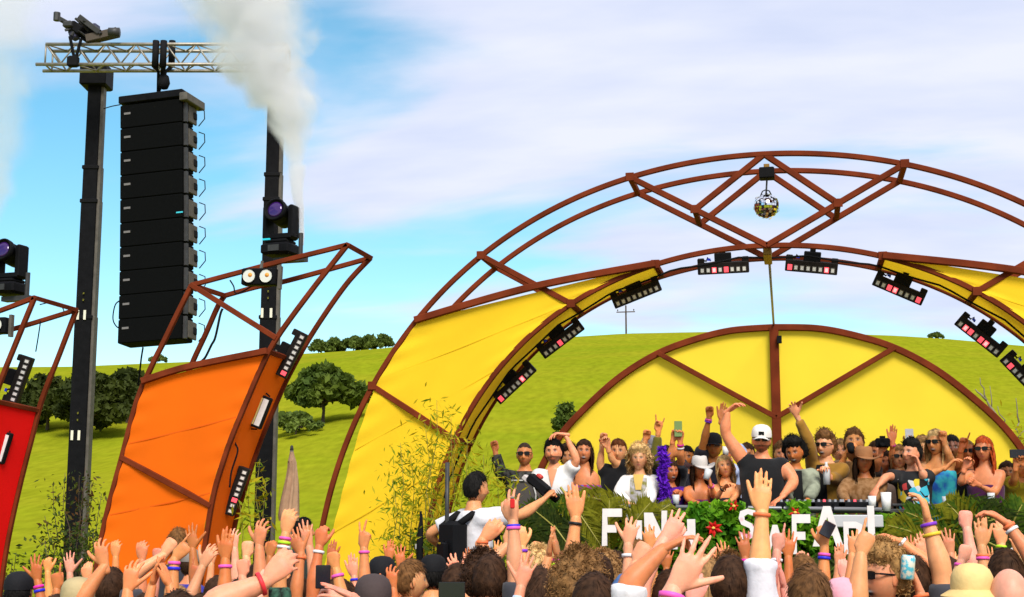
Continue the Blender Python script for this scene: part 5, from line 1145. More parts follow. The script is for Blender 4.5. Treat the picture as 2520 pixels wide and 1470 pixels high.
        p['front'] = (rings, W_, infl, Fv, Rv); hands = hands + [(av, af, np.ones((len(av), 3))) for av, af in arms_]; prep.append((hands, bands, Fv, Rv, pel, s))
    out = remesh_all()
    for i, p in enumerate(PEOPLE):
        hands, bands, Fv, Rv, pel, s = prep[i]; T = thing('person', p['label'], 'person', p['base'], p['group']); base = p['base']
        V, Q = out[(i, 'b')]; VV = [V]; QQ = [Q]; n = len(V); CC = [np.tile(p['skin'], (n, 1))]
        for hv, hq, hcl in hands: VV.append(hv); QQ.append(hq+n); n += len(hv); CC.append(p['skin']*hcl*np.array([1.02, .96, .95]))
        tx, ty, tz = p['tilt']; a = p['face']   # pitch, roll, extra yaw
        Mh = Matrix.Rotation(-a + tz, 4, 'Z') @ Matrix.Rotation(tx, 4, 'X') @ Matrix.Rotation(ty, 4, 'Y'); hs = (.97 if not p['female'] else .92)*s; A3 = np.array(Mh.to_3x3())*hs
        hv, hq, hcol = head_geo(p['hi'], p['skin'], p['hairc'], p['beard'], p['mouth'], p['female']); VV.append(hv @ A3.T + p['head']); QQ.append(hq+n); n += len(hv); CC.append(hcol)
        me = np_mesh('body', np.concatenate(VV), np.concatenate(QQ), SKINM, True, base); at_ = me.color_attributes.new('Col', 'FLOAT_COLOR', 'POINT'); C = np.concatenate(CC); at_.data.foreach_set('color', np.c_[C, np.ones(len(C))].astype(np.float32).ravel())
        link_mesh('body', me, T)
        if (i, 'c') in out:
            m = p['shirtmat'] or mat('cloth_%d_%d_%d' % tuple(int(c*255) for c in p['shirt']), p['shirt'], .85, 0, .18, 6, .35, 16, sheen=.15, spec=.2)
            V, Q = out[(i, 'c')]; link_mesh({'tank': 'vest', 'top': 'top', 'strapless': 'top', 'jacket': 'jacket', 'rolled': 'shirt', 'long': 'shirt'}.get(p['sleeve'], 't_shirt'), np_mesh('shirt', V, Q, m, True, base), T)
        g = G(); pm = mat('trousers_%d_%d_%d' % tuple(int(c*255) for c in p['pants']), p['pants'], .85, 0, .2, 6)
        loft(g, [(pel - V3(0,0,.16*s), Rv*.15*s, Fv*.11*s), (pel - V3(0,0,.06*s), Rv*.178*s, Fv*.128*s), (pel + V3(0,0,.03*s), Rv*.172*s, Fv*.122*s)], 14)
        for sd in (-1, 1):
            hp_ = pel + Rv*sd*.085*s - V3(0,0,.06*s); ft = V3(base[0], base[1], base[2]) + Rv*sd*.11*s; kn = (hp_+ft)/2 + Fv*.03; g.tube([hp_, kn, ft + V3(0,0,.06), ft], [.09*s, .062*s, .05*s, .055*s], 8)
            g.tube([ft + V3(0,0,.035) - Fv*.06, ft + V3(0,0,.04) + Fv*.06, ft + V3(0,0,.03) + Fv*.18*s], [.045, .048, .03], 8)
        g.build('trousers', pm, T, True)
        def hl(g2, nm, m, smooth=True):
            V = np.concatenate(g2.v) @ A3.T + p['head']; gg = G(); gg.add(V, g2.f); return gg.build(nm, m, T, smooth)
        if p['hair']:
            V, Q = hair_geo(p['hair'], 1000+i+p['hairseed'], p['dens'], p['hairlen'], bool(p['hat'])); hc_ = p['hairc']
            m = mat('hair_%d_%d_%d' % tuple(int(c*999) for c in hc_), hc_, .7, 0, .5, 38, .2, 120, spec=.12); link_mesh('hair', np_mesh('hair', V @ A3.T + p['head'], Q, m, True, base), T)
        if p['hat']:
            m = mat('hat_%d_%d_%d' % tuple(int(c*255) for c in p['hatc']), p['hatc'], .8, 0, .12, 10, .15, 60)
            hat_o = hl({'cap': CAPG, 'capback': CAPB, 'bucket': BUCK, 'cowboy': COWB}[p['hat']], 'hat' if p['hat'] in ('cowboy', 'bucket') else 'cap', m)
        if p['glasses']: hl(GLAS, 'sunglasses', SHADES, False)
        for cn, c, dv, rad in bands:
            g = G(); u = unit(np.cross(dv, V3(.3,.2,1))); w = np.cross(dv, u); prof = [(rad, -.008), (rad+.003, -.007), (rad+.003, .007), (rad, .008)]; P = []; nn = 16
            for r, z in prof:
                for j in range(nn): t = 2*math.pi*j/nn; P.append(c + dv*z + u*r*math.cos(t) + w*r*math.sin(t))
            F = [(k*nn+q, k*nn+(q+1) % nn, k*nn+nn+(q+1) % nn, k*nn+nn+q) for k in range(3) for q in range(nn)]; g.add(P, F); g.build('wristband', mat('band_'+cn, WB[cn], .5, spec=.3), T, True)
        if p['extra']: p['extra'](T, p, A3)
def front_patch(nm, m, half, z_top, z_bot, taper=1.0, off=.010, xo=0.0):
    # a garment panel lying on the chest; z measured down from the neck base
    def f(T, p, A3):
        rings, W_, e, Fv, Rv = p['front']; zs = np.array([r[0][2] for r in rings]); nb_ = rings[-1][0]; o = np.argsort(zs); A = []
        for i in range(9):
            z = nb_[2] - z_top - (z_bot-z_top)*i/8; c = np.array([np.interp(z, zs[o], np.array([r[0][k] for r in rings])[o]) for k in range(3)]); rx = np.interp(z, zs[o], np.array([r[1] for r in rings])[o])*W_+e; ry = np.interp(z, zs[o], np.array([r[2] for r in rings])[o])*W_+e; h = half*(1-(1-taper)*i/8); row = []
            for u in np.linspace(-1, 1, 7): x = xo + h*u; row.append(c + Rv*x + Fv*(ry*math.sqrt(max(1-(x/rx)**2, .02)) + off))
            A.append(row)
        g = G(); g.grid(A); g.build(nm, m, T, True)
    return f
def both(*fs):
    def f(T, p, A3):
        for q in fs: q(T, p, A3)
    return f
def arm(side, e, w, t, pose, palm=None, bands=(), **k):
    d = dict(side=side, e=np.asarray(e, float), w=np.asarray(w, float), t=np.asarray(t, float), pose=pose, bands=list(bands), **k)
    if palm is not None: d['palm'] = np.asarray(palm, float)
    return d
# ================================================================== people: who stands where
LT, MD, TN, BR, PK = (.74,.325,.155), (.68,.26,.095), (.52,.165,.046), (.20,.062,.026), (.78,.335,.205)
BLK = (.008,.007,.006); DBR = (.042,.019,.009); BRN = (.15,.068,.022); LBR = (.30,.16,.060); BLO = (.58,.37,.15); ORG = (.45,.07,.015); AUB = (.16,.05,.015)
PI = math.pi
def SP(label, hx, hy, Y, arms=(), face=PI, z0=None, **k):
    hc = at(hx, hy, Y); z0 = STAGE_Z if z0 is None else z0; h = (hc[2]-z0)/.932; base = V3(hc[0], hc[1], z0) + V3(0, .05, 0)
    AA = []
    for a in arms:
        sd, e, w, t, pose = a[:5]; kw = a[5] if len(a) > 5 else {}
        f = lambda q: at(q[0], q[1], Y + (q[2] if len(q) > 2 else -.12)); AA.append(arm(sd, f(e), f(w), f(t), pose, **kw))
    k.setdefault('dens', .55); person(label, base, h, face, hc, AA, **k)
def held(nm, label, cat, parts, grp=None):
    return None
toC = (0,-1,0); awC = (0,1,0); lf = (-1,0,0); rt = (1,0,0); dn = (0,0,-1); upv = (0,0,1)
def FL(c1, c2, name, sc=30): return mat(name, c1, .85, 0, 0, sc, col2=c2, spec=.2)
def emblem_cap(T, p, A3):
    g = G(); g.grid([[(.024*u, .1075 - .9*(.024*u)**2 - .10*(v*.018)*.3, .062+.016*v) for u in (-1,-.3,.3,1)] for v in (-1, 1)]); V = np.concatenate(g.v) @ A3.T + p['head']; gg = G(); gg.add(V, g.f); gg.build('cap_badge', BLACKM, T)
def print_tee():
    m = bpy.data.materials.new('black_tee_with_print'); m.use_nodes = True; t = m.node_tree; b = t.nodes['Principled BSDF']; b.inputs['Roughness'].default_value = .85; co = t.nodes.new('ShaderNodeTexCoord').outputs['Object']
    s = t.nodes.new('ShaderNodeSeparateXYZ'); t.links.new(co, s.inputs[0]); v = t.nodes.new('ShaderNodeTexVoronoi'); v.inputs['Scale'].default_value = 17; t.links.new(co, v.inputs['Vector'])
    r = t.nodes.new('ShaderNodeValToRGB'); sc_ = t.nodes.new('ShaderNodeSeparateColor'); t.links.new(v.outputs['Color'], sc_.inputs[0]); t.links.new(sc_.outputs[0], r.inputs[0]); r.color_ramp.interpolation = 'CONSTANT'
    e = r.color_ramp.elements; e[0].color = (.008,.008,.009,1); e[1].position = .35; e[1].color = (.65,.65,.65,1)
    for pos, c in ((.5, (.75,.55,.03,1)), (.68, (.05,.5,.65,1)), (.82, (.008,.008,.009,1)), (.92, (.6,.05,.05,1))): x = e.new(pos); x.color = c
    f = M_(t, 'MULTIPLY', M_(t, 'LESS_THAN', M_(t, 'ABSOLUTE', M_(t, 'ADD', s.outputs[0], -.0)), .13), M_(t, 'MULTIPLY', M_(t, 'LESS_THAN', s.outputs[2], 1.34), M_(t, 'LESS_THAN', s.outputs[1], -.03)))
    mx_ = t.nodes.new('ShaderNodeMix'); mx_.data_type = 'RGBA'; t.links.new(f, mx_.inputs[0]); mx_.inputs[6].default_value = (.008,.008,.009,1); t.links.new(r.outputs[0], mx_.inputs[7]); t.links.new(mx_.outputs[2], b.inputs['Base Color']); return m
SKP = mat('chest_skin', (.62,.26,.13), .6); INN = FL((.45,.42,.44),(.20,.19,.05),'grey_olive_top',20); YSC = mat('yellow_scarf', (.60,.40,.10), .8); BIN = mat('black_inner_shirt', (.008,.008,.009), .9); COLW = mat('dark_spots_shirt', (.70,.69,.68), .85, 0, 0, 30)
# ---------------- on the stage
SP('buzz cut man in sunglasses raising a fist at the stage left end', 1291, 1120, 12.9, [('R',(1231,1166),(1219,1112),(1214,1082),'fist')], hair='buzz', hairc=(.05,.03,.02), shirtmat=FL((.008,.008,.008),(.06,.06,.055),'black_camo',26), sleeve='jacket', glasses=True, skin=MD, beard=.35, face=PI-.1)
SP('bearded man in a white shirt with dark curly hair, one hand over his head', 1362, 1115, 12.75, [('L',(1421,1134,-.05),(1391,1070,-.05),(1356,1066,-.1),'limp',dict(palm=dn)), ('R',(1330,1200,-.1),(1345,1225,-.2),(1360,1230,-.3),'flat',dict(palm=dn))], hair='messy', hairc=BLK, beard=.85, shirt=(.72,.71,.70), sleeve='tee', skin=LT, tilt=(.06,.05,0), extra=front_patch('open_collar', SKP, .045, .005, .17, .05))
SP('laughing woman with long dark hair left of the raised black sleeve', 1437, 1114, 13.0, [], hair='long', hairc=DBR, shirtmat=FL((.05,.10,.45),(.35,.02,.03),'blue_red_top',24), sleeve='strapless', skin=MD, mouth=1, female=True, hairlen=.33, tilt=(.1,-.06,.15))
SP('auburn haired person in a black tee with both fists up behind the blond curls', 1522, 1113, 13.5, [('R',(1476,1150,0),(1482,1092,0),(1488,1058,0),'fist'),('L',(1508,1135,-.05),(1497,1105,-.1),(1492,1080,-.1),'grip')], hair='short', hairc=AUB, shirt=(.008,.008,.009), skin=LT)
SP('woman with a big blond curly mane in a white jacket', 1573, 1130, 12.7, [('R',(1520,1215,-.1),(1548,1240,-.25),(1570,1245,-.3),'flat',dict(palm=dn)),('L',(1604,1215,-.1),(1592,1242,-.25),(1575,1246,-.3),'flat',dict(palm=dn))], hair='longcurl', hairc=BLO, shirt=(.74,.70,.66), sleeve='jacket', skin=LT, female=True, hairlen=.16, dens=1.4, extra=both(front_patch('inner_top', INN, .075, .03, .48, 1.0, .012), front_patch('scarf', YSC, .05, .0, .14, .5, .022)))
SP('person in a grey beanie making a horn sign with an olive sleeve', 1600, 1106, 13.7, [('L',(1612,1140,-.3),(1620,1064,-.35),(1625,1020,-.35),'horns',dict(palm=toC)),('R',(1572,1120,-.2),(1588,1085,-.2),(1594,1055,-.2),'fist')], hair='short', hairc=DBR, hat='bucket', hatc=(.25,.24,.26), shirt=(.13,.115,.012), sleeve='long', skin=MD)
SP('dark haired woman wrapped in purple feathers', 1651, 1162, 12.75, [('L',(1672,1215,-.1),(1668,1225,-.25),(1660,1205,-.3),'grip')], hair='long', hairc=DBR, shirtmat=FL((.09,.01,.30),(.02,.005,.06),'purple_dress',18), sleeve='tee', skin=TN, mouth=1, female=True, hairlen=.25, face=PI-.5)
SP('person holding up a phone with both hands behind the purple feathers', 1640, 1128, 13.6, [('R',(1648,1130,-.2),(1656,1085,-.25),(1664,1055,-.25),'grip'),('L',(1676,1125,-.2),(1674,1088,-.25),(1675,1058,-.25),'grip',dict(bands=[('magenta',.03),('white',.06)]))], hair='short', hairc=DBR, shirt=(.02,.02,.025), skin=MD)
SP('woman in a grey cowboy hat with long dark hair drinking', 1722, 1155, 12.75, [('L',(1758,1222,-.15),(1748,1190,-.25),(1742,1165,-.25),'grip',dict(palm=lf,bands=[('pink',.03)])),('R',(1690,1230,-.1),(1725,1240,-.2),(1745,1238,-.25),'flat',dict(palm=dn))], hair='long', hairc=DBR, hat='cowboy', hatc=(.52,.48,.45), shirtmat=FL((.5,.02,.02),(.03,.03,.2),'red_bikini',30), sleeve='strapless', skin=TN, female=True, hairlen=.34, face=PI-.45)
SP('person in a black cap with one long arm raised in a fist', 1755, 1100, 13.8, [('R',(1733,1085,-.1),(1745,1028,-.15),(1746,990,-.15),'fist',dict(bands=[('pink',.02),('purple',.04)]))], hat='cap', hatc=(.008,.008,.01), hair='short', hairc=BLK, shirt=(.012,.012,.02), sleeve='tee', skin=TN)
SP('smiling blonde woman with bare shoulders in front of the tall man', 1784, 1150, 12.7, [('R',(1762,1225,-.1),(1782,1200,-.2),(1795,1190,-.25),'limp',dict(palm=dn,bands=[('black',.02)])),('L',(1808,1225,-.1),(1795,1235,-.25),(1785,1240,-.3),'grip')], hair='long', hairc=BLO, shirt=(.02,.02,.025), sleeve='strapless', skin=MD, female=True, hairlen=.28, tilt=(.12,.12,.1))
SP('guest in a light blue shirt hidden behind the tall man', 1838, 1122, 13.6, [('R',(1800,1150,-.2),(1792,1128,-.3),(1789,1105,-.3),'fist',dict(bands=[('pink',.03)])),('L',(1785,1075,-.1),(1775,1035,-.15),(1783,993,-.15),'flat')], hair='short', hairc=DBR, shirt=(.42,.50,.72), sleeve='tee', skin=MD)
SP('tall bearded man in black sleeveless shirt and white cap, arm curved overhead', 1874, 1084, 12.55, [('R',(1783,1066,-.02),(1791,1012,-.05),(1826,982,-.08),'limp',dict(palm=dn,fat=1.16)),('L',(1957,1184,-.05),(1922,1226,-.25),(1892,1246,-.32),'limp',dict(palm=dn,fat=1.12))], hair='short', hairc=DBR, hat='cap', hatc=(.74,.70,.66), glasses=True, beard=.8, shirt=(.008,.008,.008), sleeve='tank', skin=MD, build=1.10, extra=emblem_cap, tilt=(-.06,-.05,0))
SP('man with black curly hair in a pale green and black jacket', 1955, 1114, 12.9, [('L',(2005,1200,-.1),(1985,1235,-.25),(1970,1242,-.3),'flat',dict(palm=dn)),('R',(1925,1200,-.1),(1945,1238,-.25),(1958,1243,-.3),'flat',dict(palm=dn))], hair='afro', hairc=BLK, shirtmat=FL((.30,.33,.24),(.010,.010,.010),'pale_green_jacket',5), sleeve='jacket', skin=TN, beard=.3, tilt=(-.2,.1,-.25), mouth=1, extra=front_patch('inner_shirt', BIN, .06, .02, .42, 1.2, .012))
SP('curly haired man in sunglasses and tan jacket, arm stretched up left', 2030, 1098, 13.1, [('R',(1995,1098,-.1),(1961,1024,-.2),(1945,992,-.25),'claw',dict(palm=toC)),('L',(2060,1180,-.1),(2040,1172,-.3),(2032,1150,-.35),'grip')], hair='curly', hairc=BRN, glasses=True, shirt=(.30,.15,.02), sleeve='long', skin=LT, mouth=1, face=PI+.45, extra=front_patch('inner_shirt', BIN, .055, .02, .42, 1.2, .012))
SP('bearded man tipping a dark drinking cup to his mouth', 2102, 1092, 13.3, [('R',(2066,1158,-.1),(2082,1118,-.2),(2092,1098,-.25),'grip',dict(palm=rt))], hair='messy', hairc=BRN, beard=.85, shirt=(.16,.08,.025), sleeve='tee', skin=MD, tilt=(.25,0,0))
SP('long haired guest in a brown cowboy hat and paisley shirt', 2126, 1136, 12.75, [('R',(2070,1212,-.05),(2085,1238,-.25),(2108,1236,-.3),'flat',dict(palm=dn)),('L',(2165,1210,-.05),(2140,1238,-.25),(2118,1238,-.3),'flat',dict(palm=dn,bands=[('red',.02)]))], hair='long', hairc=DBR, hat='cowboy', hatc=(.30,.13,.05), shirtmat=FL((.17,.075,.022),(.30,.16,.07),'paisley_shirt',22), sleeve='long', skin=TN, hairlen=.33, tilt=(.08,-.05,.2))
SP('raised arms guest holding a black camera behind the paisley shirt', 2180, 1140, 13.5, [('R',(2160,1140,-.25),(2168,1115,-.3),(2172,1085,-.3),'grip'),('L',(2196,1130,-.2),(2196,1090,-.3),(2200,1045,-.3),'flat',dict(bands=[('magenta',.02)]))], hair='short', hairc=DBR, shirt=(.03,.02,.015), skin=MD)
SP('black haired man in a black printed tee touching his ear', 2243, 1118, 12.8, [('L',(2274,1172,-.12),(2264,1150,-.12),(2254,1122,-.1),'limp',dict(palm=lf)),('R',(2182,1172,-.1),(2158,1200,-.22),(2146,1216,-.25),'limp',dict(palm=dn))], hair='quiff', hairc=BLK, shirtmat=print_tee(), sleeve='tee', skin=LT, face=PI+.75, tilt=(.15,0,0))
SP('woman in sunglasses behind the man in the printed tee, filming', 2213, 1126, 13.3, [('L',(2248,1120,-.2),(2240,1098,-.2),(2238,1072,-.2),'grip')], hair='long', hairc=LBR, glasses=True, shirt=(.3,.2,.15), sleeve='top', skin=LT, female=True, hairlen=.2)
SP('blonde woman in sunglasses with a turquoise scarf', 2303, 1091, 13.0, [('L',(2335,1120,-.1),(2324,1088,-.1),(2320,1058,-.1),'fist'),('R',(2280,1172,-.25),(2330,1150,-.3),(2345,1135,-.3),'limp',dict(palm=dn))], hair='long', hairc=BLO, glasses=True, shirtmat=FL((.04,.42,.48),(.02,.10,.45),'turquoise_scarf_print',14), sleeve='top', skin=MD, female=True, hairlen=.32, mouth=1, face=PI+.5)
SP('dark haired guest far back between the blonde and the bald man', 2342, 1104, 14.0, [], hair='short', hairc=BLK, shirt=(.02,.02,.02), skin=BR)
SP('close cropped man in wraparound sunglasses with a raised pointing hand', 2379, 1113, 13.2, [('R',(2358,1145,-.1),(2366,1105,-.15),(2374,1075,-.15),'point')], hair='buzz', hairc=LBR, glasses=True, shirt=(.01,.01,.012), sleeve='tank', skin=TN)
SP('woman with bright orange hair, black sunglasses and a purple top', 2421, 1108, 12.7, [('L',(2447,1216,-.08),(2405,1192,-.28),(2378,1178,-.32),'fist'),('R',(2362,1192,-.2),(2374,1155,-.25),(2384,1130,-.25),'grip')], hair='long', hairc=ORG, glasses=True, shirt=(.07,.01,.06), sleeve='strapless', skin=MD, female=True, hairlen=.36, face=PI+.35)
SP('guest at the right picture edge holding up a phone', 2515, 1150, 13.1, [('R',(2496,1185,-.2),(2500,1150,-.3),(2503,1122,-.3),'grip'),('L',(2535,1185,-.2),(2525,1150,-.3),(2515,1122,-.3),'grip')], hair='short', hairc=DBR, shirt=(.45,.36,.02), sleeve='tee', skin=MD)
SP('dark guest half hidden right of the orange haired woman', 2478, 1165, 13.4, [], hair='short', hairc=DBR, shirt=(.015,.015,.015), skin=TN)
for lab, hx, hy, Y, hr, hcol, sh, sk in [('dark haired head half hidden behind the grey cowboy hat', 1690, 1128, 13.9, 'short', BLK, (.02,.02,.03), TN), ('brown haired head peeking out right of the white cap man', 1925, 1120, 14.0, 'messy', BRN, (.2,.1,.1), MD),
    ('sandy haired head behind the man in the tan jacket', 2068, 1112, 14.0, 'short', LBR, (.3,.3,.35), LT), ('dark haired head behind the brown cowboy hat', 2158, 1116, 14.1, 'short', DBR, (.05,.05,.1), TN), ('fair haired head between the black tee and the blonde', 2272, 1108, 14.0, 'messy', LBR, (.4,.1,.1), LT), ('dark curly head behind the laughing long haired woman', 1400, 1126, 14.0, 'curly', DBR, (.3,.25,.1), MD)]:
    SP(lab, hx, hy, Y, [], hair=hr, hairc=hcol, shirt=sh, skin=sk)
# feather boa of the purple dressed guest
rg = np.random.default_rng(31); C = []
for t in np.linspace(0, 1, 46):
    q = np.interp(t, [0, .25, .5, .75, 1], [1628, 1636, 1628, 1640, 1632]), np.interp(t, [0, .25, .5, .75, 1], [1105, 1140, 1175, 1205, 1238]); c = at(q[0], q[1], 12.55); C += [c + rg.normal(size=3)*.017 for _ in range(26)]
V, F = leaf_quads(np.array(C), .022, rg, 0, 2.6); o = link_mesh('feather_boa', np_mesh('feather_boa', V, F, mat('purple_feathers', (.13, .012, .50), .8, 0, .35, 30, trans=.25)), label='bright purple feather boa hanging at the woman in purple', cat='feather boa')
# things in stage hands
PHB = mat('phone_black', (.01, .01, .012), .2, spec=.6)
def phone(label, px, py, D, w=.074, h=.15, rot=0.0, case=None, scr=(.01,.012,.02), stage=True, yaw=0.0):
    c = at(px, py, D) if stage else atd(px, py, D); Rm = np.array(Matrix.Rotation(YAW+yaw, 3, 'Z') @ Matrix.Rotation(rot, 3, 'Y')); T = thing('phone', label, 'phone', c, 'phones held up')
    G().bbox(c, (w, .009, h), .004, Rm).build('case', mat('phone_case_%d' % int(px), case, .4) if case else PHB, T)
    G().box(c - Rm[:, 1]*.0055, (w*.9, .002, h*.92), Rm).build('screen', mat('phone_screen', scr, .1, spec=.8), T); return T
phone('phone in a green case held over the purple feathers', 1669, 1056, 13.3, case=(.20,.30,.10), yaw=PI)
phone('white phone filmed with behind the printed tee', 2238, 1076, 13.05, case=(.6,.6,.62), yaw=PI)
phone('black phone at the right picture edge on the stage', 2506, 1117, 12.75, rot=R_(90), yaw=PI)
def prop(nm, label, cat, prof, px, py, Y, m, tilt=(0,0), stage=True):
    c = at(px, py, Y) if stage else atd(px, py, Y); T = thing(nm, label, cat, c); G().lathe(prof, 16, Matrix.Translation(c) @ Matrix.Rotation(tilt[0], 4, 'Y') @ Matrix.Rotation(tilt[1], 4, 'X')).build('body', m, T, True); return T
prop('cup', 'dark cup held to the mouth of the bearded drinker', 'cup', [(.028,-.05),(.038,.05),(.035,.05),(.026,-.045),(0,-.045)], 2094, 1104, 13.02, BLACKM, (0, -1.0))
prop('cup', 'clear cup held by the woman in the grey cowboy hat', 'cup', [(.026,-.045),(.036,.045),(.033,.045),(.024,-.04),(0,-.04)], 1741, 1168, 12.46, CLR, (.3, -.3))
prop('cup', 'white cup held up behind the blonde woman', 'cup', [(.026,-.04),(.034,.04),(.031,.04),(.024,-.035),(0,-.035)], 1786, 1110, 13.25, WP, (.1, 0))
prop('bottle', 'clear bottle held by the man in the tan jacket', 'bottle', [(.030,-.1),(.031,.02),(.024,.05),(.012,.08),(.012,.10),(0,.10)], 2034, 1165, 12.75, CLR)
c = at(2172, 1090, 13.15); T = thing('camera', 'black camera held up behind the paisley shirt', 'camera', c); G().bbox(c, (.13, .07, .085), .012).build('camera_body', BLACKM, T); G().lathe([(.035,0),(.035,.07),(.030,.07),(.0,.06)], 14, Matrix.Translation(c) @ Matrix.Rotation(R_(90), 4, 'X')).build('lens', BLACK, T, True); G().box(c + V3(0,0,.05), (.05,.04,.025)).build('viewfinder', BLACKM, T)
# ---------------- cameraman on a riser, back to us
YC = 10.4; hc = at(1172, 1204, YC); RISE = .62
def cam_extra(T, p, A3):
    Fv = V3(math.sin(p['face']), math.cos(p['face']), 0); Rv = V3(math.cos(p['face']), -math.sin(p['face']), 0); hd_ = p['head']; bk = hd_ - V3(0,0,.46) - Fv*.20
    Rm = np.stack([Rv, Fv, EZ], 1)
    G().bbox(bk, (.27, .12, .44), .03, Rm).build('camera_vest', BLACKM, T); G().bbox(bk - Fv*.085 - V3(0,0,.06), (.13, .05, .26), .02, Rm).build('battery_pack', BLACK, T)
    for s in (-1, 1): G().tube([bk + Rv*s*.11 + V3(0,0,.20), bk + Rv*s*.12 + Fv*.10 + V3(0,0,.27), bk + Rv*s*.12 + Fv*.26 + V3(0,0,.24), bk + Rv*s*.12 + Fv*.33 + V3(0,0,.05)], .028, 8).build('shoulder_strap', BLACKM, T, True)
    G().tube([bk + Rv*-.04 - Fv*.03 - V3(0,0,.1), bk + Rv*-.04 - Fv*.03 + V3(0,0,.66)], .017, 8).build('support_rod', DARKG, T, True)
    G().bbox(bk - Fv*.115 + V3(0,0,.055), (.035, .006, .016), .003, Rm).build('maker_mark', mat('dull_gold_mark', (.30, .20, .01), .5), T)
    G().bbox(bk - V3(0,0,.30), (.34, .22, .12), .04, Rm).build('waist_belt', BLACKM, T)
person('cameraman in a white tee and black camera vest seen from behind, arm stretched right', V3(hc[0], hc[1], RISE), (hc[2]-RISE)/.932, R_(48), hc,
   [arm('R', at(1285,1268,YC+.12), at(1340,1228,YC+.30), at(1364,1204,YC+.36), 'fist', palm=dn, fat=1.1), arm('L', at(1052,1312,YC+.05), at(1088,1352,YC+.22), at(1115,1362,YC+.32), 'grip', palm=rt)],
   skin=LT, hair='short', hairc=BLK, shirt=(.74,.72,.74), sleeve='tee', beard=.5, hi=True, group='people in front of the stage', extra=cam_extra, dens=1.5, pants=(.01,.01,.012))
G().bbox(V3(hc[0], hc[1], RISE/2), (.9, .7, RISE-.002), .02).build('riser', BLACKM, None, label='black riser box under the cameraman', cat='riser')
cc = at(1326, 1192, YC+.45); T = thing('video_camera', 'black video camera with a long lens on the cameraman gimbal', 'camera', cc); Rm = np.array(Matrix.Rotation(R_(-12), 3, 'Z') @ Matrix.Rotation(R_(38), 3, 'Y'))
G().bbox(cc, (.20, .09, .075), .012, Rm).build('camera_body', BLACKM, T); G().tube([cc + Rm[:,0]*.09, cc + Rm[:,0]*.20], [.035, .032], 12).build('lens', BLACK, T, True); G().bbox(cc - Rm[:,0]*.11 - Rm[:,2]*.03, (.06, .06, .05), .01, Rm).build('handle', mat('pale_camera_grip', (.5,.45,.42), .5), T)
G().tube([cc - Rm[:,2]*.04, at(1345, 1225, YC+.32)], .012, 8).build('gimbal_arm', BLACK, T, True); G().bbox(cc + Rm[:,2]*.055 - Rm[:,0]*.03, (.05, .05, .03), .008, Rm).build('red_light_box', mat('red_case', (.5,.05,.04), .5), T)
# ---------------- crowd
NP = [0]
def crowd(label, D, arms=(), head=None, hair='short', hairc=DBR, shirt=(.05,.05,.06), skin=MD, face=None, h=1.66, big=False, **k):
    NP[0] += 1; rg = random.Random(NP[0]*7+3); face = rg.uniform(-.22, .12) if face is None else face; Fv = V3(math.sin(face), math.cos(face), 0); Rv = V3(math.cos(face), -math.sin(face), 0); AA = []; hc = None
    for a in arms:
        sd, w, t, pose = a[:4]; kw = dict(a[4]) if len(a) > 4 else {}; e = kw.pop('e', None); dt = kw.pop('dt', 0.02); W_ = atd(w[0], w[1], D); Tp = atd(t[0], t[1], D+dt)
        if e is None: E = W_ + (W_-Tp)/max(np.linalg.norm(W_-Tp), 1e-6)*V3(.5,0,0)*.25*np.array([1,0,0]) - V3(0, .05, .24)
        else: E = atd(e[0], e[1], D-.06)
        d_ = E-W_; E = W_ + unit(d_)*min(max(np.linalg.norm(d_), .22), .29)
        AA.append(arm(sd, E, W_, Tp, pose, **kw))
    if head is not None:
        hc = atd(head[0], head[1], D); z0 = 0.0; hh = hc[2]/.932
    else:
        E = AA[0]['e']; sd = 1 if AA[0]['side'] == 'R' else -1; Sz = max(1.24, E[2]-.285); Sz = min(Sz, E[2]+.1); dz = E[2]-Sz; hor = math.sqrt(max(.28**2-dz**2, .0)); S = V3(E[0], E[1], Sz) - Fv*hor*.85 - Rv*sd*hor*.35
        hh = h; hc = S - Rv*sd*.14 + V3(0, 0, .20) + Fv*.03
        hh = max(1.5, min(1.9, hc[2]/.932)); 
    base = V3(hc[0], hc[1], 0.016)
    if head is None:
        q_ = CR.T @ (hc + V3(0, 0, .13) - V3(0, 0, CAMH)); k['dens'] = .75 if 735 + FPX*q_[1]/q_[2] < 1472 else .15
    for q in AA[:]:
        if 'e' in q and head is not None: pass
    person(label, base, hh, face, hc, AA, skin, hair=hair, hairc=hairc, shirt=shirt if 'shirtmat' not in k else None, hi=big, group='people in the crowd', **k)
FLOR = FL((.01,.01,.01),(.05,.14,.09),'dark_floral_shirt',22); DENIM = mat('blue_denim', (.06,.13,.30), .85, 0, .25, 30); PAST = FL((.45,.48,.70),(.35,.55,.50),'pastel_sleeve',25)
crowd('person in a black cap at the lower left corner', 8.4, head=(46,1462), hat='cap', hatc=(.008,.008,.009), hair='short', hairc=BLK, shirt=(.01,.01,.01))
crowd('open hand with a magenta wristband, leftmost in the crowd', 8.2, [('R',(93,1430),(86,1352),'open',dict(e=(110,1530),bands=[('magenta',.035),('blue',.06)]))], skin=TN, shirt=(.02,.02,.03))
crowd('hand with one finger up beside the leftmost open hand', 7.8, [('L',(140,1452),(134,1371),'point',dict(e=(136,1560)))], skin=TN, shirt=(.15,.12,.08))
crowd('person in a tan bucket hat in front of the russet shrub', 7.2, head=(190,1486), hat='bucket', hatc=(.42,.33,.17), hair='short', shirt=(.1,.12,.1))
crowd('long bare forearm leaning right with curled fingers before the orange canvas edge', 7.2, [('R',(258,1394),(243,1328),'claw',dict(e=(200,1475),fat=1.12))], skin=MD, shirt=(.02,.02,.03))
crowd('broad spread hand low in front of the orange canvas', 6.1, [('L',(314,1455),(330,1362),'claw',dict(e=(310,1560),fat=1.1))], skin=MD, shirt=(.3,.05,.05))
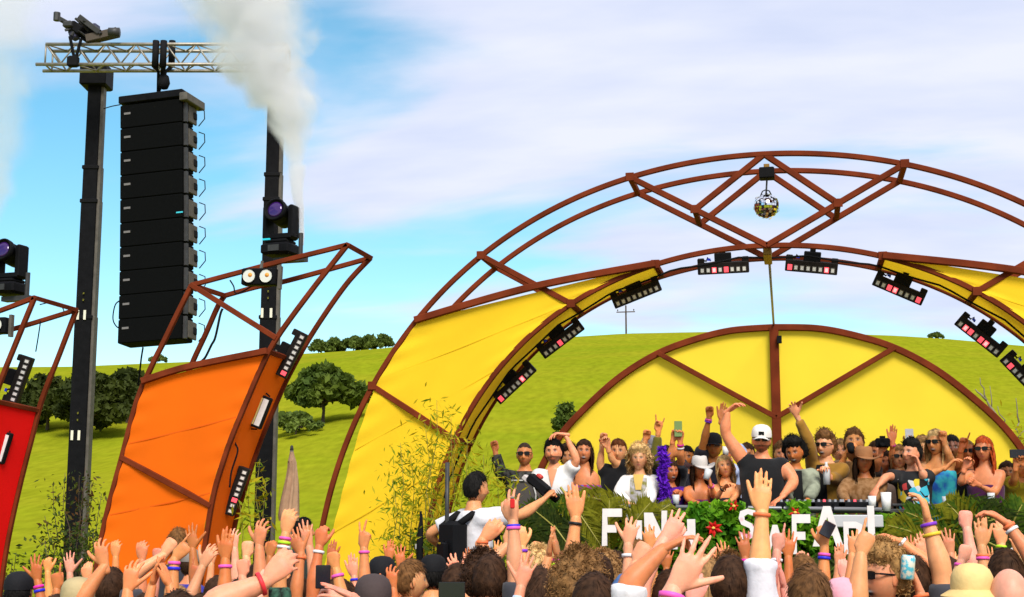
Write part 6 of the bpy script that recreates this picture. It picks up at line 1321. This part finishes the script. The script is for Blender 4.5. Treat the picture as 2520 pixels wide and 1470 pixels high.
crowd('small fist against the orange canvas', 9.4, [('R',(388,1384),(386,1340),'fist',dict(e=(375,1470)))], skin=PK)
crowd('brown haired head high in front of the orange canvas', 13.0, head=(438,1342), hair='messy', hairc=BRN, shirt=(.03,.03,.04))
crowd('hand pointing up right with pink and blue wristbands', 7.5, [('R',(430,1377),(487,1312),'point',dict(e=(421,1472),bands=[('pink',.02),('blue',.05)]))], skin=MD, shirt=(.012,.012,.014))
crowd('fist on a forearm slanting right in front of the orange canvas', 8.4, [('R',(404,1366),(424,1334),'fist',dict(e=(338,1408)))], skin=LT)
crowd('two clapping hands low left of the grey cap', 7.0, [('L',(374,1442),(394,1386),'flat',dict(e=(355,1530),palm=rt)),('R',(418,1442),(401,1388),'flat',dict(e=(440,1530),palm=lf))], skin=MD, shirt=(.012,.012,.014))
crowd('person in a grey cap behind the pointing hand', 12.0, head=(468,1390), hat='cap', hatc=(.22,.19,.17), shirt=(.03,.03,.25))
crowd('closed upright hand with a pink wristband in front of the orange wing leg', 7.3, [('R',(555,1378),(562,1295),'flat',dict(e=(552,1480),bands=[('pink',.035)],fat=1.1))], skin=TN, shirt=(.02,.03,.2))
crowd('hand with curled fingers left of the closed upright hand', 8.0, [('R',(498,1396),(530,1336),'claw',dict(e=(468,1470)))], skin=LT)
crowd('pale fist right of the closed upright hand', 8.5, [('L',(606,1372),(610,1320),'fist',dict(e=(612,1460)))], skin=PK)
crowd('clawed hand raised before the right tower', 7.8, [('R',(638,1345),(645,1280),'claw',dict(e=(642,1445),fat=1.1))], skin=MD, shirt=(.02,.02,.08))
crowd('low pale fist under the clawed hand', 7.6, [('L',(596,1420),(596,1376),'fist',dict(e=(610,1500)))], skin=PK)
crowd('near bare arm with a red bracelet crossing the lower edge', 5.2, [('R',(655,1432),(700,1392),'limp',dict(e=(545,1478),bands=[('red',.02)],fat=1.35))], skin=LT, shirt=(.3,.3,.32), sleeve='tank', h=1.6)
crowd('hand at the umbrella foot with lime and pink bands and dark floral sleeve', 8.0, [('R',(703,1315),(716,1268),'limp',dict(e=(688,1405),bands=[('lime',.05),('pink',.025),('white',.075)]))], skin=LT, shirtmat=FLOR, sleeve='tee', h=1.75)
crowd('dark haired man facing right at the foot of the yellow arch', 15.0, head=(746,1308), hair='short', hairc=BLK, face=R_(70), shirt=(.03,.05,.05), h=1.8)
crowd('pink spread hand at the foot of the yellow arch', 8.6, [('R',(762,1347),(750,1294),'open',dict(e=(775,1430)))], skin=PK)
crowd('hand with a white watch beside the arch leg', 8.0, [('L',(786,1346),(792,1288),'grip',dict(e=(772,1430),bands=[('white',.03)]))], skin=TN)
crowd('hand with an orange band left of the black phone', 8.2, [('L',(741,1364),(722,1322),'open',dict(e=(730,1445),bands=[('orange',.02)]))], skin=MD, shirt=(.02,.12,.08))
crowd('person holding up a black phone in front of the yellow canvas', 6.9, [('R',(838,1478),(806,1448),'grip',dict(e=(850,1560),palm=lf))], skin=PK)
crowd('fist with a pink wristband right of the black phone', 7.5, [('R',(828,1402),(814,1346),'fist',dict(e=(846,1490),bands=[('pink',.035)],fat=1.08))], skin=MD)
crowd('hand making a peace sign in front of the yellow canvas', 8.3, [('R',(896,1351),(899,1286),'peace',dict(e=(897,1450),bands=[('pink',.02)]))], skin=MD)
crowd('person in a black cap right of the peace sign', 8.8, head=(940,1424), hat='cap', hatc=(.008,.008,.009), hair='short', hairc=BLK, shirt=(.02,.02,.02))
crowd('person in a brown cap below the peace sign arm', 6.6, head=(918,1486), hat='cap', hatc=(.06,.042,.04), hair='short', shirt=(.06,.05,.05))
crowd('small flat hand against the lower yellow canvas', 10.5, [('R',(958,1380),(964,1334),'flat',dict(e=(955,1450)))], skin=TN)
crowd('short haired head turned right beside the black caps', 8.4, head=(1010,1432), hair='short', hairc=BRN, face=R_(60), skin=LT, shirt=(.3,.04,.05))
crowd('person in a black cap left of the cameraman', 9.4, head=(1066,1416), hat='cap', hatc=(.006,.006,.007), hair='short', hairc=BLK, shirt=(.012,.012,.012))
crowd('reddish curled hand below the cameraman', 8.0, [('L',(1132,1418),(1104,1370),'claw',dict(e=(1155,1490)))], skin=PK, shirt=(.7,.68,.68), sleeve='long')
crowd('dark haired head below the cameraman', 7.3, head=(1186,1432), hair='curly', hairc=DBR, shirt=(.02,.02,.02), dens=1.6)
crowd('person holding a dark phone sideways at the lower edge', 6.5, [('R',(1152,1480),(1132,1456),'grip',dict(e=(1170,1560),palm=lf))], skin=LT)
crowd('tall hand with blue and pink bands crossing the cameraman arm', 7.2, [('R',(1263,1286),(1256,1226),'pinch',dict(e=(1268,1392),bands=[('blue',.02),('pink',.03)]))], skin=LT, h=1.75)
crowd('gripping hand with a purple band behind the tall banded hand', 8.0, [('L',(1284,1348),(1278,1290),'grip',dict(e=(1290,1440),bands=[('purple',.02)]))], skin=LT)
crowd('clawed hand with pink and orange bands under the gripping hand', 8.2, [('R',(1290,1402),(1290,1338),'claw',dict(e=(1292,1490),bands=[('pink',.03),('orange',.055)]))], skin=MD)
crowd('relaxed hand with an orange band in front of the cameraman back', 7.5, [('L',(1187,1330),(1232,1268),'limp',dict(e=(1184,1425),bands=[('orange',.012)]))], skin=LT)
crowd('ringed hand with a pastel sleeve left of the clapping hands', 6.3, [('R',(1282,1446),(1302,1374),'open',dict(e=(1262,1540)))], skin=LT, shirtmat=PAST, sleeve='long')
crowd('clapping hands with pink and lime bands before the dark palms', 7.7, [('L',(1350,1372),(1359,1304),'flat',dict(e=(1328,1450),palm=rt)),('R',(1374,1372),(1364,1304),'flat',dict(e=(1362,1460),palm=lf,bands=[('pink',.02),('lime',.045)]))], skin=LT)
crowd('tall flat hand with a black wristband before the dark palms', 7.5, [('L',(1417,1276),(1406,1212),'flat',dict(e=(1404,1388),bands=[('black',.03)]))], skin=MD, h=1.78)
crowd('blond curly head below the clapping hands', 8.5, head=(1328,1412), hair='curly', hairc=BLO, shirt=(.3,.2,.1), dens=1.5)
crowd('dark haired head at the lower edge left of the big curls', 6.9, head=(1330,1474), hair='messy', hairc=DBR, shirt=(.02,.02,.02))
crowd('big mop of brown curls nearest the camera', 6.3, head=(1424,1452), hair='bigcurl', hairc=(.20,.10,.035), shirt=(.1,.05,.03), dens=2.0)
crowd('second head of golden curls behind the big brown curls', 7.6, head=(1482,1432), hair='curly', hairc=LBR, shirt=(.1,.05,.03), dens=1.6)
crowd('spread pink hand in front of the first sign letters', 7.1, [('R',(1546,1341),(1559,1275),'claw',dict(e=(1546,1440),bands=[('white',.055)]))], skin=PK, female=True, h=1.7)
crowd('dark brown head under the letter N', 11.0, head=(1573,1378), hair='messy', hairc=BRN)
crowd('dark brown head under the first letter F', 9.4, head=(1514,1405), hair='short', hairc=DBR)
crowd('big forearm slanting right to pinched fingers, white sleeve', 5.8, [('R',(1632,1352),(1694,1318),'pinch',dict(e=(1552,1432),fat=1.2,palm=dn,cuff=.56))], skin=MD, shirt=(.72,.70,.72), sleeve='rolled', h=1.7)
crowd('upper pinched hand behind the big forearm', 6.4, [('L',(1634,1330),(1668,1280),'pinch',dict(e=(1590,1410)))], skin=PK)
crowd('denim sleeved arm behind the big forearm', 6.3, [('R',(1566,1388),(1590,1340),'fist',dict(e=(1522,1466),cuff=.93))], skin=PK, shirtmat=DENIM, sleeve='long')
crowd('nearest blurred hand reaching up right with a pink wristband', 4.1, [('L',(1656,1452),(1748,1304),'open',dict(e=(1630,1590),bands=[('pink',.02)],palm=(0,.9,.4),hs=1.1,fat=1.1))], skin=PK, h=1.62)
crowd('light brown long haired head behind the nearest hand', 7.4, head=(1732,1428), hair='long', hairc=LBR, shirt=(.2,.15,.1), female=True)
crowd('low pink hand beside the nearest hand', 5.4, [('R',(1702,1490),(1730,1424),'limp',dict(e=(1690,1580)))], skin=PK)
crowd('curly brown head in denim under the pink flowered letter', 8.7, head=(1795,1424), hair='curly', hairc=BRN, shirtmat=DENIM, sleeve='long', dens=1.5)
crowd('brown open hand with a magenta band left of the tall arm', 8.2, [('L',(1834,1374),(1826,1308),'open',dict(e=(1837,1455),bands=[('magenta',.015)]))], skin=TN)
crowd('tallest raised arm with an orange band and rolled white sleeve', 6.5, [('R',(1875,1262),(1878,1192),'flat',dict(e=(1870,1398),bands=[('orange',.01)],fat=1.12,palm=awC,cuff=.6,hs=1.05))], skin=LT, shirt=(.75,.73,.77), sleeve='rolled', h=1.86)
crowd('hand with one finger up right of the tallest arm', 7.9, [('L',(1912,1357),(1917,1284),'point',dict(e=(1908,1450),bands=[('white',.05)]))], skin=PK)
crowd('tan open hand under the second letter F', 8.4, [('R',(1940,1372),(1947,1308),'open',dict(e=(1942,1455)))], skin=TN)
crowd('clapping pink hands low beside the white sleeve', 7.0, [('L',(1904,1448),(1912,1388),'flat',dict(e=(1885,1540),palm=rt)),('R',(1930,1448),(1920,1390),'flat',dict(e=(1950,1540),palm=lf))], skin=PK)
crowd('hand gripping a phone under the tall letter A', 8.0, [('R',(2029,1346),(2026,1296),'grip',dict(e=(2026,1445),bands=[('pink',.045),('blue',.065)]))], skin=MD)
crowd('curled hand in front of the letter R', 8.0, [('L',(2098,1366),(2106,1300),'claw',dict(e=(2092,1450)))], skin=MD)
crowd('thick arm with one finger up in front of the letters R and I', 6.2, [('R',(2119,1366),(2144,1300),'point',dict(e=(2108,1482),fat=1.2))], skin=LT, h=1.75)
crowd('dark brown head behind the man in sunglasses', 11.5, head=(2186,1366), hair='curly', hairc=BRN)
crowd('laughing man in sunglasses with blond curls holding up a can', 6.6, [('L',(2262,1452),(2238,1392),'grip',dict(e=(2288,1540),bands=[('orange',.03)],palm=lf))], head=(2172,1421), hair='curly', hairc=(.30,.16,.055), glasses=True, mouth=1, face=math.atan2(-.80,-.60), skin=LT, shirt=(.02,.02,.02), big=True, dens=1.3)
crowd('bent arm pointing left with a white band', 7.8, [('R',(2216,1334),(2176,1318),'limp',dict(e=(2284,1386),bands=[('white',.01)],palm=dn))], skin=MD, shirt=(.01,.01,.01))
crowd('black haired head right of the can', 8.5, head=(2300,1436), hair='long', hairc=DBR, shirt=(.01,.01,.01), female=True)
crowd('tall thick arm with purple and yellow bands', 6.9, [('R',(2284,1287),(2271,1214),'limp',dict(e=(2314,1388),bands=[('purple',.01),('yellow',.06)],fat=1.18,palm=lf))], skin=LT, h=1.85)
crowd('flat hand left of the tall thick arm', 9.0, [('L',(2270,1374),(2262,1318),'flat',dict(e=(2275,1450)))], skin=LT)
crowd('open hand right of the tall thick arm', 9.0, [('R',(2340,1364),(2331,1304),'open',dict(e=(2345,1440)))], skin=LT)
crowd('raised fist in front of the right palms', 8.4, [('R',(2380,1302),(2376,1254),'fist',dict(e=(2392,1385)))], skin=PK, h=1.74)
crowd('upright hand with orange and pink bands near the right edge', 7.8, [('L',(2416,1346),(2413,1284),'flat',dict(e=(2424,1436),bands=[('orange',.05),('pink',.065)]))], skin=LT)
crowd('fist with a pink band below the raised fist', 8.0, [('L',(2366,1382),(2382,1332),'fist',dict(e=(2342,1450),bands=[('pink',.03)]))], skin=PK)
crowd('person in a maroon cap in front of the right palms', 11.8, head=(2440,1362), hat='capback', hatc=(.22,.01,.04), shirt=(.2,.02,.05))
crowd('arm reaching left from the right edge with white and orange bands', 7.4, [('R',(2480,1291),(2432,1256),'limp',dict(e=(2522,1348),bands=[('orange',.01),('white',.035)],palm=dn))], skin=MD)
crowd('relaxed hand with lime and black bands near the right edge', 8.4, [('L',(2464,1342),(2456,1292),'limp',dict(e=(2462,1430),bands=[('lime',.01),('black',.03)]))], skin=LT)
crowd('person in a white cap at the right edge', 9.5, head=(2512,1398), hat='capback', hatc=(.72,.68,.62), shirt=(.3,.28,.25))
crowd('person in a pale yellow bucket hat at the lower right', 6.0, head=(2394,1470), hat='bucket', hatc=(.72,.50,.20), shirt=(.72,.50,.20))
crowd('pink shaved head in the lower right corner', 5.9, head=(2486,1472), hair=None, skin=PK, shirt=(.3,.2,.2))
crowd('light brown head near the right edge above the shaved head', 8.2, head=(2498,1432), hair='messy', hairc=LBR)
crowd('brown haired head at the lower edge below the second letter F', 6.0, head=(1992,1474), hair='short', hairc=(.12,.055,.02), shirt=(.1,.1,.1), dens=2.0)
crowd('dark brown head right of the clapping pink hands', 8.8, head=(1976,1424), hair='messy', hairc=BRN)
crowd('person in a pink cap at the lower edge', 6.2, head=(2076,1500), hat='capback', hatc=(.75,.35,.42), shirt=(.5,.2,.25))
crowd('small brown hand just right of the pointing hand', 9.2, [('L',(474,1352),(470,1312),'open',dict(e=(480,1430)))], skin=TN)
crowd('pale limp hand low in front of the dark floral sleeve', 7.0, [('R',(640,1462),(662,1410),'limp',dict(e=(620,1540)))], skin=PK)
crowd('flat pink hand lying over the lower edge beside the black phone', 6.3, [('L',(868,1470),(822,1446),'flat',dict(e=(915,1520),palm=dn))], skin=PK)
crowd('curled hand between the two black caps', 8.0, [('R',(968,1450),(962,1396),'claw',dict(e=(975,1530)))], skin=TN)
crowd('forearm leaning right below the orange banded hand', 7.9, [('R',(1250,1342),(1268,1290),'fist',dict(e=(1190,1402)))], skin=LT)
crowd('tan hand pressed against the letter N', 8.6, [('L',(1600,1352),(1594,1300),'claw',dict(e=(1606,1440)))], skin=MD)
crowd('small hand low between the letters S and A', 9.2, [('R',(1786,1390),(1780,1346),'open',dict(e=(1790,1460)))], skin=MD)
crowd('thin raised hand behind the phone hand under the tall letter A', 9.6, [('L',(2062,1392),(2066,1342),'flat',dict(e=(2058,1460)))], skin=LT)
crowd('small reddish hand left of the thick pointing arm', 9.0, [('R',(2076,1424),(2082,1380),'limp',dict(e=(2070,1490)))], skin=PK)
crowd('hand with a pink band rising under the raised fist', 9.0, [('L',(2310,1410),(2318,1362),'fist',dict(e=(2300,1480),bands=[('pink',.02)]))], skin=MD)
crowd('open hand between the maroon cap and the banded upright hand', 9.4, [('R',(2446,1402),(2436,1352),'open',dict(e=(2450,1480)))], skin=MD)
crowd('hand raised at the right picture edge below the reaching arm', 8.6, [('L',(2508,1368),(2500,1318),'claw',dict(e=(2514,1450)))], skin=LT)
crowd('slim hand with a blue band over the brown cap', 9.3, [('R',(872,1420),(868,1372),'flat',dict(e=(876,1490),bands=[('blue',.02)]))], skin=LT)
crowd('pale hand at the foot of the russet shrub', 9.6, [('L',(214,1430),(206,1384),'limp',dict(e=(220,1500)))], skin=LT)
crowd('pointing hand low in front of the orange canvas', 8.8, [('R',(476,1430),(486,1376),'point',dict(e=(470,1500)))], skin=TN)
ORD = ['first','second','third','fourth','fifth','sixth','seventh','eighth','ninth','tenth','eleventh','twelfth','thirteenth','fourteenth','fifteenth','sixteenth','seventeenth','eighteenth','nineteenth','twentieth','twenty first','twenty second']
FAR = [(118,1408),(172,1412),(285,1372),(350,1380),(520,1388),(578,1350),(664,1372),(705,1398),(812,1382),(985,1398),(1150,1402),(1222,1378),(1318,1366),(1390,1392),(1470,1396),(1640,1400),(1760,1402),(1862,1408),(1968,1392),(2150,1398),(2240,1372),(2350,1400)]
for i, (x, y) in enumerate(FAR):
    rg = random.Random(900+i); D = rg.uniform(9.3, 10.6); dx = rg.uniform(-16, 16)
    crowd(ORD[i] + ' from the left of the small far hands without wristbands', D, [(rg.choice('LR'), (x, y), (x+dx*.6, y-rg.uniform(46, 56)), rg.choice(['open','claw','flat','fist','limp','grip','open']), dict(e=(x-dx*.5, y+85)))], skin=rg.choice([LT, MD, TN, PK]), shirt=rg.choice([(.02,.02,.03),(.3,.05,.05),(.5,.5,.5),(.05,.1,.25)]), hair=rg.choice(['short','messy']), hairc=rg.choice([DBR, BRN, LBR]))
make_people()
phone('black phone held up in front of the yellow canvas', 795, 1420, 6.85, w=.074, h=.115, stage=False)
phone('dark phone held sideways at the lower edge below the cameraman', 1112, 1452, 6.45, w=.125, h=.075, stage=False)
phone('phone held up in front of the tall letter A', 2036, 1303, 7.95, w=.07, h=.09, rot=.5, stage=False, case=(.12,.05,.035))
ca = atd(2234, 1396, 6.50); T = thing('drink_can', 'pale blue and white drink can held up by the man in sunglasses', 'can', ca)
def canmat():
    m = bpy.data.materials.new('printed_can'); m.use_nodes = True; t = m.node_tree; b = t.nodes['Principled BSDF']; b.inputs['Roughness'].default_value = .3; b.inputs['Metallic'].default_value = .2; co = t.nodes.new('ShaderNodeTexCoord').outputs['Object']
    n = t.nodes.new('ShaderNodeTexNoise'); n.inputs['Scale'].default_value = 45; t.links.new(co, n.inputs['Vector']); r = t.nodes.new('ShaderNodeValToRGB'); t.links.new(n.outputs[0], r.inputs[0])
    e = r.color_ramp.elements; e[0].position = .42; e[0].color = (.10,.50,.62,1); e[1].position = .55; e[1].color = (.72,.72,.60,1); t.links.new(r.outputs[0], b.inputs['Base Color']); return m
Mc = Matrix.Translation(ca) @ Matrix.Rotation(R_(6), 4, 'Y'); G().lathe([(.026,-.058),(.032,-.050),(.033,.044),(.027,.056),(.025,.056),(.024,.052),(0,.052)], 20, Mc).build('can_body', canmat(), T, True); G().lathe([(.024,.053),(.024,.055),(0,.055)], 16, Mc).build('lid', ALU, T)
rl = atd(1261, 1240, 7.15); T = thing('lighter', 'small red lighter in the tall hand with blue and pink bands', 'lighter', rl); G().bbox(rl, (.024, .014, .05), .005).build('case', mat('red_plastic', (.6,.02,.02), .35), T); G().bbox(rl + V3(0,0,.031), (.02, .012, .012), .003).build('cap', ALU, T)
